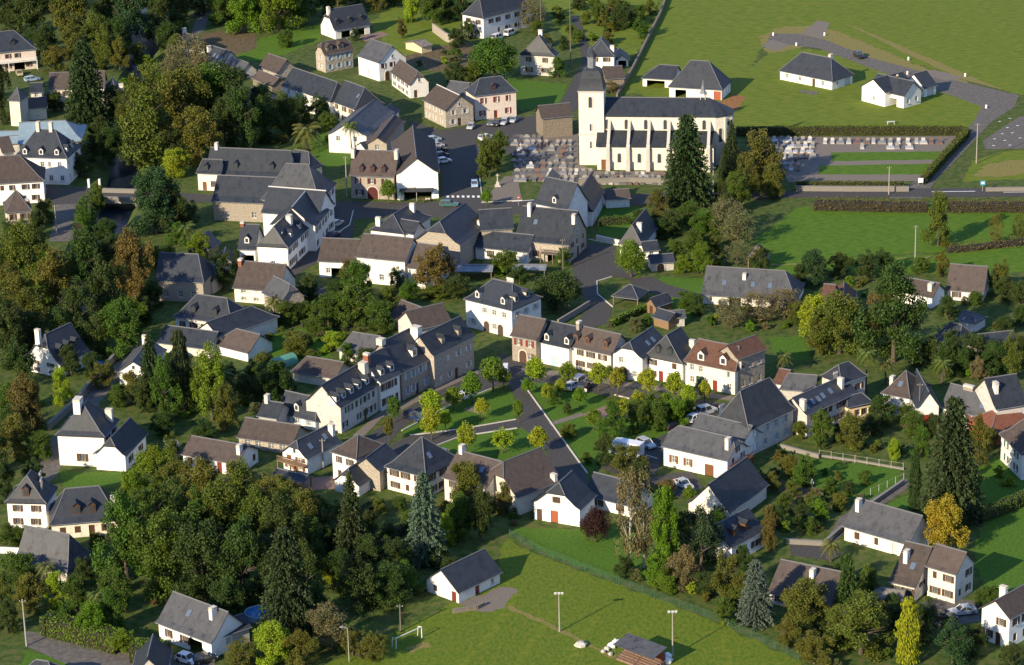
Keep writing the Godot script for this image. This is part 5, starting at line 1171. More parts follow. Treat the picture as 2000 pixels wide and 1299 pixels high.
func volume(house: Node3D, base: Transform3D, v: Dictionary) -> void:
	for key in {"il": 0.0, "ir": 0.0, "fl": 0.0, "fr": 0.0, "k": 0.22, "win": [], "ch": [], "do": [], "sk": [], "ov": 0.35}.keys():
		if not v.has(key): v[key] = {"il": 0.0, "ir": 0.0, "fl": 0.0, "fr": 0.0, "k": 0.22, "win": [], "ch": [], "do": [], "sk": [], "ov": 0.35}[key]
	if v.win is String: v.win = openings(v.win, v)
	var along: bool = v.t == "x"
	v.L = v.w if along else v.d
	v.S = v.d if along else v.w
	# ridge frame inside the volume frame: for a gable to the front the ridge runs away from the viewer's facade
	var rf := Transform3D() if along else Transform3D(Basis(Vector3.UP, PI / 2), Vector3(v.w, 0, 0))
	var roofm: Material = M[v.rf]
	var wallm: Material = M[v.wall]
	var ov: float = v.ov
	var wt: float = v.h + rise(v, minf(1.0, ov / (v.S / 2.0))) - 0.08
	if v.get("open", false):
		var ps := begin()
		for px in [ov, v.w - ov]:
			for pz in [-ov, -(v.d - ov)]:
				box(ps, Vector3(px - 0.1, 0, pz - 0.1), Vector3(px + 0.1, wt, pz + 0.1))
		for pz in [-ov, -(v.d - ov)]:
			box(ps, Vector3(ov - 0.3, wt - 0.15, pz - 0.08), Vector3(v.w - ov + 0.3, wt + 0.05, pz + 0.08))
		part("posts", done(ps), wallm, house, base)
	else:
		var st := begin()
		var faces := {"F": [Vector3(ov, 0, -ov), Vector3.RIGHT, Vector3.BACK, v.w - 2 * ov], "R": [Vector3(v.w - ov, 0, -ov), Vector3.FORWARD, Vector3.RIGHT, v.d - 2 * ov],
			"B": [Vector3(v.w - ov, 0, -v.d + ov), Vector3.LEFT, Vector3.FORWARD, v.w - 2 * ov], "L": [Vector3(ov, 0, -v.d + ov), Vector3.BACK, Vector3.LEFT, v.d - 2 * ov]}
		for f in faces:
			var q: Array = faces[f]
			var holes := []
			for w in v.win:
				if w[0] == f and w[5] in ["w", "c", "d", "g", "o"]:
					holes.append([w[1] * q[3] - w[3] / 2, w[2], w[1] * q[3] + w[3] / 2, w[2] + w[4]])
			wall_face(st, q[0], q[1], q[2], q[3], wt, holes)
			for w in v.win:
				if w[0] == f:
					var bs := Basis(q[1], Vector3.UP, q[2])
					fit_opening(house, base * Transform3D(bs, q[0] + q[1] * (w[1] * q[3]) + Vector3(0, w[2], 0)), w)
		# gable fields under the verges
		for right in [false, true]:
			var hip: bool = (v.ir if right else v.il) > 0.0
			var top: float = (v.fr if right else v.fl) if hip else 1.0
			if top <= 0.05: continue
			var x: float = v.L - ov if right else ov
			var t0 := minf(0.9, ov / (v.S / 2.0))
			var ts := [t0]
			for t in [v.k, top]:
				if t > t0: ts.append(t)
			for i in ts.size() - 1:
				var a: float = ts[i]; var b: float = ts[i + 1]
				var p := [Vector3(x, v.h + rise(v, a) - 0.08, -a * v.S / 2), Vector3(x, v.h + rise(v, a) - 0.08, -(v.S - a * v.S / 2)), Vector3(x, v.h + rise(v, b) - 0.08, -(v.S - b * v.S / 2)), Vector3(x, v.h + rise(v, b) - 0.08, -b * v.S / 2)]
				for k in 4: p[k] = rf * p[k]
				if right: quad(st, p[0], p[1], p[2], p[3])
				else: quad(st, p[1], p[0], p[3], p[2])
		part("wall", done(st), wallm, house, base)
	var roof := part("roof", roof_mesh(v), roofm, house, base * rf)
	for back in [false, true]:
		var gs := begin()
		var gz := Vector3(0, 0, -0.06 if back else 0.06)
		bar(gs, roof_pt(v, 0.0, false, back, -0.1) + gz, roof_pt(v, 0.0, true, back, -0.1) + gz, 0.075, 0.075, 5)
		part("gutter", done(gs), M.zinc, roof)
	part("ridge_cap", ridge_mesh(v), M.get(v.get("cap", ""), M.ridge_grey), roof)
	for q in v.get("ba", []):   # balcony: face, from, to, floor height, rail material
		var fl: float = v.w if q[0] == "F" else v.d
		var bf := base * (Transform3D(Basis(), Vector3(0, 0, -ov)) if q[0] == "F" else Transform3D(Basis(Vector3.UP, PI / 2), Vector3(v.w - ov, 0, 0)))
		var bs := begin()
		box(bs, Vector3(q[1] * fl, q[3] - 0.15, 0.0), Vector3(q[2] * fl, q[3], 1.4))
		var bo := part("balcony", done(bs), M[q[4]], house, bf)
		bs = begin()
		box(bs, Vector3(q[1] * fl, q[3] + 0.85, 1.3), Vector3(q[2] * fl, q[3] + 0.95, 1.4))
		var bx: float = q[1] * fl + 0.05
		while bx < q[2] * fl:
			box(bs, Vector3(bx - 0.04, q[3], 1.32), Vector3(bx + 0.04, q[3] + 0.85, 1.38))
			bx += 0.32
		for e in [q[1] * fl + 0.1, (q[1] + q[2]) / 2 * fl, q[2] * fl - 0.1]:
			box(bs, Vector3(e - 0.1, 0, 1.2), Vector3(e + 0.1, q[3] - 0.15, 1.39))
		part("railing", done(bs), M[q[4]], bo)
	for s in v.sk:    # skylight: side, along, up
		roof_item(roof, v, s, "skylight")
	for c in v.ch:    # chimney: along ridge 0..1, across 0..1, width, depth, height above ridge, material
		var tt: float = 1.0 - absf(c[1] - 0.5) * 2.0
		if v.il > 0.0: tt = minf(tt, v.fl + (1.0 - v.fl) * c[0] * v.L / v.il)
		if v.ir > 0.0: tt = minf(tt, v.fr + (1.0 - v.fr) * (1.0 - c[0]) * v.L / v.ir)
		var y0: float = v.h + rise(v, tt) - 0.5
		var y1: float = v.h + rise(v, tt) + 0.5 + c[4]
		if c[1] > 0.35 and c[1] < 0.65 and tt > 0.6: y1 = v.h + v.r + c[4]
		var cs := begin()
		box(cs, Vector3(-c[2] / 2, 0, -c[3] / 2), Vector3(c[2] / 2, y1 - y0, c[3] / 2))
		var o := part("chimney", done(cs), M[c[5]], house, base * rf * Transform3D(Basis(), Vector3(c[0] * v.L, y0, -c[1] * v.S)))
		cs = begin()
		box(cs, Vector3(-c[2] / 2 - 0.08, 0, -c[3] / 2 - 0.08), Vector3(c[2] / 2 + 0.08, 0.1, c[3] / 2 + 0.08))
		box(cs, Vector3(-c[2] / 2 + 0.05, 0.1, -c[3] / 2 + 0.05), Vector3(c[2] / 2 - 0.05, 0.32, c[3] / 2 - 0.05))
		box(cs, Vector3(-c[2] / 2 - 0.05, 0.32, -c[3] / 2 - 0.05), Vector3(c[2] / 2 + 0.05, 0.38, c[3] / 2 + 0.05))
		part("chimney_cap", done(cs), M.stone_trim, o, Transform3D(Basis(), Vector3(0, y1 - y0, 0)))
	for q in v.do:    # dormer: side, along 0..1, up 0..1, width, height, face material
		var sl := slope_frame(v, q[0], q[1], q[2])
		var side_frame: Transform3D = sl
		dormer(house, base * rf * side_frame, q[3], q[4], q[4] / maxf(0.3, v.r / (v.S / 2)) + 0.3, q[5], roofm)

# frame on a roof slope (upright): origin on the slope, z outward horizontally, in the ridge frame
func slope_frame(v: Dictionary, side: String, u: float, t: float) -> Transform3D:
	var y: float = v.h + rise(v, t)
	if side == "F": return Transform3D(Basis(), Vector3(u * v.L, y, -t * v.S / 2))
	if side == "B": return Transform3D(Basis(Vector3.UP, PI), Vector3((1.0 - u) * v.L, y, -(v.S - t * v.S / 2)))
	if side == "R": return Transform3D(Basis(Vector3.UP, PI / 2), Vector3(v.L - end_inset(v.ir, v.fr, t), y, -u * v.S))
	return Transform3D(Basis(Vector3.UP, -PI / 2), Vector3(end_inset(v.il, v.fl, t), y, -(1.0 - u) * v.S))

func roof_item(roof: Node3D, v: Dictionary, s: Array, called: String) -> void:
	var fr := slope_frame(v, s[0], s[1], s[2])
	var run: float = v.S / 2 if s[0] in ["F", "B"] else maxf(0.5, v.ir if s[0] == "R" else v.il)
	var ang := atan2(v.r * (1.0 - v.k * 0.66), run * (1.0 - v.k))
	var st := begin()
	box(st, Vector3(-0.42, 0.02, -0.6), Vector3(0.42, 0.1, 0.6))
	part(called, done(st), M.skylight, roof, fr * Transform3D(Basis(Vector3.RIGHT, ang), Vector3.ZERO))

# ---------------------------------------------------------------- trees
func leaf(st: SurfaceTool, p: Vector3, s: float, col: Color, long := 1.0, along := Vector3.ZERO) -> void:
	var u := along
	if u == Vector3.ZERO:
		u = Vector3(rng.randf_range(-1, 1), rng.randf_range(-0.7, 0.7), rng.randf_range(-1, 1)).normalized()
	var w := u.cross(Vector3(rng.randf_range(-1, 1), rng.randf_range(-1, 1), rng.randf_range(-1, 1))).normalized()
	if w.length_squared() < 0.1: w = Vector3.RIGHT
	u *= s * long
	w *= s * 0.62
	st.set_color(col)
	var a := p - u; var b := p - u * 0.1 + w; var c := p + u; var d := p - u * 0.1 - w
	tri(st, a, b, c); tri(st, a, c, d)

func tone(spread: float) -> Color:
	var f := 1.0 + rng.randf_range(-spread, spread)
	var warm := rng.randf_range(-0.14, 0.16) * spread * 3.0
	return Color(f * (1.0 + warm), f, f * (1.0 - absf(warm) * 0.6))

# crown of several big boughs, each a cluster of leaf clumps, with gaps between them; unit box like the others
func crown_lobed(seed_: int, lobes: int, clumps: int, per: int, size: float) -> ArrayMesh:
	rng.seed = seed_
	var st := begin()
	for l in lobes + 2:
		var a := l * 2.39996 + rng.randf_range(-0.6, 0.6)
		var y := lerpf(0.2, 0.78, float(l) / (lobes + 1)) + rng.randf_range(-0.08, 0.08)
		var out := sqrt(maxf(0.05, 1.0 - pow((y - 0.42) / 0.56, 2.0))) * rng.randf_range(0.14, 0.27)
		if l >= lobes: out *= 0.3
		var c := Vector3(cos(a) * out, y, sin(a) * out)
		var R := rng.randf_range(0.17, 0.25)
		var hue := tone(0.22)
		for k in clumps:
			var d := Vector3(rng.randfn(), rng.randfn() * 0.9 + 0.15, rng.randfn()).normalized()
			var q := c + d * R * rng.randf_range(0.5, 1.0)
			q.y = clampf(q.y, 0.02, 0.97)
			var r := rng.randf_range(0.05, 0.095)
			var col := hue * tone(0.2)
			for j in per:
				var e := Vector3(rng.randfn(), rng.randfn() * 0.8, rng.randfn())
				e = e.normalized() * r * rng.randf_range(0.45, 1.25)
				leaf(st, q + e, size * rng.randf_range(0.55, 1.45), col * tone(0.16))
	return done(st)

# crown in a unit box: x, z in -0.5..0.5, y in 0..1
func crown_broad(seed_: int, clumps: int, per: int, size: float, top := 1.0, flat := 0.0) -> ArrayMesh:
	rng.seed = seed_
	var st := begin()
	var mains := []
	for k in clumps:
		# golden-angle points over an egg shape, pulled in and out, some inside
		var y := 1.0 - (k + 0.5) / clumps * 1.86
		var rr := sqrt(maxf(0.0, 1.0 - y * y))
		var a := k * 2.39996 + rng.randf_range(-0.5, 0.5)
		var pull := rng.randf_range(0.62, 1.0)
		var wide := 1.0 - 0.22 * maxf(0.0, y) * top
		var c := Vector3(cos(a) * rr * wide * 0.37 * pull, 0.5 + y * 0.37 * pull, sin(a) * rr * wide * 0.37 * pull)
		mains.append([c, rng.randf_range(0.085, 0.165), tone(0.26)])
	for m in mains:
		var c: Vector3 = m[0]; var r: float = m[1]
		for j in per:
			var d := Vector3(rng.randfn(), rng.randfn() * 0.8, rng.randfn()).normalized()
			if d.y < -0.5 and rng.randf() < 0.6: d.y = -d.y
			var q := c + d * r * rng.randf_range(0.55, 1.12)
			var t := tone(0.16)
			leaf(st, q, size * rng.randf_range(0.6, 1.35), m[2] * t)
	return done(st)

func crown_conifer(seed_: int, levels: int, size: float, power := 0.9) -> ArrayMesh:
	rng.seed = seed_
	var st := begin()
	for l in levels:
		var y := 0.02 + 0.96 * l / levels
		var R := 0.48 * pow(1.0 - y, power) + 0.015
		var n := int(5 + 15 * R)
		var a0 := rng.randf() * TAU
		for b in n:
			var a := a0 + TAU * (b + rng.randf_range(-0.3, 0.3)) / n
			var len := R * rng.randf_range(0.72, 1.12)
			var dir := Vector3(cos(a), 0, sin(a))
			var col := tone(0.2)
			var steps := int(4 + len * 34)
			for s in steps:
				var f := (s + 0.6) / steps
				var p := Vector3(0, y, 0) + dir * len * f + Vector3(0, -0.075 * len * 2.0 * f * f + 0.02 * f, 0)
				for q in 3:
					leaf(st, p + Vector3(rng.randf_range(-1, 1), rng.randf_range(-0.8, 0.4), rng.randf_range(-1, 1)) * 0.028, size * rng.randf_range(0.6, 1.3), col * tone(0.15), 1.3, (dir + Vector3(rng.randf_range(-0.8, 0.8), rng.randf_range(-0.7, 0.2), rng.randf_range(-0.8, 0.8))).normalized())
	return done(st)

func crown_column(seed_: int, n: int, size: float) -> ArrayMesh:
	rng.seed = seed_
	var st := begin()
	for k in n:
		var y := rng.randf()
		var R := 0.46 * sqrt(maxf(0.02, 1.0 - pow(absf(y - 0.38) / 0.64, 2.2))) * (0.82 + 0.18 * sin(y * 40.0 + sin(y * 13.0) * 3.0))
		var a := rng.randf() * TAU
		R *= (0.9 + 0.1 * sin(a * 5.0 + y * 9.0)) * rng.randf_range(0.75, 1.0)
		leaf(st, Vector3(cos(a) * R, y * 0.97, sin(a) * R), size * rng.randf_range(0.6, 1.3), tone(0.28), 1.2, Vector3(rng.randf_range(-0.5, 0.5), 1, rng.randf_range(-0.5, 0.5)).normalized())
	return done(st)

# sparse airy crown with hanging twigs
func crown_airy(seed_: int, clumps: int, per: int, size: float) -> ArrayMesh:
	rng.seed = seed_
	var st := begin()
	for k in clumps:
		var y := rng.randf_range(0.08, 0.97)
		var R := 0.44 * sqrt(maxf(0.05, 1.0 - pow(absf(y - 0.45) / 0.58, 2.0))) * rng.randf_range(0.35, 1.0)
		var a := rng.randf() * TAU
		var c := Vector3(cos(a) * R, y, sin(a) * R)
		var col := tone(0.2)
		var r := rng.randf_range(0.05, 0.1)
		for j in per:
			leaf(st, c + Vector3(rng.randfn(), rng.randfn() * 0.9, rng.randfn()) * r * 0.6, size * rng.randf_range(0.6, 1.3), col * tone(0.16))
	return done(st)

func palm_crown(seed_: int, fronds: int) -> ArrayMesh:
	rng.seed = seed_
	var st := begin()
	for k in fronds:
		var a := k * 2.39996
		var lift := lerpf(1.1, -0.9, float(k) / fronds)
		var dir := Vector3(cos(a), 0, sin(a))
		var side := Vector3(-sin(a), 0, cos(a))
		var len := rng.randf_range(0.42, 0.52)
		var col := tone(0.2)
		if k > fronds * 0.8: col = Color(1.5, 1.05, 0.6) * tone(0.15)
		for s in 16:
			var f := (s + 1.0) / 16.0
			var p := dir * len * f * cos(lift * 0.6) + Vector3(0, 0.55 + len * (f * sin(lift) - 0.55 * f * f), 0)
			for e in [-1, 1]:
				var tip: Vector3 = p + (side * e * 0.8 + dir * 0.55 + Vector3(0, -0.35 - rng.randf() * 0.2, 0)) * 0.2 * (1.0 - 0.5 * f)
				st.set_color(col * tone(0.1))
				tri(st, p - dir * 0.014, tip, p + dir * 0.016)
				tri(st, p - dir * 0.014 + Vector3(0, 0.01, 0), p + dir * 0.016, tip + Vector3(0, 0.012, 0))
	return done(st)

func trunk_mesh(seed_: int, limbs: int) -> ArrayMesh:
	# unit trunk: total height 1, foot radius 0.03
	rng.seed = seed_
	var st := begin()
	var p := Vector3.ZERO
	for k in 4:
		var q := Vector3(rng.randf_range(-0.02, 0.02), (k + 1) * 0.2, rng.randf_range(-0.02, 0.02))
		bar(st, p, q, 0.034 - k * 0.007, 0.034 - (k + 1) * 0.007, 7)
		p = q
	for k in limbs:
		var y := rng.randf_range(0.22, 0.7)
		var a := k * 2.4
		var tip := Vector3(cos(a) * 0.28, y + rng.randf_range(0.12, 0.3), sin(a) * 0.28)
		var mid := Vector3(cos(a) * 0.1, y + 0.08, sin(a) * 0.1)
		bar(st, Vector3(0, y, 0), mid, 0.014, 0.01, 5)
		bar(st, mid, tip, 0.01, 0.003, 5)
		bar(st, mid, tip + Vector3(sin(a) * 0.12, 0.03, -cos(a) * 0.12), 0.007, 0.002, 5)
	return done(st)

func hedge(called: String, label: String, category: String, pts: Array, w: float, h: float, mat: String, rough := 0.08, group := "") -> void:
	# clipped hedge along [x, z, ...]: a twiggy core inside a skin of leaves
	rng.seed = int(absf(pts[0] * 31 + pts[1] * 7)) + 5
	var core := begin()
	var st := begin()
	var origin := Vector3(pts[0], 0, pts[1])
	for k in range(0, pts.size() - 2, 2):
		var a := Vector3(pts[k], 0, pts[k + 1]) - origin
		var b := Vector3(pts[k + 2], 0, pts[k + 3]) - origin
		var L := a.distance_to(b)
		var xf := Transform3D(Basis(Vector3.UP, atan2(-(b.z - a.z), b.x - a.x)), a)
		box(core, Vector3(0, 0, -w / 2 + 0.16), Vector3(L, h - 0.16, w / 2 - 0.16), xf)
		var n := int(L * (w + 2 * h) * 26)
		for j in n:
			var x := rng.randf() * L
			var s := rng.randf() * (w + 2 * h)
			var lump := wnoise.get_noise_2d(x * 8.0 + pts[0] * 50.0, s * 20.0) * rough * 4.0
			var p := Vector3(x, s, -w / 2 - lump) if s < h else Vector3(x, h + lump, s - h - w / 2) if s < h + w else Vector3(x, 2 * h + w - s, w / 2 + lump)
			leaf(st, xf * (p + Vector3(0, rng.randf_range(-0.05, 0.05), rng.randf_range(-0.08, 0.08))), rng.randf_range(0.1, 0.2), tone(0.25))
	var o := thing(called, label, category, origin, 0.0, group)
	part("twigs", done(core), M.twig, o)
	tag(part("foliage", done(st), M[mat], o), "", "", "", "stuff")

# ---------------------------------------------------------------- small things
func pole(label: String, at: Vector3, h: float, mat: String) -> void:
	var o := thing("utility_pole", label, "pole", at)
	var st := begin()
	bar(st, Vector3.ZERO, Vector3(0, h, 0), 0.16, 0.1, 7)
	part("shaft", done(st), M[mat], o)
	st = begin()
	box(st, Vector3(-0.5, h - 0.45, -0.05), Vector3(0.5, h - 0.35, 0.05))
	part("crossarm", done(st), M.old_wood, o)
	for x in [-0.42, 0.0, 0.42]:
		st = begin()
		bar(st, Vector3(x, h - 0.35, 0), Vector3(x, h - 0.2, 0), 0.05, 0.03, 5)
		part("insulator", done(st), M.pl, o)

func floodlight(label: String, at: Vector3, h: float) -> void:
	var o := thing("floodlight_mast", label, "floodlight", at)
	var st := begin()
	bar(st, Vector3.ZERO, Vector3(0, h, 0), 0.14, 0.08, 7)
	part("mast", done(st), M.post_grey, o)
	st = begin()
	box(st, Vector3(-0.7, h - 0.1, -0.05), Vector3(0.7, h, 0.05))
	part("crossbar", done(st), M.galvanised, o)
	for x in [-0.55, 0.0, 0.5]:
		var l := part("lamp", slab(0.4, 0.36, 0.2), M.pl, o, Transform3D(Basis(Vector3.RIGHT, 0.5), Vector3(x, h + 0.02, 0.12)))
		part("lens", slab(0.34, 0.3, 0.02), M.lamp_glass, l, Transform3D(Basis(), Vector3(0, 0.03, 0.1)))

func street_lamp(label: String, at: Vector3, h: float) -> void:
	var o := thing("street_lamp", label, "lamp", at)
	var st := begin()
	bar(st, Vector3.ZERO, Vector3(0, h - 0.3, 0), 0.09, 0.06, 7)
	bar(st, Vector3(0, h - 0.3, 0), Vector3(-0.3, h, 0), 0.05, 0.05, 6)
	bar(st, Vector3(-0.3, h, 0), Vector3(-0.8, h + 0.05, 0), 0.05, 0.04, 6)
	part("post", done(st), M.galvanised, o)
	part("lamp_head", slab(0.5, 0.12, 0.2), M.galvanised, o, Transform3D(Basis(), Vector3(-0.95, h, 0)))

func goal(label: String, at: Vector3, yaw: float, w: float) -> void:
	var o := thing("football_goal", label, "goal", at, yaw)
	for x in [0.0, w]:
		var st := begin()
		bar(st, Vector3(x, 0, 0), Vector3(x, 1.9, 0), 0.07, 0.07, 7)
		part("post", done(st), M.paint_white, o)
		st = begin()
		bar(st, Vector3(x, 1.9, 0), Vector3(x, 1.75, -0.8), 0.05, 0.05, 6)
		bar(st, Vector3(x, 1.75, -0.8), Vector3(x, 0, -1.0), 0.05, 0.05, 6)
		part("stay", done(st), M.paint_white, o)
	var st := begin()
	bar(st, Vector3(-0.07, 1.9, 0), Vector3(w + 0.07, 1.9, 0), 0.07, 0.07, 7)
	part("crossbar", done(st), M.paint_white, o)

func grandstand(at: Vector3, yaw: float, w: float) -> void:
	var o := thing("grandstand", "small open grandstand with slanting grey roof and brown benches on the playing field", "grandstand", at, yaw)
	for k in 3:
		var st := begin()
		box(st, Vector3(0, 0, -0.9 * (k + 1) - 0.3), Vector3(w, 0.35 * (k + 1), -0.9 * k - 0.3))
		part("step", done(st), M.terracotta_floor, o)
		st = begin()
		box(st, Vector3(0.2, 0.35 * (k + 1) + 0.25, -0.9 * (k + 1) + 0.02), Vector3(w - 0.2, 0.35 * (k + 1) + 0.33, -0.9 * (k + 1) + 0.32))
		part("bench", done(st), M.wood, o)
	for x in [0.1, w / 2, w - 0.1]:
		for z in [-0.1, -3.2]:
			var st := begin()
			bar(st, Vector3(x, 0, z), Vector3(x, 2.6 if z > -1 else 3.1, z), 0.06, 0.06, 6)
			part("post", done(st), M.old_wood, o)
	var st := begin()
	box(st, Vector3(0, 0, -3.3), Vector3(w, 2.2, -3.22))
	part("back_board", done(st), M.brick_red, o)
	part("roof", slab(w + 0.4, 0.1, 3.6), M.pale_slate0, o, Transform3D(Basis(Vector3.RIGHT, 0.17), Vector3(w / 2, 2.9, -1.75)))

func pool(label: String, at: Vector3, rx: float, rz: float, mat: String) -> void:
	var o := thing("garden_pool", label, "pool", at)
	var rim := begin(); var top := begin()
	for k in 28:
		var a := TAU * k / 28.0; var b := TAU * (k + 1) / 28.0
		var p := Vector3(cos(a) * rx, 0, sin(a) * rz); var q := Vector3(cos(b) * rx, 0, sin(b) * rz)
		var u := Vector3(0, 1.0, 0)
		quad(rim, q * 1.06, p * 1.06, p * 1.06 + u, q * 1.06 + u)
		quad(rim, q * 1.06 + u, p * 1.06 + u, p * 0.97 + u, q * 0.97 + u)
		quad(rim, p * 0.97, q * 0.97, q * 0.97 + u, p * 0.97 + u)
		tri(top, Vector3(0, 0.85, 0), p * 0.98 + u * 0.85, q * 0.98 + u * 0.85)
	part("rim", done(rim), M.bl, o)
	part("water", done(top), M[mat], o)

func bridge(a: Vector3, b: Vector3) -> void:
	var yaw := atan2(-(b.z - a.z), b.x - a.x)
	var L := a.distance_to(b)
	var o := thing("stone_bridge", "low stone bridge carrying the road over the stream", "bridge", a, yaw)
	var st := begin()
	box(st, Vector3(-2, -0.55, -3.2), Vector3(L + 2, 0.012, 3.2))
	part("deck", done(st), M.limestone, o)
	for x in [-1.0, L]:
		st = begin()
		box(st, Vector3(x, -3.2, -3.0), Vector3(x + 1.0, -0.552, 3.0))
		part("abutment", done(st), M.limestone, o)

func awning(a: Vector3, b: Vector3) -> void:
	var yaw := atan2(-(b.z - a.z), b.x - a.x)
	var L := a.distance_to(b)
	var o := thing("shop_awning", "dark sloping awning over the shop window", "awning", a, yaw)
	var st := begin()
	box(st, Vector3(0, 0, -0.02), Vector3(L, 0.06, 1.5), Transform3D(Basis(Vector3.RIGHT, 0.35), Vector3(0, 2.75, -0.35)))
	part("canopy", done(st), M.slate0, o)
	for x in [0.05, L / 2, L - 0.05]:
		st = begin()
		bar(st, Vector3(x, 0, 0.95), Vector3(x, 2.3, 0.95), 0.04, 0.04, 5)
		part("post", done(st), M.frame_white, o)
	st = begin()
	box(st, Vector3(0.6, 2.85, -0.4), Vector3(L * 0.45, 3.2, -0.33))
	part("sign_board", done(st), M.pl, o)

func awning_cross(at: Vector3, yaw: float) -> void:
	var o := thing("pharmacy_cross", "small green cross sign on the shop front", "sign", at + Vector3(0, 0, 0.4), yaw)
	var st := begin()
	box(st, Vector3(0.55, 0, -0.06), Vector3(0.65, 1.6, 0.04))
	part("stand", done(st), M.frame_white, o)
	st = begin()
	box(st, Vector3(0.48, 1.25, 0.04), Vector3(0.72, 1.95, 0.12)); box(st, Vector3(0.25, 1.48, 0.05), Vector3(0.95, 1.72, 0.11))
	part("cross", done(st), M.cross_green, o)

func bus_sign(at: Vector3) -> void:
	var o := thing("bus_stop_sign", "pale blue bus stop sign at the pale roadside wall", "sign", at)
	var st := begin()
	bar(st, Vector3.ZERO, Vector3(0, 2.6, 0), 0.05, 0.05, 6)
	part("post", done(st), M.galvanised, o)
	part("panel", slab(1.1, 1.0, 0.06), M.sign_blue, o, Transform3D(Basis(), Vector3(0, 1.6, 0.08)))
	part("symbol", slab(0.7, 0.35, 0.02), M.paint_white, o, Transform3D(Basis(), Vector3(0, 1.95, 0.125)))

func notice_board(at: Vector3) -> void:
	var o := thing("notice_board", "plain white notice panel at the cemetery corner", "sign", at)
	for x in [-0.45, 0.45]:
		var st := begin()
		bar(st, Vector3(x, 0, 0), Vector3(x, 1.7, 0), 0.04, 0.04, 5)
		part("post", done(st), M.galvanised, o)
	part("panel", slab(1.2, 1.1, 0.05), M.paint_white, o, Transform3D(Basis(), Vector3(0, 0.7, 0.08)))

func round_sign(at: Vector3) -> void:
	var o := thing("road_sign", "round red no-entry road sign on a grey post", "sign", at)
	var st := begin()
	bar(st, Vector3.ZERO, Vector3(0, 2.3, 0), 0.04, 0.04, 6)
	part("post", done(st), M.galvanised, o)
	st = begin()
	bar(st, Vector3(0, 2.1, 0.04), Vector3(0, 2.1, 0.09), 0.34, 0.34, 16)
	var d := part("disc", done(st), M.sign_red, o)
	part("stripe", slab(0.42, 0.1, 0.02), M.paint_white, d, Transform3D(Basis(), Vector3(0, 2.05, 0.1)))

func monument(at: Vector3) -> void:
	var o := thing("wayside_cross", "slender stone wayside cross on steps before the graveyard", "monument", at)
	part("steps", slab(1.4, 0.35, 1.4), M.limestone, o)
	part("plinth", slab(0.7, 0.8, 0.7), M.limestone, o, Transform3D(Basis(), Vector3(0, 0.35, 0)))
	var st := begin()
	bar(st, Vector3(0, 1.15, 0), Vector3(0, 3.2, 0), 0.13, 0.1, 8)
	bar(st, Vector3(-0.4, 2.75, 0), Vector3(0.4, 2.75, 0), 0.09, 0.09, 6)
	part("cross", done(st), M.limestone, o)

func bollard(at: Vector3) -> void:
	var o := thing("service_bollard", "small white service post beside the new estate road", "bollard", at, 0.0, "white posts of the estate road")
	part("post", slab(0.4, 1.0, 0.3), M.paint_white, o)
	part("foot", slab(0.5, 0.12, 0.4), M.post_grey, o)

func bench(at: Vector3, yaw: float) -> void:
	var o := thing("park_bench", "pale bench on the village green beside the parked cars", "bench", at, yaw, "benches of the green")
	part("seat", slab(1.8, 0.08, 0.5), M.pl, o, Transform3D(Basis(), Vector3(0, 0.42, 0)))
	part("backrest", slab(1.8, 0.45, 0.06), M.pl, o, Transform3D(Basis(), Vector3(0, 0.55, -0.24)))
	for x in [-0.7, 0.7]:
		part("leg", slab(0.1, 0.42, 0.45), M.post_grey, o, Transform3D(Basis(), Vector3(x, 0, 0)))

func lump_mesh(seed_: int, squash: float) -> ArrayMesh:
	rng.seed = seed_
	var st := begin()
	var rows := 5; var cols := 8
	var p := []
	for i in rows + 1:
		var row := []
		for j in cols:
			var a := TAU * j / cols; var b := PI * i / rows
			row.append(Vector3(sin(b) * cos(a), cos(b) * squash, sin(b) * sin(a)) * (rng.randf_range(0.8, 1.15) if i > 0 and i < rows else 0.9))
		p.append(row)
	for i in rows:
		for j in cols:
			quad(st, p[i + 1][j], p[i][j], p[i][(j + 1) % cols], p[i + 1][(j + 1) % cols])
	return done(st)

func boulder(at: Vector3) -> void:
	solo("boulder", lump_mesh(31, 0.5), M.limestone, "low grey boulder on the playing field", "boulder", at + Vector3(0, 0.3, 0))

func rubble(at: Vector3, s: float) -> void:
	var o := solo("rubble_stone", lump_mesh(40 + int(s * 100), 0.7), M.white1 if s > 0.6 else M.limestone, "pale rubble stone heaped beside the grandstand", "stone", at + Vector3(0, s * 0.5, 0), s * 9.0, "rubble at the grandstand")
	o.scale = Vector3.ONE * s

func tunnel(at: Vector3, yaw: float) -> void:
	var o := thing("greenhouse_tunnel", "green polytunnel in the back gardens", "polytunnel", at, yaw)
	var st := begin()
	for k in 8:
		var a := PI * k / 8.0; var b := PI * (k + 1) / 8.0
		quad(st, Vector3(0, sin(b) * 1.8, cos(b) * 1.6), Vector3(0, sin(a) * 1.8, cos(a) * 1.6), Vector3(6.5, sin(a) * 1.8, cos(a) * 1.6), Vector3(6.5, sin(b) * 1.8, cos(b) * 1.6))
		for x in [0.0, 6.5]: tri(st, Vector3(x, 0, 0), Vector3(x, sin(a) * 1.8, cos(a) * 1.6), Vector3(x, sin(b) * 1.8, cos(b) * 1.6))
	part("cover", done(st), M.tent_green, o)
	st = begin()
	box(st, Vector3(-0.03, 0, -0.5), Vector3(0.0, 1.5, 0.5))
	part("door", done(st), M.bl, o)

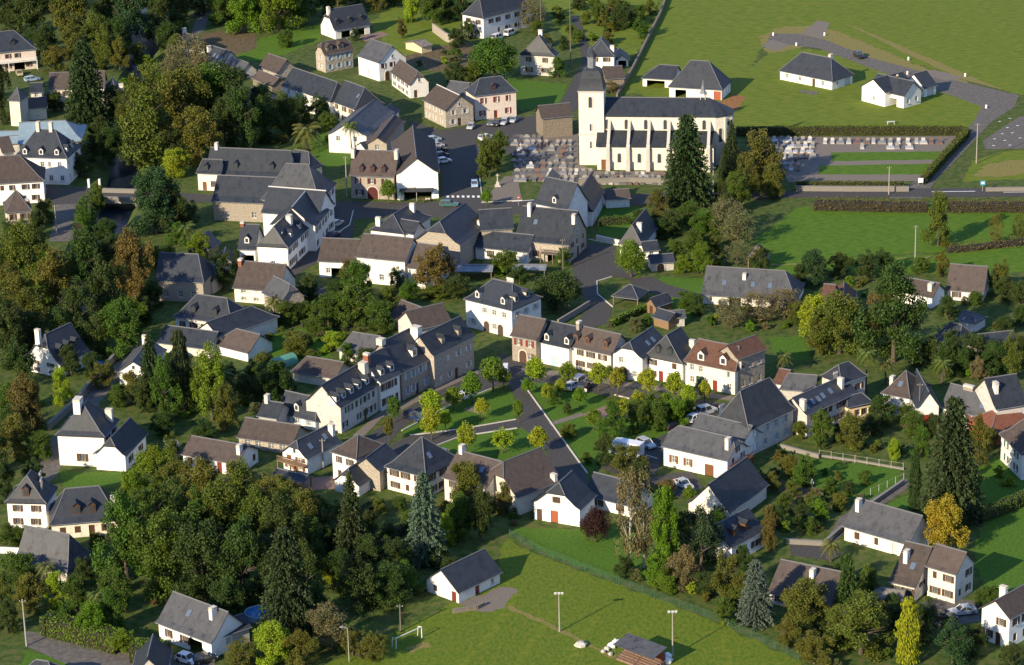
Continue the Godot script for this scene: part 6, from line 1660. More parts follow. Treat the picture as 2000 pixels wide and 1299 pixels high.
func swing_frame(at: Vector3) -> void:
	var o := thing("play_tower", "red and yellow play tower on the paved court of the green", "play tower", at)
	for x in [-0.8, 0.8]:
		for z in [-0.8, 0.8]:
			var st := begin()
			bar(st, Vector3(x, 0, z), Vector3(x, 2.4, z), 0.06, 0.06, 5)
			part("post", done(st), M.br, o)
	part("platform", slab(1.7, 0.1, 1.7), M.wood, o, Transform3D(Basis(), Vector3(0, 1.1, 0)))
	var st := begin()
	for s in [-1, 1]:
		quad(st, Vector3(-1, 2.3, s * 1.0), Vector3(1, 2.3, s * 1.0), Vector3(1, 3.0, 0), Vector3(-1, 3.0, 0))
	part("roof", done(st), M.rd, o)
	part("slide", slab(0.6, 0.06, 2.4), M.car_gold, o, Transform3D(Basis(Vector3.RIGHT, 0.45), Vector3(0, 0.55, 1.8)))

func spring_toy(at: Vector3) -> void:
	var o := thing("spring_rocker", "small blue spring rocker on the play court", "toy", at)
	part("spring", slab(0.16, 0.45, 0.16), M.metal, o)
	part("body", slab(0.3, 0.5, 0.95), M.blue_sheet, o, Transform3D(Basis(), Vector3(0, 0.45, 0)))
	part("handle", slab(0.5, 0.06, 0.06), M.rd, o, Transform3D(Basis(), Vector3(0, 1.0, -0.2)))

func garden_table(at: Vector3) -> void:
	var o := thing("garden_table", "white and blue garden table on the bungalow lawn", "table", at)
	part("table_top", slab(2.0, 0.06, 0.9), M.pl, o, Transform3D(Basis(), Vector3(0, 0.72, 0)))
	for x in [-0.85, 0.85]:
		for z in [-0.35, 0.35]:
			part("leg", slab(0.06, 0.72, 0.06), M.frame_white, o, Transform3D(Basis(), Vector3(x, 0, z)))

func market_table(at: Vector3, _k: int) -> void:
	var o := thing("display_stand", "low display stand with coloured goods at the shop front", "stand", at + Vector3(0, 0, 1.2))
	part("table_top", slab(1.6, 0.06, 0.7), M.wood, o, Transform3D(Basis(), Vector3(0, 0.7, 0)))
	for x in [-0.6, 0.0, 0.6]:
		part("crate", slab(0.45, 0.25, 0.5), [M.rd, M.pl, M.orange][int(x * 1.5 + 1)], o, Transform3D(Basis(), Vector3(x, 0.76, 0)))
	for x in [-0.7, 0.7]:
		part("leg", slab(0.06, 0.7, 0.6), M.wood, o, Transform3D(Basis(), Vector3(x, 0, 0)))

func trampoline(at: Vector3) -> void:
	var o := thing("blue_tarpaulin", "blue tarpaulin over a low heap beside the lane wall", "tarpaulin", at)
	part("sheet", lump_mesh(91, 0.35), M.blue_sheet, o, Transform3D(Basis().scaled(Vector3(1.7, 1.0, 0.9)), Vector3(0, 0.3, 0)))

# a gardener, one continuous body lofted from tapered limbs
func person(at: Vector3) -> void:
	var o := thing("person", "person in dark clothes standing in the vegetable plot", "person", at)
	var st := begin()
	for s in [-1, 1]:
		bar(st, Vector3(s * 0.1, 0.02, 0.05), Vector3(s * 0.1, 0.45, 0), 0.05, 0.065, 8)
		bar(st, Vector3(s * 0.1, 0.45, 0), Vector3(s * 0.09, 0.86, 0), 0.065, 0.095, 8)
		bar(st, Vector3(s * 0.22, 1.36, 0), Vector3(s * 0.27, 1.08, 0.03), 0.055, 0.045, 8)
		bar(st, Vector3(s * 0.27, 1.08, 0.03), Vector3(s * 0.25, 0.84, 0.14), 0.045, 0.035, 8)
	bar(st, Vector3(0, 0.82, 0), Vector3(0, 1.1, 0), 0.17, 0.16, 10)
	bar(st, Vector3(0, 1.1, 0), Vector3(0, 1.38, 0), 0.16, 0.21, 10)
	bar(st, Vector3(0, 1.38, 0), Vector3(0, 1.48, 0), 0.19, 0.07, 10)
	bar(st, Vector3(0, 1.46, 0), Vector3(0, 1.54, 0.01), 0.06, 0.05, 8)
	part("body", done(st), M.car_grey, o)
	part("head", lump_mesh(52, 1.2), M.pink0, o, Transform3D(Basis().scaled(Vector3(0.1, 0.11, 0.11)), Vector3(0, 1.64, 0.02)))
	part("hair", lump_mesh(53, 0.8), M.bn, o, Transform3D(Basis().scaled(Vector3(0.112, 0.11, 0.118)), Vector3(0, 1.7, -0.01)))

# ---------------------------------------------------------------- tables (metres)
const KINDS := ["round", "broad", "conifer", "column", "airy", "palm", "young", "bush"]
const FOLIAGE := ["dark", "teal", "green", "bright", "olive", "autumn", "yellow", "grey", "spruce", "blue", "purple", "gold", "palm"]
const MARK_Y := 0.068
const STREAM := [-113.93, -355.8, -109.54, -297.21, -104.63, -239.37, -99.28, -210.09, -98.01, -172.96, -96.07, -139.07, -94.69, -120.99, -93.09, -102.51, -93.38, -79.65, -92.61, -60.72, -93.72, -36.13, -88.93, -9.75, -90.52, 8.25, -94.04, 25.04, -102.78, 43.11]
const CHURCH := [21.77, -114.08, -0.126]
const CAMPER := [20.2, 66.55, 1.053]
const GROUND := [
	["meadow", "meadow", "wide mown meadow rising behind the new bungalows", [54.1, -335.4, 195.7, -318.3, 161.1, -162.5, 135, -172.3, 122.2, -192.8, 103, -226.1, 91.1, -247.4, 75.9, -244.1, 68.3, -209.5, 35.3, -185.5, 28.9, -180.9, 39.2, -232.9], 0.8, 0],
	["garden_ground", "meadow", "sunny orchard grass beside the top fence", [9.4, -325.9, 51.2, -320.9, 38.5, -233, 34.9, -218.7, 19.8, -241.1, 15.8, -257], 0.8, 1],
	["lawn", "meadow", "lawns round the new bungalows", [35.3, -185.5, 68.3, -209.5, 77.7, -231.8, 91.3, -224.4, 100.8, -208.9, 122.4, -182, 126, -163.5, 118.6, -143.1, 55.7, -142.4, 56.9, -165.3, 41.6, -166.8], 0.6, 2],
	["field", "field", "bright green meadow below the cemetery road", [54.1, -55.8, 67, -79.5, 83.6, -80, 130.5, -77.8, 124.8, -49.8, 95.7, -44.3, 78.7, -42.9, 55, -41.3], 0.8, 0],
	["field", "field", "narrow meadow strip above the garden hedges", [55.1, -42, 78.6, -42.2, 95.5, -42.9, 124.8, -49.8, 120.6, -29, 87.9, -29.9, 59.7, -32.2, 54.5, -36.1], 0.8, 1],
	["playing_field", "pitch", "grass playing field with goal and grandstand", [-1.8, 101, 3.3, 108.5, 16.3, 120.6, 30.9, 135.1, 42.2, 149, 42.5, 160.6, -35.1, 156.3, -29.5, 146.4, -25.1, 140.8, -13.3, 129.7, -4.4, 117], 0.6, 0],
	["lawn", "lawn", "small lawn between the orange-door house and the field fence", [-0.9, 96.8, 10.4, 98.6, 20.1, 96, 20.6, 118.5, 16, 118.8, 4.2, 107.5], 0.5, 1],
	["lawn", "lawn", "wedge of the village green with benches", [1.5, 27.6, 9.6, 30.4, 17.2, 37.1, 17.9, 43.8, 13, 46.6, 6.4, 49.5], 0, 0],
	["lawn", "lawn", "lower wedge of the village green", [6.6, 50.3, 12.5, 46.6, 17.2, 49, 27.4, 47.6, 38.1, 45.3, 35.8, 50.3, 15.9, 69.8, 13, 74.3], 0.2, 1],
	["lawn", "lawn", "left part of the village green with young trees", [-21.4, 51.9, -16.8, 44, -11.1, 37.8, -4.2, 31.6, -0.3, 33.2, 0.6, 42.6, 0.1, 47.8, -10, 51.6, -19.4, 54], 0, 0],
	["lawn", "lawn", "low lawn below the curved road", [-14.6, 59.3, -9.9, 54.7, 0.5, 51.9, 4.2, 55.6, 6.3, 68, -0.6, 68.7, -11.7, 66.8], 0, 1],
	["lawn", "meadow", "sunlit hillside lawn above the white gable house", [-39.5, -272.7, -29.2, -315.9, -13.3, -328.6, -12.7, -260.1, -19.5, -218.7, -28.4, -231.3, -35.6, -250.1], 0.8, 0],
	["lawn", "field", "small lawns along the back lane", [-80.6, -245.8, -75.1, -251.3, -64.2, -265.8, -54.9, -274.4, -53.6, -252.1, -62.3, -237.8, -70.4, -229.8, -77.3, -233.5], 0.6, 0],
	["vegetable_garden", "soil", "dug kitchen garden with rows", [-29.8, -228.5, -22.8, -239.6, -9.6, -247.3, -8.8, -217.6, -19.4, -213, -26.7, -222.3], 0.6, 1],
	["lawn", "lawn", "garden lawn below the inn", [0.4, -205.4, 10.2, -198.9, 17, -195.4, 13.7, -172.1, 3.5, -170.6], 0.4, 0],
	["lawn", "lawn", "palm garden lawn behind the stone house", [-51.2, -153.7, -39.5, -157.4, -37.5, -140.5, -39.3, -124.7, -44.1, -120.8, -48.8, -134.6], 0.4, 0],
	["lawn", "lawn", "garden lawn behind the white house with small dormers", [-52.5, 8.2, -48.2, -3.5, -38, -8.9, -33.3, 0.7, -36.9, 12.2, -48.8, 15.7], 0.5, 0],
	["lawn", "lawn", "mill garden lawn", [20.4, -83.5, 29.4, -84.8, 34.6, -72.5, 23.4, -58.3, 19.7, -66.1], 0.4, 0],
	["lawn", "lawn", "sloping lawn of the long house above the orchard", [31.7, -32.8, 41.9, -30.3, 39.5, -12.4, 34.4, -0.3, 25.1, -1, 31, -13.1], 0.5, 0],
	["lawn", "lawn", "walled lawn behind the white fence", [53.1, 70, 68.2, 76.4, 66.9, 82.5, 60, 91, 52.1, 82.7], 0.3, 0],
	["lawn", "lawn", "lawn below the big conifer", [60.4, 94.3, 69.5, 86.1, 68.8, 97, 61.7, 97.6], 0.3, 1],
	["lawn", "lawn", "lawn of the green-shuttered house", [79.8, 77.7, 86.4, 71.1, 96.7, 87.9, 85.5, 142.8, 74.1, 131.3, 75, 112, 80, 97.7], 0.5, 0],
	["lawn", "lawn", "back lawn above the hall", [51.4, 7.1, 58.7, 6.2, 59.3, 19.4, 52, 21.7], 0.4, 0],
	["lawn", "field", "meadow strip on the left edge", [-122.5, -66.9, -108.9, -62.1, -98.2, -36.5, -98.4, -23.2, -104, -10.9, -112.6, -11.6], 0.8, 0],
	["lawn", "lawn", "lawn below the white farmhouse", [-82.8, 66.7, -69.7, 68.8, -68.9, 74.7, -79.8, 75.1], 0.4, 0],
	["lawn", "lawn", "verge beside the bottom road", [-76.9, 138.6, -66.6, 144.5, -65.9, 154.6, -76.8, 154], 0.4, 0],
	["vegetable_garden", "soil", "vegetable plot beside the white fence", [46.6, 80, 51.6, 83.1, 52.8, 88.3, 49.2, 92.5, 45.5, 90.1], 0.7, 1],
	["garden_ground", "worn_grass", "dry bank round the new estate road", [72.9, -243.2, 81.5, -254.8, 89, -255.2, 96.9, -246.8, 110, -214.2, 125, -184.9, 121.9, -183.1, 101, -210.6, 89.3, -231.7, 74, -223.9], 0.8, 3],
	["clay_bank", "clay", "bare orange clay beside the pyramid-roofed bungalow", [54.6, -170.6, 61.5, -180.2, 63.3, -177.5, 57.4, -155.3, 54.2, -157.1], 0.5, 3],
	["grass_roundabout", "meadow", "grass circle beside the cemetery road", [107.6, -96.2, 112.8, -112.9, 121.7, -121, 139.4, -121.5, 134.6, -98, 117.4, -96.6], 0.2, 0],
	["road", "pale_asphalt", "new estate road past the bungalows", [75, -236.9, 76.9, -246.5, 85, -245.6, 91.7, -237.5, 101.7, -215.7, 121.5, -188.5, 135, -172.3, 131.9, -161.4, 123, -146.5, 111.5, -119.7, 102.9, -100.8, 96, -83.7, 88.4, -84.4, 98.7, -101.2, 109.8, -126.6, 118.6, -146.9, 123.5, -162.2, 116.6, -175.2, 100.2, -204.5, 88.8, -227.6], 0, 4],
	["road", "asphalt", "main road below the cemetery hedge", [18.8, -87.7, 22.2, -83.4, 48.6, -86.3, 69, -86.9, 133.8, -82, 135.2, -89.2, 97.2, -91.7, 69.5, -91.7, 40.8, -95.1, 24.9, -91.2], 0, 5],
	["car_park", "pale_asphalt", "asphalt court with white corner marks", [117.6, -122.7, 118.3, -130.4, 131.2, -151.5, 148.4, -152.8, 142.1, -122.2], 0, 5],
	["road", "asphalt", "main street through the crossroads", [-43.9, -94.5, -25.7, -91.2, 0.8, -90.5, 22.5, -91.8, 22.2, -84.6, 6.7, -80.8, -6.4, -78, -30.1, -80, -35.9, -78.6, -35.4, -67, -40.4, -52.8, -48.4, -36.6, -50.9, -41.2, -45.1, -54.9, -43.4, -75.4], 0, 6],
	["square", "asphalt", "car park square before the church", [-25.8, -163.4, -17, -152.8, -8.5, -156.8, 2.8, -165.1, 9.1, -157.6, 9.4, -146.9, 3.1, -129.8, -2, -130.3, -7.1, -117.3, -6.4, -89.9, -15.8, -90.7, -16.2, -118.2, -20.7, -138.9], 0, 7],
	["lane", "asphalt", "narrow lane climbing past the church", [3.5, -163, 9.5, -164.9, 14.5, -177.2, 22, -220.1, 20.1, -275.8, 22.4, -275.6, 25.4, -214, 18.3, -169.1, 9.8, -152.6], 0, 8],
	["road", "asphalt", "road running to the bridge from the left", [-115.9, -113.4, -99.2, -109.3, -88.8, -105.9, -70, -101.7, -42.8, -96, -42.4, -87.8, -69.4, -95.1, -89.1, -98, -100.3, -99.4, -102.3, -96.3, -107.2, -96.8, -113.5, -98.1], 0, 7],
	["lane", "pale_asphalt", "lane coming down beside the allotment sheds", [-94, -330.8, -90.7, -330.4, -88.9, -267.2, -92.2, -261.3], 0, 0],
	["path", "pale_asphalt", "grey riverside path below the bridge", [-107.2, -96.8, -100.2, -97, -98.7, -84, -98.2, -67.9, -104.7, -68.4, -105.4, -80.7], 0, 8],
	["road", "asphalt", "curving road from the bend to the green", [13.2, -60, 21, -55.6, 23.8, -53.9, 22.7, -42.2, 27.4, -34.9, 25.6, -31.6, 21.8, -33.6, 18.4, -30.5, 18.1, -22.2, 20.9, -13.8, 20, -4.5, 13.5, 1.2, 11.4, 1, 16.1, -14.2, 13.6, -34.3], 0, 7],
	["drive", "asphalt", "drive curving away to the long house", [25.3, -31.6, 30.6, -32.9, 33, -27.6, 40.1, -20.4, 39.7, -14.9, 31.5, -21.1, 26.2, -23.8], 0, 8],
	["road", "asphalt", "street along the left row to the head of the green", [-8.2, 22.4, -1.6, 12, -0.1, 15, 2.9, 18.7, 1.2, 27, -4.2, 30.7, -11.1, 37.3, -16.8, 43.5, -21.4, 51.4, -23.1, 58.7, -29.6, 58.8, -27, 53.5, -21.6, 43.1, -15.1, 32.1], 0, 2],
	["road", "asphalt", "street along the row facing the green", [-0.1, 15, 4.8, 21.6, 18.6, 29.1, 28.9, 38, 42.1, 42.9, 41.9, 45.5, 37, 47.3, 28.5, 44.6, 18.2, 37.2, 9.6, 30.4, 1.2, 27.6], 0, 3],
	["road", "asphalt", "straight road down the middle of the green", [-1.2, 27.6, 1.4, 27, 12.6, 74.3, 12.6, 86.8, 7.3, 85.4, 7.1, 75.1, 5.1, 60.7, 1, 50.4, 0.8, 40], 0, 4],
	["road", "asphalt", "curved road across the lower green", [-22.6, 58.3, -19.4, 54.5, -10, 52.1, 1, 47.3, 1.4, 51.4, -9.9, 55.2, -14.6, 59.8, -17.3, 64.5, -22.9, 63.6], 0, 5],
	["road", "asphalt", "parking street on the right of the green", [14.9, 71.4, 23.8, 61, 37, 46.7, 44.6, 47.8, 40.2, 54.4, 27.3, 64.6, 24.7, 76.3, 17.5, 74.7], 0, 4],
	["playground", "terracotta_floor", "paved play court in the middle of the green", [12.6, 46, 18.1, 41.2, 21.6, 38.3, 26.1, 43.9, 21.6, 48, 18.1, 50.3], 0, 5],
	["path", "gravel", "pale gravel path across the green", [6.4, 49.7, 12.6, 45, 13.2, 46.6, 6.8, 51.3], 0, 6],
	["sand_pit", "gravel", "small gravel square on the left lawn", [-9.6, 41.9, -7.6, 39.9, -4.4, 41.7, -6.4, 44.7], 0, 3],
	["lane", "pale_asphalt", "walled lane running down to the farmhouse", [-75.7, -1.4, -73.8, -0, -78.4, 26.2, -81.6, 49.7, -82.5, 69.1, -85.7, 78.1, -88, 74.6, -86.3, 53.1, -82.8, 27.2], 0, 1],
	["road", "pale_asphalt", "bottom road behind the laurel hedge", [-78.4, 131.8, -72.9, 133.5, -62.4, 139.8, -47, 143.9, -46.2, 152.4, -65.3, 147.9, -76.7, 137.6], 0, 1],
	["path", "asphalt", "narrow path beside the creamery garden", [-42.6, -32, -40.4, -31.9, -31.5, -5.3, -24.7, 10.2, -27.8, 10, -35.9, -8.8], 0, 1],
	["churchyard", "gravel", "gravel churchyard round the church", [2, -147.6, 9.1, -143.1, 18.2, -146, 17.4, -118.6, 22.1, -112.5, 39.4, -110.9, 38.9, -103.7, 16.9, -105.7, 1, -108, 2.4, -129.9], 0.2, 8],
	["pavement", "gravel", "paved island before the churchyard wall", [-5.8, -91.1, -0.9, -110.3, 2.2, -110, 3.2, -91.1], 0.1, 9],
	["cemetery_ground", "gravel", "gravel walks of the new cemetery", [64.4, -138.8, 114, -135, 98.1, -97.5, 66.7, -99.5], 0, 5],
	["cemetery_grass", "field", "upper grass plot of the new cemetery", [79.9, -123.5, 106.8, -121.9, 104, -115, 79, -116], 0.2, 6],
	["cemetery_grass", "field", "lower grass plot of the new cemetery", [75.8, -112.4, 103, -111.6, 99.5, -102.8, 74.4, -105.1], 0.2, 6],
	["courtyard", "asphalt", "tarmac yard behind the stone gateway", [45.4, 104, 52.9, 107.5, 53.5, 111.6, 51.1, 113.5, 45.1, 111.1], 0, 0],
	["drive", "pale_asphalt", "drive along the kitchen garden wall", [55, 96.1, 68.6, 80.4, 69.6, 82.7, 56.1, 100.5, 52.8, 106.5, 52, 104.4], 0, 2],
	["courtyard", "pale_asphalt", "gravel court with two parked cars", [62.9, 130.6, 67.3, 128.1, 72.7, 130.2, 71.8, 137.5, 64.8, 138.9, 63, 135.2], 0, 0],
	["drive", "asphalt", "parking place of the silver car", [22.4, 77.3, 31.2, 74.4, 33, 81.4, 28.6, 86.1, 22.5, 83], 0.3, 5],
	["terrace", "terracotta_floor", "pink paved terrace before the chalet", [-40.8, 73.1, -32.6, 72.5, -31.9, 78.3, -36.8, 78.6], 0, 0],
	["yard", "gravel", "gravel apron of the changing-room hut", [-9.7, 126.2, -2.7, 120, -0.3, 121.1, -0.7, 126.8, -4.4, 129.3, -6.4, 129.2], 0.4, 1],
	["terrace", "pale_asphalt", "pale slab terrace of the plain bungalow", [78.6, -183.3, 83.4, -180.7, 82, -177.7, 78, -181.2], 0, 5],
	["terrace", "terracotta_floor", "red paved terrace of the hillside house", [-42.6, -255.8, -36.1, -261.4, -33.7, -257.4, -40.1, -249.4], 0, 1],
	["yard", "asphalt", "parking bay beside the street house", [-48.3, -60.7, -42.3, -86.2, -36.3, -85.7, -36.9, -74.8, -43.2, -61], 0, 7],
	["pavement", "gravel", "paved footway along the left street row", [-29.9, 53.3, -25.4, 42.1, -21.3, 38.1, -15.4, 29.9, -7.2, 21.1, -6.4, 22.5, -14.9, 32.4, -20.6, 40.6, -24.8, 45, -28.8, 56.9], 0, 6],
	["pavement", "gravel", "paved footway before the row facing the green", [-0.2, 19.6, 4.8, 22.2, 11, 23, 18.8, 28, 25, 31.2, 32.6, 33.9, 42.2, 39.2, 42.2, 41.6, 32.4, 36.9, 18.5, 30.7, 10.7, 25.7, 4.8, 24.7], 0, 6],
	["worn_grass", "worn_grass", "worn goal mouth on the playing field", [-17.9, 141.7, -14.8, 139.8, -13.8, 140.9, -17.1, 143.2], 0.6, 1],
	["worn_grass", "worn_grass", "bare patch beside the grandstand", [17.4, 147.6, 24.3, 149.7, 24.7, 154.7, 17.8, 154.3], 0.8, 1],
	["worn_grass", "worn_grass", "dry strip on the upper meadow beside the estate road", [98.6, -260.5, 112, -228.1, 126.2, -192.4, 131.9, -177.9, 123, -189.4, 111.2, -222.3, 100.8, -253.9], 0.9, 5],
	["worn_grass", "worn_grass", "dry patch in the grass circle", [110.7, -100.1, 116.1, -110.4, 130.8, -115.6, 131.1, -104.7, 117.8, -99.1], 0.8, 6],
	["gravel_patch", "gravel", "pale gravel stub beside the estate road end", [85.7, -245.5, 92.1, -261.2, 95.6, -258.3, 91, -238.8], 0.4, 5],
	["gravel_patch", "gravel", "gravel patch where the estate road ends", [72.2, -232.4, 76.9, -239.1, 80.7, -232.7, 77, -225.9], 0.4, 5],
	["gravel_patch", "gravel", "gravel patch beside the estate road", [111.9, -198.3, 117.7, -199.9, 124, -191.5, 118.7, -188.8], 0.5, 6],
	["garden_ground", "soil", "bare earth yard by the allotment sheds", [-89.2, -265.4, -73.6, -270, -71.6, -244.8, -78.3, -236.6, -86.5, -246.4], 0.6, 1],
	["mown_strip", "mown_strip", "pale mowing line on the big meadow", [54, -291.4, 72.8, -291.9, 96.3, -291.9, 122.4, -276.6, 147.5, -237.9, 146.6, -237.3, 121.6, -275.8, 96, -290.9, 72.8, -290.8, 54, -290.2], 0.15, 6],
	["mown_strip", "mown_strip", "pale mowing line on the big meadow", [52.2, -282.7, 72, -283.2, 95.2, -281.9, 120.8, -266.2, 145.6, -227.8, 144.7, -227.2, 120, -265.4, 94.8, -280.8, 72, -282.1, 52.2, -281.6], 0.15, 7],
	["mown_strip", "mown_strip", "pale mowing line on the big meadow", [50.4, -274.3, 71.2, -274.6, 94, -272, 119.3, -256, 143.8, -217.9, 142.9, -217.4, 118.5, -255.3, 93.7, -270.9, 71.2, -273.5, 50.4, -273.2], 0.15, 8],
	["mown_strip", "mown_strip", "pale mowing line on the big meadow", [48.7, -266, 70.5, -266.1, 93, -262.3, 117.9, -246.1, 142, -208.3, 141.1, -207.8, 117.1, -245.4, 92.5, -261.3, 70.4, -265, 48.7, -264.9], 0.15, 9],
	["mown_strip", "mown_strip", "pale mowing line on the big meadow", [52.6, -251.6, 64.6, -249.6, 74.4, -249.8, 74.4, -248.7, 64.5, -248.6, 52.4, -250.5], 0.15, 10],
	["mown_strip", "mown_strip", "pale mowing line on the big meadow", [50.9, -243.7, 63.8, -240.5, 74.1, -241.8, 74.3, -240.7, 63.8, -239.4, 50.7, -242.7], 0.15, 10],
	["mown_strip", "mown_strip", "pale mowing line on the big meadow", [49.3, -236, 63.1, -231.5, 73.9, -233.9, 74.1, -232.8, 63, -230.4, 49, -234.9], 0.15, 10],
	["mown_strip", "mown_strip", "pale mowing line on the playing field", [-11.3, 152.5, -5.1, 137.3, -0.9, 122.8, 0.4, 123.2, -3.8, 137.8, -10, 153], 0.15, 2],
	["mown_strip", "mown_strip", "pale mowing line on the playing field", [-2.8, 153, 2.1, 137.8, 5.4, 127.3, 6.7, 127.8, 3.4, 138.2, -1.5, 153.4], 0.15, 3],
	["mown_strip", "mown_strip", "pale mowing line on the playing field", [5.6, 153.5, 9.2, 138.2, 11.6, 131.8, 12.9, 132.2, 10.6, 138.6, 7, 153.8], 0.15, 4],
	["mown_strip", "mown_strip", "pale mowing line on the playing field", [14.1, 154.1, 16.4, 138.7, 17.7, 136.1, 18.9, 136.7, 17.8, 138.9, 15.5, 154.3], 0.15, 2],
	["mown_strip", "mown_strip", "pale mowing line on the playing field", [22.5, 154.6, 23.5, 139.2, 25, 140.6, 23.6, 140.7, 24.9, 139.3, 23.9, 154.7], 0.15, 2],
	["mown_strip", "mown_strip", "pale mowing line on the playing field", [30.9, 155.1, 30.6, 139.7, 30.8, 145, 29.4, 144.7, 32, 139.5, 32.3, 155.1], 0.15, 1],
	["worn_path", "worn_grass", "worn footpath across the playing field to the hut", [-1.6, 127.3, 4, 133.2, 10.2, 140.8, 14.7, 146.2, 14, 146.8, 9.5, 141.3, 3.3, 133.8, -2.3, 128], 0.3, 5],
	["worn_path", "worn_grass", "trodden line between the two meadows", [55.8, -38.8, 69.3, -39.8, 82.8, -40.8, 94.1, -42, 94.2, -41.2, 82.8, -40, 69.3, -39, 55.9, -38], 0.4, 2],
]
const KERBS := [
	["pale kerb along the road down the green", 0.25, [1.44, 27.56, 12.72, 74.33]],
	["pale kerb beside the play court", 0.25, [19.23, 36.49, 28.55, 43.79, 38.08, 45.26]],
	["kerb of the left lawn on the street", 0.2, [-20.9, 51.89, -11.06, 38.33, -4.23, 31.55]],
	["kerb of the left lawn on the curved road", 0.2, [-19.41, 54.26, -9.97, 51.9, 0.34, 47.77]],
	["kerb of the low lawn", 0.2, [-14.58, 59.8, -9.94, 55.42, 0.48, 52.12]],
	["kerb round the gazebo lawn", 0.2, [21.78, -33.27, 18.47, -30.48, 18.26, -22.16, 21.14, -13.82]],
	["kerb of the paved island", 0.2, [-6.4, -89.51, 3.21, -90.28]],
	["kerb along the curving road", 0.2, [17.75, -59.56, 24.18, -54.61]],
	["kerb of the parking bay", 0.2, [-43.13, -60.26, -36.58, -74.77, -36.26, -85.71]],
	["churchyard kerb on the square", 0.2, [-7.07, -116.48, -6.17, -91.11]],
]
const MARKS := [
	[-14.65, -94.93, -14.04, -94.95, 1.6], [-13.43, -94.82, -12.83, -94.85, 1.6], [-12.22, -94.71, -11.62, -94.74, 1.6], [-11.01, -94.6, -10.41, -94.63, 1.6],
	[-9.8, -94.5, -9.2, -94.52, 1.6], [-8.59, -94.39, -7.99, -94.42, 1.6], [-7.38, -94.28, -6.78, -94.31, 1.6], [99.16, -88.69, 109.28, -88.19, 0.35],
	[115.62, -86.81, 126.28, -86.27, 0.3], [0.8, -89.69, 5.98, -90.44, 0.3], [125.14, -147.24, 125.82, -147.41, 0.4], [128.22, -149.85, 128.91, -150.03, 0.4],
	[126.04, -141.38, 126.72, -141.56, 0.4], [128.93, -143.02, 129.61, -143.19, 0.4], [123.78, -135.92, 124.45, -136.09, 0.4], [126.47, -136.61, 127.14, -136.78, 0.4],
	[121.08, -131.52, 121.75, -131.68, 0.4], [123.34, -129.91, 124.01, -130.08, 0.4], [127.51, -131.83, 128.18, -132, 0.4], [119.8, -125.66, 120.46, -125.82, 0.4],
	[123.86, -125.73, 124.52, -125.9, 0.4], [21.4, 70.21, 23.32, 72, 0.12], [23.62, 66.54, 25.55, 68.35, 0.12], [25.88, 62.82, 27.81, 64.66, 0.12],
	[28.17, 59.05, 30.1, 60.91, 0.12], [30.49, 55.22, 32.43, 57.11, 0.12],
]
const WALLS := [
	["stone_wall", "low stone wall along the lane to the farmhouse", "wall", "rubble_grey", 0.5, 1.3, [-78.22, 3.85, -81.13, 17.02, -83.8, 33.93, -87.25, 46.76]],
	["churchyard_wall", "long stone wall between the graves and the mill garden", "wall", "rubble_grey", 0.5, 1.4, [16.8, -101.46, 29.05, -102.03, 38.73, -100.32]],
	["cemetery_wall", "grey retaining wall below the cemetery hedge", "wall", "rubble_grey", 0.5, 1.2, [67.76, -92.31, 80.23, -90.79, 93.89, -89.57]],
	["roadside_wall", "pale stone wall beside the bus stop", "wall", "rubble_grey", 0.4, 0.9, [111.64, -87.98, 120.55, -87.59, 130.05, -87.15]],
	["boundary_wall", "long boundary wall climbing beside the big meadow", "wall", "dark_stone0", 0.4, 1.2, [52.67, -313.45, 46.7, -272.84, 41.15, -241.79, 34.99, -207.36, 29.51, -179.81]],
	["garden_wall", "white garden wall above the road bend", "wall", "cream0", 0.3, 1, [19.47, -59.42, 24.45, -55.31]],
	["road_wall", "grey wall curving along the road below the white notary house", "wall", "rubble_grey", 0.35, 1.2, [9.47, -3.41, 13.89, -10.57, 16.38, -14.84]],
	["kitchen_garden_wall", "stone wall of the kitchen garden beside the drive", "wall", "rubble_grey", 0.4, 0.8, [44.73, 106.4, 50.99, 107.61, 54.18, 102.43, 60.71, 92.16, 67.8, 82.6]],
	["yard_wall", "rubble wall between the hall yard and the gardens", "wall", "rubble_grey", 0.4, 0.7, [48.11, 64.83, 52.77, 68.77, 54.46, 70.08]],
	["terrace_wall", "crumbling yellow terrace wall below the tall white house", "wall", "stone1", 0.5, 2.4, [-20.82, -259.74, -17.05, -248.11, -13.28, -241.6]],
	["field_bank_wall", "low stone edging behind the changing-room hut", "wall", "dark_stone0", 0.5, 0.6, [-10.51, 129.54, -6.85, 128.28, -5.63, 127.04]],
	["lot_wall", "white wall at the end of the white barn", "wall", "white1", 0.25, 1, [-87.54, 101.79, -83.55, 102.45]],
	["gate_pier", "square white gate pier nearer the manor on the bridge road", "gate pier", "white0", 0.6, 2, [-101.53, -110.4, -101.02, -110.35]],
	["gate_pier", "square white gate pier nearer the stream on the bridge road", "gate pier", "white0", 0.6, 2, [-98.89, -110.16, -98.39, -110.12]],
	["fence_footing", "pale concrete footing under the garden fence", "wall", "rubble_grey", 0.22, 0.3, [54.3, 69.11, 61.5, 72.45, 68.78, 76.46]],
	["bridge_parapet", "stone parapet of the stream bridge on the trees side", "wall", "rubble_grey", 0.5, 1, [-97.79, -99.21, -88.33, -97.55]],
	["bridge_parapet", "stone parapet of the stream bridge on the village side", "wall", "rubble_grey", 0.5, 1, [-97.45, -105.82, -88.03, -104.14]],
]
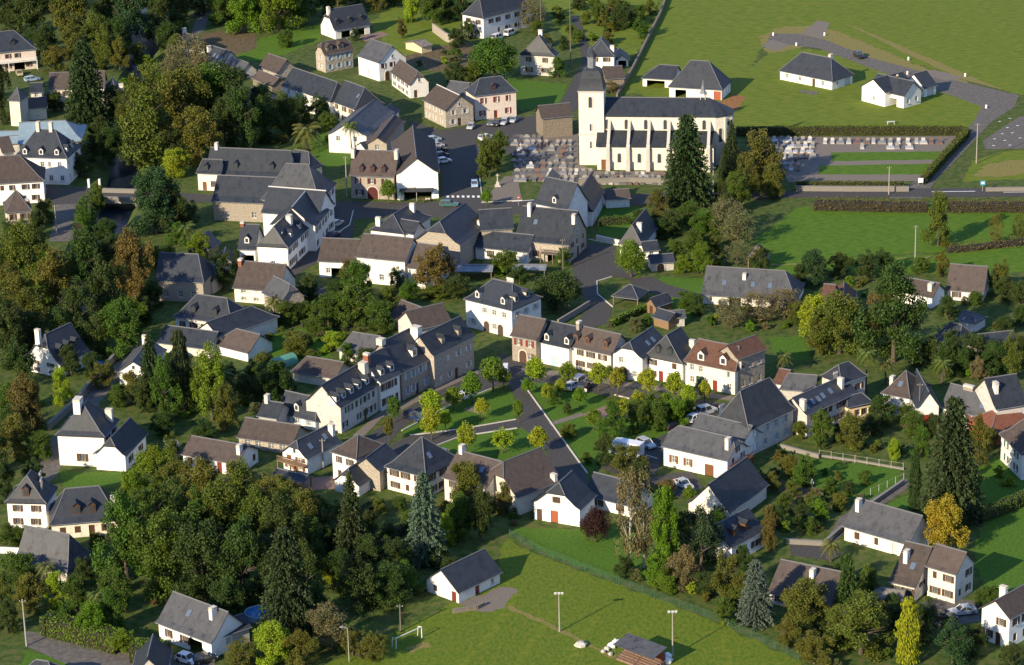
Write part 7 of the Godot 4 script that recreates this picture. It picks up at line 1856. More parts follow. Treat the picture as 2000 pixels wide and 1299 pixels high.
const FENCES := [
	["fence", "green wire-mesh fence between the playing field and the gardens", "fence", "mesh", 1.4, 2.4, [-1.33, 100.58, 4.14, 108.14, 15.93, 120.17]],
	["fence", "green wire-mesh fence running along the right of the playing field", "fence", "mesh", 1.4, 2.4, [16.17, 120.37, 30.92, 134.94, 42.25, 148.99]],
	["fence", "white post fence standing on the garden wall", "fence", "white", 1.5, 2, [54.52, 69.6, 68.57, 76.68]],
	["fence", "white post fence along the kitchen garden drive", "fence", "white", 1.4, 2.2, [61.35, 87.35, 68.03, 81.02]],
	["fence", "wooden fence round the dug kitchen garden", "fence", "wood", 1.2, 2.5, [-28.39, -230.09, -18.11, -221.44, -8.82, -230.36]],
	["fence", "white rail fence in the gardens behind the big conifer", "fence", "white", 1.2, 2, [69.98, 67.54, 75.92, 70.82]],
]
const HEDGES := [
	["clipped_hedge", "tall clipped hedge between the cemetery and the new lawns", "hedge", "l_hedge", 1.6, 2.2, [57.85, -140.82, 78.66, -139.77, 97.76, -137.95, 114.48, -136.34]],
	["clipped_hedge", "clipped hedge running down beside the estate road", "hedge", "l_hedge", 1.5, 2, [115.34, -135.32, 106.31, -114.81, 98.07, -94.97]],
	["clipped_hedge", "low clipped hedge between cemetery and main road", "hedge", "l_hedge", 1.2, 1.6, [68.03, -94.77, 80.59, -93.64, 93.06, -92.11]],
	["clipped_hedge", "bright clipped hedge below the gazebo", "hedge", "l_bright", 1.2, 1.6, [20.07, -1.37, 26.57, -9.58, 33.09, -15.45]],
	["clipped_hedge", "dark clipped hedge of the mill garden", "hedge", "l_green", 1.6, 1.8, [20.45, -69.87, 27.5, -70.8]],
	["bramble_hedge", "rusty bramble hedgerow along the top of the bright field", "hedgerow", "l_bramble", 3, 2, [70.36, -77.98, 80.76, -76.28, 89.95, -74.69, 95.75, -74.19]],
	["bramble_hedge", "bramble hedgerow right of the poplar on the bright field", "hedgerow", "l_bramble", 3, 2, [100.38, -73.78, 109.63, -72.97, 124.6, -71.67]],
	["bramble_hedge", "overgrown bramble strip between the two meadows", "hedgerow", "l_bramble", 2.2, 1, [95.68, -44.29, 105.01, -46.38, 120.51, -50.88]],
	["clipped_hedge", "low box hedge round the upper garden lawn", "hedge", "l_green", 1, 1.2, [-43.14, -6.23, -39.17, -10.6, -34, -2.45]],
	["laurel_hedge", "tall laurel hedge along the bottom road", "hedge", "l_bright", 3, 3.2, [-74.67, 132.52, -69.4, 135.53, -62.03, 139.85]],
	["laurel_hedge", "laurel hedge before the hedge-hidden house", "hedge", "l_bright", 3, 3, [-59.85, 142.77, -54.05, 143.8]],
	["clipped_hedge", "hedge along the lawn of the green-shuttered house", "hedge", "l_green", 2, 2, [77.88, 99.73, 82.92, 95.78, 91.27, 88.65]],
	["ivy_bank", "overgrown ivy bank between path and stream", "bank", "l_green", 3, 2.4, [-97.96, -74.27, -98.92, -87.99, -98.68, -96.83]],
	["clipped_hedge", "dark hedge in the shady garden above the goal thicket", "hedge", "l_dark", 1.6, 1.7, [-32.09, 99.05, -27.21, 91.9, -23.44, 86.69]],
	["clipped_hedge", "dark hedge below the blue cedar garden", "hedge", "l_dark", 1.6, 1.7, [-25.27, 106.71, -20.38, 99.37, -17.05, 93.64]],
]
const GRAVES := [
	[2.12, -143.23, -0.155, 3, 2, 4, 0], [3.73, -143.11, -0.134, 0, 1, 0, 0], [5.07, -143.1, -0.132, 3, 2, 0, 0], [6.82, -142.89, -0.119, 0, 2, 0, 0], [8.14, -142.63, -0.099, 0, 1, 0, 0], [2.13, -139.04, -0.155, 1, 2, 1, 0], [3.47, -139.08, -0.121, 1, 1, 4, 0], [5.07, -138.86, -0.145, 3, 2, 1, 0], [6.57, -138.74, -0.106, 0, 0, 1, 0], [8.18, -138.55, -0.154, 0, 1, 3, 0],
	[9.86, -138.46, -0.136, 0, 1, 3, 0], [12.81, -138.05, -0.154, 1, 0, 1, 0], [14.37, -137.97, -0.14, 0, 0, 1, 0], [15.86, -137.88, -0.113, 0, 1, 0, 0], [3.39, -134.2, -0.154, 2, 1, 2, 0], [5.03, -134.21, -0.108, 0, 1, 0, 0], [6.48, -133.98, -0.15, 0, 2, 2, 0], [8, -133.93, -0.101, 0, 1, 3, 0], [11.17, -133.54, -0.139, 1, 2, 1, 0], [14.32, -133.3, -0.104, 0, 1, 3, 0],
	[15.71, -133.1, -0.153, 2, 1, 1, 0], [1.96, -129.38, -0.114, 1, 1, 4, 0], [3.51, -129.17, -0.099, 3, 2, 1, 0], [5.14, -129.05, -0.11, 1, 1, 4, 0], [6.86, -128.9, -0.136, 3, 2, 1, 0], [8.58, -128.74, -0.104, 1, 2, 0, 0], [13.48, -128.46, -0.139, 1, 0, 3, 0], [15.18, -128.3, -0.116, 2, 2, 4, 0], [2.39, -124.35, -0.145, 1, 2, 0, 0], [3.94, -124.24, -0.097, 0, 1, 0, 0],
	[5.76, -124.24, -0.145, 0, 0, 3, 0], [7.26, -123.95, -0.144, 0, 1, 4, 0], [8.91, -123.9, -0.115, 1, 1, 0, 0], [12.16, -123.6, -0.099, 2, 1, 1, 0], [15.45, -123.15, -0.134, 3, 2, 4, 0], [2.34, -119.11, -0.12, 0, 1, 0, 0], [3.99, -119, -0.101, 1, 1, 4, 0], [5.67, -118.8, -0.098, 1, 2, 2, 0], [7.32, -118.7, -0.121, 0, 1, 4, 0], [8.81, -118.57, -0.101, 1, 1, 3, 0],
	[10.36, -118.35, -0.139, 1, 1, 0, 0], [11.95, -118.23, -0.1, 1, 0, 0, 0], [13.64, -118.17, -0.127, 1, 2, 1, 0], [15.41, -117.82, -0.111, 0, 1, 0, 0], [2.31, -113.41, -0.155, 3, 2, 4, 0], [3.92, -113.21, -0.156, 0, 2, 0, 0], [5.39, -113.11, -0.131, 0, 2, 0, 0], [7.15, -112.88, -0.105, 3, 2, 3, 0], [8.71, -112.81, -0.102, 3, 2, 0, 0], [10.39, -112.75, -0.121, 0, 2, 2, 0],
	[13.54, -112.4, -0.124, 1, 2, 1, 0], [15.24, -112.37, -0.107, 0, 0, 1, 0], [16.65, -112.07, -0.114, 0, 0, 2, 0], [18.28, -111.95, -0.097, 0, 2, 0, 0], [20.01, -111.84, -0.119, 0, 0, 0, 0], [22.27, -108.97, -0.122, 1, 0, 0, 0], [23.8, -108.98, -0.138, 1, 2, 0, 0], [25.29, -108.79, -0.115, 0, 1, 0, 0], [26.71, -108.68, -0.119, 2, 1, 4, 0], [28.07, -108.42, -0.098, 1, 1, 4, 0],
	[31.06, -108.32, -0.151, 0, 0, 1, 0], [32.47, -108.08, -0.104, 0, 2, 2, 0], [35.51, -107.81, -0.106, 1, 2, 0, 0], [36.91, -107.8, -0.107, 3, 2, 3, 0], [2.23, -107.89, -0.136, 0, 1, 1, 0], [3.65, -107.67, -0.108, 1, 2, 1, 0], [6.52, -107.34, -0.133, 0, 0, 0, 0], [8.03, -107.4, -0.117, 1, 1, 3, 0], [9.58, -107.09, -0.137, 2, 2, 2, 0], [10.98, -107.15, -0.104, 1, 2, 2, 0],
	[12.48, -106.98, -0.116, 0, 0, 1, 0], [13.89, -106.69, -0.1, 1, 0, 1, 0], [15.48, -106.54, -0.139, 0, 1, 1, 0], [16.88, -106.6, -0.143, 0, 0, 4, 0], [18.53, -106.32, -0.145, 3, 2, 1, 0], [19.79, -106.13, -0.11, 1, 1, 0, 0], [21.48, -106.07, -0.156, 1, 0, 1, 0], [22.9, -106.06, -0.106, 0, 1, 4, 0], [25.72, -105.65, -0.153, 0, 1, 3, 0], [27.25, -105.51, -0.106, 0, 2, 1, 0],
	[28.62, -105.58, -0.115, 0, 2, 0, 0], [30.12, -105.21, -0.124, 0, 1, 0, 0], [31.75, -105.25, -0.124, 0, 2, 3, 0], [33.2, -105.04, -0.102, 0, 1, 0, 0], [34.69, -104.78, -0.148, 2, 2, 0, 0], [36.13, -104.7, -0.149, 1, 0, 0, 0], [37.57, -104.57, -0.14, 2, 2, 0, 0], [17.38, -104.01, -0.103, 1, 0, 1, 0], [18.91, -103.73, -0.103, 2, 1, 0, 0], [20.41, -103.58, -0.113, 3, 2, 0, 0],
	[21.83, -103.45, -0.149, 1, 0, 4, 0], [23.27, -103.4, -0.154, 1, 0, 1, 0], [24.72, -103.36, -0.105, 1, 0, 2, 0], [26.27, -103.16, -0.156, 1, 1, 1, 0], [27.65, -103, -0.13, 0, 2, 0, 0], [29.12, -102.92, -0.121, 0, 1, 3, 0], [30.74, -102.62, -0.098, 2, 0, 3, 0], [32.22, -102.61, -0.098, 0, 0, 0, 0], [35.11, -102.37, -0.144, 1, 1, 0, 0], [36.52, -102.14, -0.135, 0, 1, 1, 0],
	[65.13, -135.91, -0.127, 3, 2, 3, 1], [66.91, -135.74, -0.106, 1, 2, 2, 1], [68.69, -135.57, -0.146, 1, 0, 1, 1], [70.46, -135.4, -0.109, 3, 2, 2, 1], [72.24, -135.23, -0.128, 1, 0, 0, 1], [74.02, -135.06, -0.156, 0, 1, 0, 1], [75.79, -134.89, -0.116, 1, 1, 2, 1], [65.31, -131.26, -0.128, 2, 2, 3, 1], [67.08, -131.09, -0.123, 1, 0, 0, 1], [68.85, -130.93, -0.131, 2, 0, 1, 1],
	[70.61, -130.76, -0.139, 3, 2, 2, 1], [72.38, -130.59, -0.11, 0, 2, 1, 1], [74.15, -130.43, -0.101, 1, 1, 2, 1], [75.91, -130.26, -0.151, 0, 1, 1, 1], [64.2, -126.34, -0.123, 1, 2, 3, 1], [65.95, -126.18, -0.142, 2, 2, 1, 1], [67.71, -126.01, -0.133, 1, 1, 0, 1], [69.46, -125.85, -0.102, 3, 2, 2, 1], [71.22, -125.68, -0.137, 2, 1, 2, 1], [72.97, -125.52, -0.139, 0, 1, 2, 1],
	[74.72, -125.35, -0.152, 2, 2, 2, 1], [64.34, -121.37, -0.153, 0, 2, 0, 1], [66.09, -121.21, -0.127, 1, 1, 2, 1], [67.83, -121.05, -0.151, 1, 1, 2, 1], [69.57, -120.89, -0.147, 0, 1, 1, 1], [71.31, -120.72, -0.123, 2, 2, 3, 1], [73.06, -120.56, -0.15, 0, 1, 3, 1], [74.8, -120.4, -0.099, 3, 2, 1, 1], [63.21, -116.15, -0.137, 0, 2, 1, 1], [64.94, -115.99, -0.103, 3, 2, 2, 1],
	[66.67, -115.83, -0.15, 2, 1, 1, 1], [68.4, -115.67, -0.151, 3, 2, 1, 1], [70.13, -115.51, -0.111, 0, 2, 3, 1], [63.31, -110.89, -0.11, 3, 2, 1, 1], [65.03, -110.73, -0.119, 0, 0, 3, 1], [66.75, -110.58, -0.153, 1, 1, 1, 1], [68.47, -110.42, -0.129, 1, 0, 2, 1], [70.18, -110.26, -0.128, 0, 0, 3, 1], [79.43, -133.16, -0.148, 0, 0, 2, 1], [81.2, -132.99, -0.1, 1, 0, 2, 1],
	[83.22, -132.8, -0.149, 1, 2, 1, 1], [85.24, -132.6, -0.133, 1, 1, 2, 1], [87.39, -132.4, -0.15, 1, 2, 3, 1], [89.91, -132.16, -0.13, 1, 1, 3, 1], [91.3, -132.03, -0.116, 1, 0, 2, 1], [93.44, -131.83, -0.123, 0, 2, 1, 1], [95.46, -131.64, -0.133, 0, 1, 1, 1], [97.47, -131.44, -0.149, 0, 0, 2, 1], [99.73, -131.23, -0.108, 0, 0, 2, 1], [101.87, -131.03, -0.099, 1, 0, 2, 1],
	[103.51, -130.87, -0.098, 0, 2, 2, 1], [105.52, -130.68, -0.151, 0, 1, 3, 1], [107.77, -130.47, -0.155, 2, 1, 3, 1], [87.93, -127.75, -0.105, 1, 0, 2, 1], [94.82, -127.1, -0.11, 0, 2, 2, 1], [96.45, -126.95, -0.096, 1, 1, 1, 1], [99.45, -126.67, -0.11, 1, 2, 2, 1],
]
const CARS := [
	["hatchback", "car_silver", -9.14, -153.95, 2.905, "silver hatchback in front of the gabled stone house", 1],
	["estate", "car_white", -5.33, -143.55, -0.788, "white car by the bushy trees of the church square", 1],
	["hatchback", "car_grey", -3.88, -156.85, 2.869, "dark grey car beside the inn door", 1],
	["hatchback", "car_black", -2.56, -156.23, 2.867, "black car parked before the inn", 1],
	["estate", "car_silver", -0.57, -157.51, 2.865, "pale silver estate car parked before the inn", 1],
	["hatchback", "car_silver", 1.82, -159.24, 2.863, "small silver car at the far end of the inn front", 1],
	["hatchback", "car_pale_blue", -18.54, -142.92, -1.145, "pale blue car topmost of the row beside the shop", 1],
	["hatchback", "car_silver", -17.67, -137.24, -1.148, "silver car second in the row beside the shop", 1],
	["estate", "car_black", -17.09, -133.05, -1.151, "black estate car in the row beside the shop", 1],
	["hatchback", "car_navy", -16.38, -128.44, -1.153, "navy car in the row beside the shop", 1],
	["hatchback", "car_white", -15.67, -123.44, -1.156, "white car lowest of the row beside the shop", 1],
	["hatchback", "car_pale_blue", -8.02, -102.85, -3.113, "pale blue car driving down the square", 1],
	["estate", "car_green", -13.94, -87.36, -1.658, "blue-green car on the main street", 1],
	["estate", "car_silver", -39.62, -74.65, -0.532, "silver estate car in the parking bay of the street house", 1],
	["saloon", "car_navy", -39.77, -66.29, -0.538, "dark navy car in the parking bay of the street house", 1],
	["van", "car_white", -1.93, -248.31, -0.607, "white van parked before the tall white house", 0],
	["van", "car_white", 1.67, -253.5, -0.607, "white van parked nearer the lane before the tall white house", 0],
	["hatchback", "car_gold", -136.01, -221.16, -2.81, "gold car in the drive of the villa", 0],
	["estate", "car_pale_blue", -131.38, -214.5, -1.079, "pale blue estate car beside the garden shed", 0],
	["offroader", "car_black", 98.57, -216.04, -2.854, "black off-roader on the estate road", 1],
	["hatchback", "car_black", 9.18, 31.7, -0.504, "black car parked on the green beside the benches", 1],
	["hatchback", "car_white", 11.23, 32.4, -0.508, "white car parked second on the green", 1],
	["van", "car_white", 12.69, 30.04, -0.508, "white van parked on the street edge of the green", 1],
	["estate", "car_black", 13.78, 32.85, -0.511, "black estate car parked on the green beside the white van", 1],
	["offroader", "car_silver", 36.01, 47.19, -0.999, "pale off-roader beside the tall grey hall", 1],
	["hatchback", "car_white", 33.56, 50.62, -0.769, "white car nosing out behind the pale off-roader", 1],
	["hatchback", "car_black", 29.05, 54.11, -0.768, "dark car under the trees of the green", 1],
	["estate", "car_navy", -18.86, 46.16, -2.451, "dark blue car parked on the left lawn bay", 1],
	["hatchback", "car_green", -17.01, 47.06, -2.452, "dark green car half hidden by a yellow tree", 1],
	["hatchback", "car_white", -9.62, 36.3, -0.713, "white car under the young trees of the left lawn", 1],
	["van", "car_white", -1.72, 24.27, 3.076, "white van at the head of the green", 1],
	["estate", "car_silver", 23.85, 62.44, -2.55, "silver car parked beside the motorhome", 1],
	["saloon", "car_silver", 29.36, 81.42, -2.591, "silver saloon beside the small white barn", 0],
	["saloon", "car_silver", 69.55, 134.5, 1.731, "silver saloon in the gravel court", 1],
	["saloon", "car_black", 66.13, 136.3, -1.63, "black saloon in the gravel court", 1],
	["hatchback", "car_white", -51.26, 144.13, -2.161, "white car at the bottom road", 1],
	["hatchback", "car_black", -48.49, 144.29, -1.192, "black car beside the white one at the bottom road", 1],
	["hatchback", "car_grey", -12.82, 65.03, -2.37, "grey car on the curved road of the lower green", 1],
]
const TREE_LABELS := [
	["broadleaf_tree", "dark green tree of the wood behind the villa", "tree", "wood behind the villa"],
	["autumn_tree", "olive autumn tree of the wood behind the villa", "tree", "wood behind the villa"],
	["broadleaf_tree", "bright green tree of the thicket beside the hillside house", "tree", "thicket beside the hillside house"],
	["autumn_tree", "yellowing tree on the sunny lawn above the white gable house", "tree", "trees of the upper lawns"],
	["autumn_tree", "olive-brown tree of the grove along the upper stream", "tree", "grove along the upper stream"],
	["broadleaf_tree", "dark green tree of the grove along the upper stream", "tree", "grove along the upper stream"],
	["willow", "pale grey-green willow beside the yellow house", "tree", "willows by the stream"],
	["cedar_tree", "tall dark cedar before the brown-roofed house", "tree", "cedar tree group"],
	["walnut_tree", "broad round walnut behind the inn", "tree", "walnut tree group"],
	["fruit_tree", "small round fruit tree in the orchard below the top fence", "tree", "orchard trees"],
	["fir_tree", "tall dark fir before the church nave", "tree", "fir tree group"],
	["fir_tree", "slim dark fir beside the church apse", "tree", "fir tree group"],
	["autumn_tree", "brownish autumn tree beside the cemetery gate", "tree", "trees between church and road"],
	["autumn_tree", "bushy olive tree on the island of the church square", "tree", "trees of the church square"],
	["broadleaf_tree", "green tree in the mill gardens", "tree", "trees of the mill gardens"],
	["willow", "pale feathery tree beside the meadow gardens", "tree", "pale trees of the meadow gardens"],
	["plane_tree", "neat round bright-green tree at the road bend", "tree", "plane tree group"],
	["poplar_tree", "tall olive poplar standing alone on the bright field", "tree", "poplar tree group"],
	["broadleaf_tree", "dark tree of the garden belt below the bright field", "tree", "garden belt below the field"],
	["autumn_tree", "olive tree of the garden belt below the bright field", "tree", "garden belt below the field"],
	["oak_tree", "huge dark oak with rusty top among the right-hand gardens", "tree", "oak tree group"],
	["lime_tree", "light yellow-green tree before the huge dark oak", "tree", "light trees by the oak"],
	["palm_tree", "fan palm among the village gardens", "palm", "fan palms"],
	["fir_tree", "giant dark fir beside the column cypress", "tree", "fir tree group"],
	["cypress_tree", "narrow dark cypress beside the giant fir", "tree", "cypress tree group"],
	["cypress_tree", "broad dark cypress behind the lane barn", "tree", "cypress tree group"],
	["spruce_tree", "dark spruce behind the lane barn", "tree", "spruce tree group"],
	["broadleaf_tree", "garden tree round the white fenced lawn", "tree", "trees round the fenced lawn"],
	["autumn_tree", "golden-olive tree behind the long white house", "tree", "autumn tree group"],
	["autumn_tree", "olive tree of the thicket at the field corner", "tree", "thicket at the field corner"],
	["broadleaf_tree", "dark green tree of the thicket at the field corner", "tree", "thicket at the field corner"],
	["larch_tree", "yellow-green conical tree of the thicket at the field corner", "tree", "larch tree group"],
	["blue_spruce", "silvery blue spruce beside the field fence", "tree", "blue spruce group"],
	["blue_cedar", "drooping blue cedar behind the changing-room hut", "tree", "blue cedar group"],
	["birch_tree", "tall airy birch with white trunks at the field fence", "tree", "birches at the field fence"],
	["broadleaf_tree", "green tree of the clump at the field fence", "tree", "clump at the field fence"],
	["willow", "grey-green bushy tree at the field fence", "tree", "clump at the field fence"],
	["plum_tree", "round dark purple plum tree on the lawn", "tree", "plum tree group"],
	["spruce_tree", "dark spruce above the changing-room hut", "tree", "spruce tree group"],
	["spruce_tree", "tall dark spruce beside the round pool", "tree", "spruce tree group"],
	["broadleaf_tree", "dark tree of the thicket behind the goal", "tree", "thicket behind the goal"],
	["autumn_tree", "olive tree of the thicket behind the goal", "tree", "thicket behind the goal"],
	["broadleaf_tree", "deep green tree of the wood above the laurel hedge", "tree", "wood above the laurel hedge"],
	["autumn_tree", "olive-brown tree of the wood above the laurel hedge", "tree", "wood above the laurel hedge"],
	["garden_tree", "mixed garden tree round the bell-cast barn house", "tree", "garden trees round the barn house"],
	["autumn_tree", "olive autumn tree of the lower stream wood", "tree", "lower stream wood"],
	["broadleaf_tree", "dark green tree of the lower stream wood", "tree", "lower stream wood"],
	["beech_tree", "rusty brown beech beside the riverside barn", "tree", "beech tree group"],
	["alder_tree", "big dark alder leaning over the bridge", "tree", "alder tree group"],
	["garden_tree", "green garden tree behind the lane barn", "tree", "trees behind the lane barn"],
	["garden_tree", "garden tree below the white creamery", "tree", "trees below the creamery"],
	["chestnut_tree", "rust-brown chestnut before the creamery wall", "tree", "chestnut tree group"],
	["young_tree", "young yellow-green tree on the village green", "tree", "young trees of the village green"],
	["young_tree", "young golden tree in the kerb of the row street", "tree", "young golden trees of the row street"],
	["park_tree", "darker green tree on the right of the village green", "tree", "darker trees of the green"],
	["bushy_tree", "bushy olive tree before the brown shed house", "tree", "bushy tree group"],
	["bay_tree", "broad dark bay tree behind the notary house", "tree", "bay tree group"],
	["shrub", "green garden shrub in the village gardens", "shrub", "garden shrubs"],
	["shrub", "olive-brown garden shrub in the village gardens", "shrub", "garden shrubs"],
	["shrub", "green shrub in the palm garden", "shrub", "shrubs in the palm garden"],
	["shrub", "olive-brown shrub in the palm garden", "shrub", "shrubs in the palm garden"],
	["shrub", "green shrub in the kitchen garden", "shrub", "shrubs in the kitchen garden"],
	["shrub", "olive-brown shrub in the kitchen garden", "shrub", "shrubs in the kitchen garden"],
	["shrub", "green shrub in the gardens below the creamery", "shrub", "shrubs in the gardens below the creamery"],
	["shrub", "olive-brown shrub in the gardens below the creamery", "shrub", "shrubs in the gardens below the creamery"],
	["shrub", "green shrub in the mill gardens", "shrub", "shrubs in the mill gardens"],
	["shrub", "olive-brown shrub in the mill gardens", "shrub", "shrubs in the mill gardens"],
	["shrub", "green shrub in the garden above the laurel hedge", "shrub", "shrubs in the garden above the laurel hedge"],
	["shrub", "olive-brown shrub in the garden above the laurel hedge", "shrub", "shrubs in the garden above the laurel hedge"],
	["shrub", "green shrub in the garden belt below the bright field", "shrub", "shrubs in the garden belt below the bright field"],
	["shrub", "olive-brown shrub in the garden belt below the bright field", "shrub", "shrubs in the garden belt below the bright field"],
	["shrub", "green shrub in the thicket behind the goal", "shrub", "shrubs in the thicket behind the goal"],
	["shrub", "olive-brown shrub in the thicket behind the goal", "shrub", "shrubs in the thicket behind the goal"],
	["shrub", "green shrub in the garden of the long cream house", "shrub", "shrubs in the garden of the long cream house"],
	["shrub", "olive-brown shrub in the garden of the long cream house", "shrub", "shrubs in the garden of the long cream house"],
	["shrub", "green shrub in the gardens behind the house with small dormers", "shrub", "shrubs in the gardens behind the house with small dormers"],
	["shrub", "olive-brown shrub in the gardens behind the house with small dormers", "shrub", "shrubs in the gardens behind the house with small dormers"],
	["shrub", "green shrub in the orchard below the top fence", "shrub", "shrubs in the orchard below the top fence"],
	["shrub", "olive-brown shrub in the orchard below the top fence", "shrub", "shrubs in the orchard below the top fence"],
	["shrub", "green shrub in the gardens behind the lane barn", "shrub", "shrubs in the gardens behind the lane barn"],
	["shrub", "olive-brown shrub in the gardens behind the lane barn", "shrub", "shrubs in the gardens behind the lane barn"],
	["shrub", "green shrub in the lower stream wood", "shrub", "shrubs in the lower stream wood"],
	["shrub", "olive-brown shrub in the lower stream wood", "shrub", "shrubs in the lower stream wood"],
	["shrub", "green shrub in the upper stream wood", "shrub", "shrubs in the upper stream wood"],
	["shrub", "olive-brown shrub in the upper stream wood", "shrub", "shrubs in the upper stream wood"],
	["shrub", "green shrub in the gardens above the changing-room hut", "shrub", "shrubs in the gardens above the changing-room hut"],
	["shrub", "olive-brown shrub in the gardens above the changing-room hut", "shrub", "shrubs in the gardens above the changing-room hut"],
	["shrub", "green shrub in the clump at the field fence", "shrub", "shrubs in the clump at the field fence"],
	["shrub", "olive-brown shrub in the clump at the field fence", "shrub", "shrubs in the clump at the field fence"],
	["shrub", "green shrub in the thicket at the field corner", "shrub", "shrubs in the thicket at the field corner"],
	["shrub", "olive-brown shrub in the thicket at the field corner", "shrub", "shrubs in the thicket at the field corner"],
	["shrub", "green shrub in the lawn of the green-shuttered house", "shrub", "shrubs in the lawn of the green-shuttered house"],
	["shrub", "olive-brown shrub in the lawn of the green-shuttered house", "shrub", "shrubs in the lawn of the green-shuttered house"],
	["shrub", "green shrub in the plot above the inn", "shrub", "shrubs in the plot above the inn"],
	["shrub", "olive-brown shrub in the plot above the inn", "shrub", "shrubs in the plot above the inn"],
	["shrub", "green shrub in the garden by the riverside barn", "shrub", "shrubs in the garden by the riverside barn"],
	["shrub", "olive-brown shrub in the garden by the riverside barn", "shrub", "shrubs in the garden by the riverside barn"],
	["shrub", "green shrub in the clay bank", "shrub", "shrubs in the clay bank"],
	["shrub", "olive-brown shrub in the clay bank", "shrub", "shrubs in the clay bank"],
	["shrub", "green shrub in the garden before the white hip-roofed house", "shrub", "shrubs in the garden before the white hip-roofed house"],
	["shrub", "olive-brown shrub in the garden before the white hip-roofed house", "shrub", "shrubs in the garden before the white hip-roofed house"],
	["shrub", "green shrub in the yard of the metal-sided barn", "shrub", "shrubs in the yard of the metal-sided barn"],
	["shrub", "olive-brown shrub in the yard of the metal-sided barn", "shrub", "shrubs in the yard of the metal-sided barn"],
	["shrub", "green shrub in the yard of the silver saloon", "shrub", "shrubs in the yard of the silver saloon"],
	["shrub", "olive-brown shrub in the yard of the silver saloon", "shrub", "shrubs in the yard of the silver saloon"],
	["shrub", "green shrub in the garden of the notary house", "shrub", "shrubs in the garden of the notary house"],
	["shrub", "olive-brown shrub in the garden of the notary house", "shrub", "shrubs in the garden of the notary house"],
]
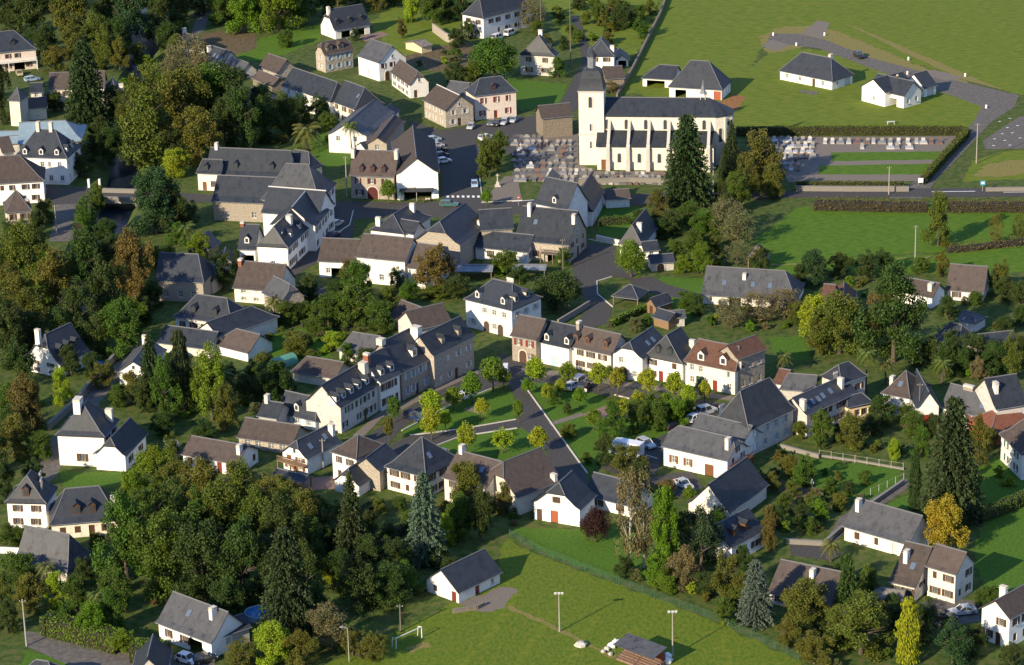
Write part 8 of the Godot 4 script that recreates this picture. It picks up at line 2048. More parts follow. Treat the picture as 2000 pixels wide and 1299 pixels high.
const TREES := [
	[1, 0, 0, -149.9, -289.3, 11.8, 13.1], [1, 0, 0, -140, -271, 14.6, 13.6], [1, 0, 0, -119, -279.1, 16.4, 12.2], [1, 1, 0, -109, -253.8, 20.3, 14.8], [1, 0, 0, -99.2, -273.9, 13.9, 12.9], [1, 0, 0, -92.2, -288.3, 10.5, 9.3], [1, 0, 0, -96.7, -244.4, 8.4, 8.8], [1, 0, 0, -147, -271.5, 8.7, 9.1], [1, 0, 0, -137.2, -297.7, 10.4, 12.5], [1, 0, 0, -129.3, -303.1, 8.9, 11], [1, 0, 0, -107.7, -301.2, 10.4, 12.5], [1, 0, 0, -132.3, -245.2, 8.4, 8.8],
	[1, 0, 0, -110.6, -242.9, 9.9, 8.8], [1, 0, 0, -145, -297.5, 9, 9.4], [1, 0, 0, -114.7, -252.4, 8.5, 8.9], [1, 0, 0, -106.8, -286.6, 8.9, 9.3], [1, 0, 0, -103, -260.4, 7.1, 9], [1, 0, 0, -97.2, -284.5, 7.5, 6.2], [1, 0, 0, -96.7, -265.3, 7.3, 6.9], [1, 0, 0, -106.8, -306.9, 7.5, 9.5], [1, 0, 0, -98.3, -302, 9.1, 7.9], [1, 0, 0, -87.2, -301.2, 7.4, 9.4], [1, 0, 0, -112.3, -287.2, 8.9, 9.3], [1, 4, 1, -127.2, -261.4, 16, 13.5],
	[1, 4, 1, -117.2, -243.2, 11.3, 11], [1, 4, 1, -125.6, -220.3, 8.1, 9.3], [1, 4, 1, -121, -228.3, 11.1, 10.8], [1, 4, 1, -112.7, -225.6, 11.2, 8.6], [1, 4, 1, -108.3, -224.7, 9.1, 7.5], [1, 4, 1, -103.8, -229.5, 6.3, 5.8], [1, 4, 1, -94, -236.2, 6.4, 5.9], [1, 2, 1, -120.9, -238.1, 8.4, 8.8], [1, 2, 2, -84.9, -276.4, 10.3, 9.5], [1, 3, 2, -76.6, -264.3, 15.2, 14.3], [1, 3, 2, -66.4, -263.7, 18.1, 15.7], [1, 2, 2, -59.4, -272.8, 14.7, 12.9],
	[1, 0, 2, -53.9, -284.1, 10.4, 9.5], [1, 0, 2, -73.2, -283.3, 11.9, 10.8], [1, 2, 2, -64.3, -289, 10.4, 10.8], [1, 4, 2, -50.7, -297.1, 7.4, 9.4], [1, 0, 2, -81, -284.2, 11.9, 10.8], [1, 2, 2, -62.9, -246, 5.3, 6.2], [1, 4, 2, -44.5, -298.4, 5.8, 9.4], [1, 4, 2, -38.6, -288.7, 5.8, 8.5], [1, 5, 3, -29.8, -252.6, 5.6, 3.6], [1, 6, 3, -27.3, -272.1, 9.1, 7.9], [1, 2, 3, -21.2, -269.8, 10.9, 10.9], [1, 0, 3, -16.7, -273.2, 10.3, 9.1],
	[1, 0, 3, -12.2, -288, 8.9, 9.3], [1, 0, 3, -10.4, -249.4, 5.7, 5.9], [1, 0, 3, -14, -238.8, 5.9, 5.8], [1, 0, 3, -33.4, -295.1, 7.4, 9.4], [1, 0, 3, -23.9, -290.6, 7.3, 9.3], [1, 0, 3, -43.1, -250.9, 3.7, 3.6], [1, 4, 4, -89.1, -128.3, 21.5, 17], [1, 4, 4, -85.8, -150, 17, 14.9], [1, 4, 4, -81.6, -156.8, 17.1, 15.1], [1, 4, 4, -93.2, -174.7, 12.8, 14.1], [1, 4, 4, -75.7, -128.1, 14.6, 13.2], [1, 6, 4, -80.9, -117.4, 7.3, 8.7],
	[1, 2, 4, -75.8, -162, 15.9, 15.2], [1, 4, 4, -85.2, -182.5, 9.1, 9.5], [1, 4, 4, -95.7, -156.6, 11.4, 10.5], [1, 2, 4, -88.9, -173.1, 10.3, 10.7], [1, 0, 4, -92.2, -128.1, 9.8, 8.8], [1, 0, 5, -71.6, -163, 15.9, 14.8], [1, 0, 5, -66.4, -138.1, 15.6, 12.2], [1, 0, 5, -71.1, -140.6, 13.7, 11.6], [1, 0, 5, -96.8, -139.5, 8, 8], [1, 0, 5, -99.1, -131.9, 8.6, 7.6], [1, 0, 5, -103, -146.9, 7.4, 7.8], [1, 0, 5, -98.8, -165.7, 9, 8],
	[1, 0, 5, -61.2, -146.4, 11.2, 11], [1, 0, 5, -57.1, -152.7, 10.7, 9.8], [1, 0, 5, -64.2, -167.4, 9, 8], [1, 0, 5, -53.2, -163.6, 7, 7.3], [1, 0, 5, -104.4, -120, 5.9, 7.5], [1, 0, 5, -103.6, -132.8, 7.4, 6.4], [1, 0, 5, -103.4, -175.7, 7.8, 6.7], [1, 0, 5, -82.6, -127.2, 9.7, 8.8], [1, 0, 5, -64, -117.7, 4.8, 5], [1, 0, 5, -48.7, -165.6, 6.3, 7.3], [1, 2, 5, -46.1, -155.6, 4.8, 7.2], [4, 7, 6, -86.8, -208, 12.1, 12.9],
	[4, 7, 6, -91.4, -216, 8.2, 7.8], [4, 7, 6, -82.9, -201.4, 8, 8.4], [4, 7, 6, -92.4, -204.9, 6.7, 7], [2, 8, 7, -109.5, -168.3, 22.9, 11.8], [1, 0, 5, -132.8, -171.5, 16, 8], [1, 0, 5, -138.5, -195.2, 13.6, 8.3], [1, 0, 5, -137.7, -251.3, 5.6, 7.4], [1, 0, 5, -120.3, -181.8, 5.2, 6.1], [1, 0, 5, -113.4, -174.4, 6.4, 7.4], [0, 2, 8, -3, -200.5, 12.6, 13.6], [1, 2, 9, 28, -263.9, 6.7, 5.7], [1, 0, 9, 34.5, -256.5, 7.4, 8.2],
	[1, 4, 9, 33.2, -278.4, 4.3, 6.1], [1, 0, 9, 16.7, -265.1, 3.5, 3.6], [1, 0, 9, 22.6, -283.3, 3.9, 7.1], [1, 2, 9, 39.1, -245.5, 5.3, 6.6], [1, 2, 9, 21.3, -242, 3.9, 5.1], [1, 2, 9, 40.4, -268.8, 4.3, 5.3], [1, 2, 9, 14.4, -203, 5.4, 5.3], [1, 2, 9, 27.2, -283.2, 4.4, 4.6], [1, 0, 9, -13.6, -198.3, 6.6, 7.2], [1, 4, 9, -8.6, -198.8, 6.1, 7], [1, 2, 9, 9.7, -252.9, 4.3, 4.5], [1, 4, 9, 11.6, -237.9, 3.5, 5.8],
	[1, 4, 9, 24.3, -264, 3.7, 4.8], [1, 4, 9, 29.3, -240, 3.5, 5.3], [1, 2, 9, 37.6, -259.3, 4, 4.5], [1, 4, 9, 43.8, -274.7, 4.4, 4.6], [1, 2, 9, 19.4, -251.7, 3.1, 4.2], [1, 0, 9, 16.7, -233.7, 4.2, 3.8], [1, 2, 9, 22.3, -188.1, 4, 3.6], [1, 7, 9, 28.4, -185.5, 3, 5.5], [4, 7, 6, 8.3, -257.7, 8.7, 7.8], [2, 8, 10, 41.5, -84.3, 21.8, 12.4], [2, 8, 11, 54.2, -112.5, 12.3, 5.2], [2, 8, 11, 52.5, -104, 9, 4.9],
	[1, 5, 12, 59.2, -96.9, 12.6, 13.5], [1, 2, 12, 52.6, -77.4, 9.7, 7.6], [1, 4, 12, 62.1, -87.7, 8.6, 7.8], [1, 5, 12, 62.7, -108.7, 7.2, 6.2], [1, 0, 12, 49.4, -84.6, 5.8, 4.8], [1, 4, 12, 55.2, -86.9, 9.3, 7.2], [1, 4, 13, -5.2, -109.9, 10, 6.4], [1, 2, 13, -1.8, -124, 7.7, 5.3], [1, 4, 13, -3.7, -116.6, 7.4, 5], [1, 5, 14, 34.2, -75.4, 6.2, 6.1], [1, 0, 14, 36.3, -61.8, 5.5, 8], [1, 2, 14, 40.8, -68.6, 5.4, 7],
	[1, 2, 14, 44.3, -61.6, 5.4, 9.2], [1, 2, 14, 39.8, -43.1, 6.6, 6.9], [1, 3, 14, 41.3, -34, 6.4, 5.7], [1, 2, 14, 11.5, -42.3, 3.6, 4.7], [1, 2, 14, -1.3, -38.2, 4.8, 8], [1, 2, 14, 36.4, -10.7, 4.1, 5.5], [1, 0, 14, 38.2, -6.9, 4.6, 4], [1, 3, 14, 37.3, -34.2, 4.1, 5.5], [1, 2, 14, 36.3, -44.4, 4.3, 4.5], [1, 0, 14, 33.8, -59.8, 4.1, 6.9], [1, 0, 14, 49.9, -73.6, 5.5, 7], [1, 0, 14, 53.8, -35.6, 4.8, 5],
	[1, 0, 14, 1.9, -30.3, 4.1, 5.5], [1, 0, 14, 29.8, -70.7, 3.2, 4.7], [1, 4, 14, 44.4, -48, 4.1, 6.7], [1, 7, 14, 25, 0.6, 2.6, 4.2], [1, 2, 14, 27.4, -1.9, 2.3, 3.1], [4, 7, 15, 49, -59.4, 7.8, 8.9], [4, 7, 15, 50.6, -51.8, 7.5, 8.1], [4, 7, 15, 50.3, -2.8, 5.5, 8.4], [4, 7, 15, 44.7, 1, 6.1, 6.9], [4, 7, 15, 49.3, -39.3, 4.7, 6.7], [4, 7, 15, 55.9, -4.4, 5.6, 8], [0, 3, 16, 25.9, -32.9, 8.1, 7],
	[1, 4, 17, 94.3, -48.4, 11.6, 7.4], [4, 4, 15, 106.9, -47.5, 6.5, 3.8], [4, 4, 15, 112.7, -51.3, 5.6, 3.4], [1, 1, 18, 64.3, -24.2, 7.5, 7], [1, 0, 18, 70.3, -29.3, 5.3, 6.8], [1, 0, 18, 75.7, -28.8, 5.1, 6.8], [1, 0, 18, 79.8, -30.9, 4.9, 6], [1, 2, 18, 87.9, -30.1, 3.6, 5.5], [1, 0, 18, 61.6, -25.1, 4.7, 4.3], [1, 0, 18, 89.2, -3.9, 3.9, 5], [1, 0, 18, 102.3, -12.4, 5.1, 5.3], [1, 0, 18, 89.5, 25.7, 6.6, 8.9],
	[1, 0, 18, 92.9, 31.9, 7, 7.8], [1, 0, 18, 98.4, 26, 5.7, 6], [1, 0, 18, 86.5, 19.7, 4.8, 5], [1, 0, 18, 86.6, 31, 5.8, 4.9], [1, 0, 18, 105, -9.4, 4.9, 6.3], [1, 0, 18, 98.5, 8.9, 3.8, 5.1], [1, 0, 18, 83.3, 30.4, 6.7, 5.9], [1, 0, 18, 81.7, 24.7, 5.7, 6], [1, 2, 18, 95.9, -9.3, 2.9, 4], [1, 0, 18, 102.6, 3.6, 3.9, 4.1], [1, 4, 19, 91.9, -27.6, 5.3, 4.1], [1, 4, 19, 102, -16.5, 6.4, 5.9],
	[1, 4, 19, 95.3, 33.6, 8.3, 5.7], [1, 7, 19, 89.1, 33.7, 4.6, 4.1], [1, 4, 19, 58.9, -0.4, 4.9, 5.8], [1, 0, 20, 74.5, 22.6, 18.5, 14.9], [1, 5, 18, 75.2, 3.1, 7.9, 8.3], [1, 6, 21, 60.9, 7.5, 9.2, 8], [1, 4, 21, 64.6, 17.1, 12.1, 12.1], [1, 4, 21, 70, 14.9, 7.8, 7.1], [1, 4, 21, 60.6, 17.1, 6.7, 7.1], [5, 12, 22, 67.1, 38.3, 9.9, 4.1], [5, 12, 22, 71.1, 35.1, 6.1, 3.7], [5, 12, 22, 52.3, 28.3, 5.1, 3.6],
	[5, 12, 22, 82, 35, 5.5, 3.9], [5, 12, 22, -105.2, -130.5, 6.6, 3.8], [5, 12, 22, -63.7, -176.4, 8.4, 4.6], [5, 12, 22, -38.9, -132.6, 9.7, 4.4], [5, 12, 22, -49.1, -12.2, 4.8, 4.5], [5, 12, 22, -76.7, 116.9, 5.1, 3.7], [5, 12, 22, -67.2, 127.9, 5, 3.1], [5, 12, 22, 51.3, 114, 3.9, 3.5], [5, 12, 22, -55.7, 29.9, 5.3, 4.5], [5, 12, 22, -73.1, -63.6, 5.1, 5.5], [5, 12, 22, -50.2, -137.8, 6.7, 8], [2, 8, 23, 73.7, 97.8, 22.3, 10.8],
	[3, 8, 24, 67.9, 94.4, 11.3, 2.8], [3, 8, 25, -62.9, 38.6, 16.5, 5.4], [3, 8, 25, -59.3, -40.6, 5.9, 2.4], [2, 8, 26, -68.8, 36.7, 15.2, 6.4], [1, 2, 27, 55.4, 65.3, 7.4, 5.2], [1, 4, 27, 60.7, 66, 6.7, 6.1], [1, 0, 27, 67.9, 54, 5.1, 6.8], [1, 0, 27, 65.1, 59.2, 3.9, 5.6], [1, 2, 27, 72.6, 62.1, 5.3, 5.8], [1, 6, 27, 67.5, 72.4, 4.2, 2.7], [1, 4, 27, 82.1, 75.1, 9.2, 4.7], [1, 2, 27, 72.4, 54.1, 3.6, 3.8],
	[1, 2, 27, 50.4, 82, 5.2, 5.2], [1, 4, 27, 48.2, 77.5, 3.8, 4.5], [1, 0, 27, 59, 63.1, 3.6, 3.7], [1, 2, 27, 72.7, 71, 5.4, 4.6], [1, 0, 27, 76.5, 61.5, 4.5, 4.7], [1, 4, 27, 85.3, 68.3, 4.5, 3.7], [1, 4, 27, 52.1, 60.3, 3, 3.4], [1, 2, 27, 45.7, 93.1, 3.3, 3.8], [1, 0, 27, 47.7, 98.4, 3.6, 4.3], [1, 3, 27, 51.5, 97.1, 3.3, 4], [1, 4, 27, 55.4, 92.8, 3, 3.5], [1, 2, 27, 54.6, 85.8, 2.9, 3.4],
	[1, 4, 27, 47.7, 86.8, 2.8, 3.5], [1, 2, 27, 49, 102.4, 2.9, 3.9], [1, 0, 27, 57.5, 86.5, 2.5, 3.2], [1, 0, 27, 44.1, 99.6, 3.9, 3.5], [1, 2, 27, 61.1, 82.3, 2.5, 3], [1, 4, 27, 44.8, 84.4, 3.4, 3.6], [1, 2, 27, 42.2, 82.9, 3.4, 4.1], [1, 11, 28, 70.3, 110.8, 9.5, 8.6], [1, 4, 29, 44.2, 138.1, 7.9, 9.3], [1, 4, 29, 51.9, 147.3, 9.1, 11.2], [1, 4, 29, 44.5, 150.1, 5, 6.9], [1, 4, 29, 56.9, 138.6, 4.1, 4.9],
	[1, 4, 29, 49.1, 143.8, 6.1, 6.3], [1, 4, 29, 41.1, 144.7, 4.5, 4.7], [1, 0, 30, 61.7, 144.2, 6.5, 6.4], [1, 1, 30, 65.1, 152.1, 6.7, 7.1], [1, 2, 30, 55.5, 128.6, 5.8, 4.5], [1, 2, 30, 74.1, 131.4, 3, 5], [1, 0, 30, 58.8, 133.3, 3, 4], [1, 0, 30, 68.8, 148.7, 5.3, 5.4], [1, 0, 30, 59.2, 139.7, 4.6, 4.8], [1, 0, 30, 52.5, 122.9, 4.9, 4.1], [1, 0, 30, 73.6, 154.3, 4.5, 4.6], [1, 0, 30, 54.8, 136.4, 4.5, 5.6],
	[2, 0, 30, 51.3, 135.6, 11.6, 5], [3, 6, 31, 58.5, 150.9, 11.1, 4.5], [2, 9, 32, 36.9, 135.9, 11.1, 5.8], [2, 9, 33, -15.2, 110.2, 16.6, 7.8], [4, 7, 34, 18.4, 115.1, 15.8, 6], [4, 7, 34, 20.6, 114.3, 15.5, 4.6], [1, 3, 35, 23.6, 117.8, 15, 5.5], [1, 1, 35, 30.1, 113.9, 9.9, 8.4], [1, 0, 35, 17.4, 117.9, 3.8, 4.2], [1, 3, 35, 21.9, 120.7, 4.3, 5.1], [1, 2, 35, 23.7, 121.2, 4, 4.1], [1, 0, 35, 30.1, 125.1, 3.8, 4.9],
	[1, 0, 35, 36.6, 116.1, 4, 4.2], [1, 0, 35, 27.4, 103.4, 5.1, 4.3], [1, 5, 35, 41.9, 108.7, 8.4, 3.6], [1, 2, 35, 33.6, 101.7, 4.1, 4.3], [1, 7, 36, 26.7, 122.3, 7, 7], [1, 4, 36, 33.1, 127.5, 7.4, 6.5], [1, 4, 36, 34.5, 131.2, 3.9, 4], [1, 2, 36, 32.1, 134.7, 3.9, 4], [1, 3, 36, 23.6, 124, 3, 4.1], [0, 10, 37, 13.1, 103.7, 6.2, 5.6], [2, 8, 38, -27.2, 110.9, 17.2, 7.4], [2, 8, 39, -36, 136.1, 18.9, 9.4],
	[1, 0, 40, -20.9, 125.5, 6.9, 8.6], [1, 0, 40, -25.7, 126.9, 9.1, 9.1], [1, 0, 40, -20.4, 112.5, 5.4, 7.5], [1, 0, 40, -13.7, 111.4, 3.8, 6.1], [1, 0, 40, -6.1, 102.3, 9.8, 4.5], [1, 0, 40, -24.6, 113.8, 6.6, 5.9], [1, 0, 40, -34, 110.9, 8.3, 6.7], [1, 0, 40, -32.1, 99.4, 5, 5.2], [1, 0, 40, -11.1, 115.1, 3.1, 4.2], [1, 0, 40, -28.5, 119.4, 6.5, 5.8], [1, 0, 40, -25.2, 98, 4.2, 4.3], [1, 2, 40, -30.7, 93.4, 3.6, 4.4],
	[1, 0, 40, -21.6, 102.4, 3.8, 4.3], [1, 2, 40, -18.3, 96.5, 3.3, 3.8], [1, 0, 40, -27.6, 102.8, 3.6, 5.1], [1, 4, 40, -23.8, 89.8, 2.8, 3.5], [1, 2, 40, -34.5, 88.9, 3.3, 4.4], [1, 2, 40, -20.3, 88, 2.5, 3.2], [1, 0, 40, -31, 104.6, 4.9, 5.1], [1, 4, 40, -12.3, 92.6, 3.3, 3.9], [1, 7, 41, -29.1, 141.1, 7, 8.8], [1, 2, 41, -18.4, 123, 5.8, 5.1], [1, 6, 41, -30.6, 118.4, 5.5, 3.7], [1, 2, 41, -9.6, 100.9, 7.8, 6.2],
	[1, 6, 41, -11.9, 103.4, 5.2, 4.5], [1, 4, 41, -25.8, 143.5, 4.6, 4.7], [1, 4, 41, -22.2, 145, 4.4, 5.5], [1, 6, 41, -37.9, 145.3, 6.3, 7.4], [1, 4, 41, -33.4, 146.8, 6, 6.2], [1, 4, 41, -43, 145.3, 3.5, 6.6], [1, 2, 41, -9.2, 94.8, 5.1, 4.4], [1, 3, 41, -17.7, 118.6, 3.1, 4.1], [1, 7, 41, -23.4, 143.6, 2.8, 4.7], [1, 2, 42, -64.1, 114.5, 14.5, 11], [1, 2, 42, -57.6, 118.8, 14.4, 10.9], [1, 2, 42, -64.4, 125.4, 7.6, 6.7],
	[1, 2, 42, -64, 133.2, 7.3, 5.3], [1, 3, 42, -63.8, 76.3, 7.9, 8.6], [1, 2, 42, -61.9, 104.3, 10.9, 9.4], [1, 0, 42, -57.6, 100.5, 11, 9.4], [1, 3, 42, -66.5, 85.9, 7.8, 7.1], [1, 0, 42, -50.7, 122.8, 13.8, 11.4], [1, 0, 42, -44, 123.6, 13.5, 10.2], [1, 0, 42, -38.7, 110.7, 12.1, 9.4], [1, 0, 42, -40, 121.7, 10.7, 8.2], [1, 0, 42, -46.6, 130.8, 7, 7.3], [1, 0, 42, -34.3, 120.6, 9.1, 6.6], [1, 2, 42, -54.8, 110.5, 10.6, 10.1],
	[1, 0, 42, -32, 132, 7.1, 6.4], [1, 4, 43, -54.1, 88, 9.8, 9.9], [1, 4, 43, -58.6, 84.9, 8.6, 8.4], [1, 4, 43, -47.8, 88.4, 9.3, 9.9], [1, 4, 43, -41, 90.6, 8.3, 9.6], [1, 4, 43, -35.6, 99.5, 9.4, 7.3], [1, 4, 43, -49.4, 100.9, 10.9, 9.9], [1, 2, 43, -43.5, 103.4, 10.9, 9.4], [1, 2, 43, -52.2, 102.2, 10.1, 8.6], [1, 4, 43, -39.3, 96, 8.5, 7.8], [1, 4, 44, -78.4, 124.6, 6.3, 6.7], [1, 2, 44, -81.7, 114.7, 5.6, 7.5],
	[1, 6, 44, -74.3, 123.5, 5.8, 5.1], [1, 0, 44, -80.6, 132.3, 5.7, 5], [1, 2, 44, -70.9, 125.6, 6.5, 5.1], [1, 3, 44, -66.9, 135.9, 6.3, 5.7], [1, 2, 44, -85.9, 99.2, 4, 5.2], [1, 2, 44, -83.8, 98.7, 3.3, 3.9], [1, 2, 44, -71.6, 132, 4.7, 4.8], [1, 3, 44, -61.6, 140.3, 3.6, 5.5], [1, 4, 44, -81.2, 112.9, 3.2, 4.3], [1, 4, 44, -83.4, 122.1, 5.7, 4.9], [1, 0, 44, -71, 115.4, 4.9, 4.2], [1, 4, 44, -70.8, 101.7, 3.3, 3.4],
	[1, 4, 45, -104.4, -39.8, 13.5, 10.5], [1, 4, 45, -95.5, -18.9, 13.5, 12], [1, 4, 45, -102.6, -9.6, 11.4, 10.5], [1, 2, 45, -90.8, -38.2, 9.6, 9.1], [1, 7, 45, -92.3, -9, 4.2, 4.4], [1, 5, 45, -91.1, 46.7, 10.8, 8.8], [1, 6, 45, -86.7, 33.4, 7, 5.1], [1, 4, 45, -91.5, 59.8, 8.2, 8.6], [1, 2, 45, -86.6, 61, 5.5, 5.8], [1, 2, 45, -100.8, -38.9, 7.5, 6.6], [1, 4, 45, -106.6, -26.7, 8.3, 8.7], [1, 4, 45, -99.3, -7.5, 9, 9.4],
	[1, 4, 45, -110, -40.3, 9.6, 8.9], [1, 4, 45, -82.4, 50.9, 3.6, 3.8], [1, 2, 45, -95.8, 38.8, 6.5, 6.8], [1, 0, 46, -89.9, -24.9, 15, 12.1], [1, 0, 46, -82.9, -8.2, 15.6, 10.7], [1, 0, 46, -96.9, 6.2, 9.9, 9.2], [1, 2, 46, -78.2, 7.2, 11.1, 10.4], [1, 3, 46, -78.6, -7.1, 7.1, 8.2], [1, 0, 46, -88.4, 0.5, 12.3, 10.6], [1, 0, 46, -96.2, 23.6, 8.9, 8.2], [1, 0, 46, -100.3, 11.7, 14.3, 9.3], [1, 0, 46, -90, 79.4, 7.3, 5.6],
	[1, 0, 46, -91, 5.5, 8.9, 8.2], [1, 0, 46, -83.2, 6.1, 8.9, 8.2], [1, 0, 46, -76.4, -10.9, 6.1, 6.3], [1, 0, 46, -75.4, -20.3, 6.2, 6.4], [1, 0, 46, -86.2, -28.8, 11.6, 9.8], [1, 0, 46, -87.1, 18, 5.8, 6], [1, 0, 46, -85.5, 74.1, 5.2, 5.4], [1, 0, 46, -93.6, 66.6, 8.3, 5.5], [1, 0, 46, -83, 18.6, 4.8, 5], [1, 0, 46, -93.7, 52, 6.5, 5.7], [1, 5, 47, -79.4, -23.5, 16, 10.2], [1, 5, 47, -82.4, -38.2, 10.8, 8.8],
	[1, 1, 48, -80.8, -72.6, 14.7, 14.2], [1, 0, 48, -76.8, -73.7, 10.1, 9.3], [1, 0, 48, -73.6, -76.4, 5.5, 7], [1, 2, 46, -97.3, -73.2, 7.6, 5.1], [1, 2, 46, -96.5, -91.4, 6.5, 4.8], [1, 0, 46, -87.5, -51.7, 6.5, 6.8], [1, 2, 46, -74.5, -63, 5, 6], [1, 2, 46, -75.4, -50.2, 4.2, 5.2], [1, 2, 46, -78.4, -47.1, 5.4, 5.6], [1, 0, 46, -91.1, -66.6, 5.4, 6.9], [1, 3, 46, -68.7, -52.3, 6.3, 6.6], [1, 0, 46, -61.5, -32.1, 7.7, 6.8],
	[1, 0, 46, -114, -71.5, 4.4, 4.7], [1, 0, 46, -107.5, -71.3, 6.8, 5.8], [1, 4, 46, -107.5, -82.4, 5.8, 4.7], [1, 2, 49, -65.6, 42.4, 11.9, 6.2], [1, 3, 49, -56.8, 44, 14.5, 8.4], [1, 4, 49, -53.7, 49.8, 9.4, 5.5], [1, 0, 49, -46.3, 34.1, 7.5, 9], [1, 4, 49, -72.9, 33.7, 6.1, 7], [1, 4, 49, -79.6, 25.4, 5.1, 6.2], [1, 4, 49, -62.1, 65.6, 5.5, 4.9], [1, 0, 49, -70.1, 38.3, 6.6, 5.8], [1, 2, 49, -60.3, 39, 8.7, 5.8],
	[1, 0, 49, -57.3, 54.5, 4, 5.7], [1, 0, 49, -51.4, 34.3, 5.6, 5.9], [1, 2, 49, -75.3, 35.6, 4.7, 4.9], [1, 0, 49, -65.2, 51.4, 4.4, 5.7], [1, 0, 49, -43.7, 32.5, 4.7, 4.9], [1, 2, 49, -50.1, 26.2, 4.6, 6], [1, 0, 49, -55.1, 26.2, 4.7, 5], [1, 2, 50, -32.7, -7.1, 8.4, 9.6], [1, 2, 50, -27.1, -3.3, 6.6, 8.6], [1, 4, 50, -25.3, -12.6, 6.1, 6.4], [1, 0, 50, -42.8, -20.4, 6.4, 6.7], [1, 2, 50, -37.7, -6.8, 7.2, 7.6],
	[1, 2, 50, -32.2, -19, 9.6, 7.7], [1, 4, 50, -34.9, -32.3, 5.6, 4.6], [1, 2, 50, -24.2, -27.9, 4.9, 3.9], [1, 2, 50, -21.5, -22.9, 4, 5.4], [1, 0, 50, -11.5, -21.6, 5.1, 7.7], [1, 4, 50, -43, 9.6, 4.7, 8.4], [1, 6, 50, -36.1, 7.9, 3.7, 6.1], [1, 2, 50, -39.7, -0.4, 4.8, 6.2], [1, 0, 50, -28.9, 17.2, 3.8, 5.1], [1, 0, 50, -36.5, -20.2, 5.1, 5.4], [1, 2, 50, -46.5, -9, 4.8, 7.4], [1, 4, 50, -31.1, 5.1, 3.8, 5.1],
	[1, 4, 50, -16.1, -22.3, 2.5, 8.6], [1, 2, 50, -42.4, -11.4, 3.8, 6.4], [1, 4, 50, -49.2, 18.2, 3.7, 5], [1, 2, 50, -32.8, 14.7, 3.9, 4.1], [1, 5, 51, -16.1, -26.6, 10.2, 10], [0, 0, 56, 9.5, -13.8, 8, 11.1], [6, 6, 52, 4.3, 32.1, 6, 4.3], [6, 3, 52, 10.5, 31.3, 4.7, 3.4], [6, 6, 52, 16.3, 34.3, 5.3, 4.1], [6, 6, 52, -15.3, 46.5, 5.4, 4.6], [6, 6, 52, -15.3, 56.7, 5.8, 4.1], [6, 3, 52, -3.9, 33, 6.6, 4.7],
	[6, 3, 52, -7.9, 39.3, 6, 4.1], [6, 3, 52, -11.4, 42.2, 4.3, 3.7], [6, 6, 52, -8.8, 64, 5.5, 3.9], [6, 6, 52, -2.3, 63.9, 4.3, 4.3], [6, 6, 52, 4.2, 64.4, 4.7, 3.9], [6, 3, 52, 0.8, 49.6, 4.5, 1.9], [6, 2, 52, -22.4, 47.5, 4.8, 2.9], [6, 4, 52, -23.1, 57.9, 5, 2.1], [6, 3, 52, -28.1, -90.4, 5.4, 4.1], [6, 3, 52, -5.2, -86.2, 3.7, 2.9], [6, 3, 52, -1.8, 31.8, 3.9, 3], [6, 6, 52, 6.3, 39.4, 3.4, 2.7],
	[6, 3, 52, 12.4, 42.2, 3.6, 2.9], [6, 3, 52, 14.7, 53.9, 3.9, 3.2], [6, 6, 52, 20.2, 49.2, 4.1, 3.4], [6, 6, 52, -12.8, 52, 3.7, 2.8], [6, 6, 52, -6, 47.4, 4, 3.1], [6, 6, 52, 9, 36.2, 3.3, 2.5], [6, 3, 52, 2.6, 35.7, 3.3, 2.5], [6, 6, 52, 23.2, 45.3, 3.8, 3.1], [6, 3, 52, 28.3, 47.2, 3.9, 3.3], [6, 11, 53, 19.9, 36, 5.1, 3.3], [6, 6, 53, 25.5, 37.7, 5.3, 3.7], [6, 6, 53, 30.5, 40.7, 5.6, 3.9],
	[6, 6, 53, 32.8, 44.4, 4.4, 3.5], [6, 6, 53, 36, 42.1, 4.3, 2.7], [6, 3, 53, 18.6, 28.9, 3, 1.6], [1, 2, 54, 17.8, 60.1, 7.6, 5.8], [1, 2, 54, 22.7, 55.4, 6.6, 5.8], [1, 2, 54, 26.5, 54.8, 6, 5.6], [1, 3, 54, 30.1, 52.6, 5.1, 5.3], [1, 0, 54, 16.1, 69.9, 5.6, 4.8], [1, 4, 54, 19.9, 74.4, 4.5, 8.1], [1, 4, 54, 18.7, 48.9, 4.6, 4.2], [1, 2, 54, 25.4, 47.9, 4.6, 4.8], [1, 3, 54, 32.5, 48.7, 3.7, 3.8],
	[1, 2, 54, 7.6, 39.9, 2.7, 3.3], [1, 0, 54, 10, 45.7, 2.4, 2.1], [1, 0, 54, 7, 35.6, 2.6, 2.5], [1, 4, 54, 9.8, 57.2, 2.6, 3.8], [1, 2, 54, 12.7, 69.9, 2.2, 2.7], [1, 0, 54, 21.8, 79.2, 3.9, 4.5], [1, 4, 54, 33.9, 98.5, 3.4, 3.5], [1, 5, 54, 26, 85.1, 2.9, 4.4], [1, 4, 55, -8.6, 88.7, 8.7, 7.1], [1, 5, 40, -2.1, 90.6, 5.3, 3.5], [1, 0, 40, -4.4, 91.1, 3.4, 3.5], [7, 0, 59, -55, -151.7, 1.7, 2.2],
	[7, 2, 59, -48.4, -165, 1.7, 2.7], [7, 4, 60, -45.3, -145.9, 1.9, 2.4], [7, 5, 60, -54, -158.4, 2.8, 3.4], [7, 4, 60, -54.7, -157.3, 2.9, 5.4], [7, 4, 60, -57.2, -145, 2.6, 4.2], [7, 0, 59, -59.6, -160.6, 2.7, 3], [7, 4, 60, -54.8, -153.9, 1.4, 1.6], [7, 4, 60, -50.4, -158, 2.3, 4.4], [7, 3, 59, -52, -134.9, 2.3, 2.9], [7, 4, 60, -49.1, -129.7, 1.6, 1.7], [7, 2, 61, 53.4, 89.2, 1, 1.3], [7, 0, 61, 49.3, 78.1, 1.9, 2.4],
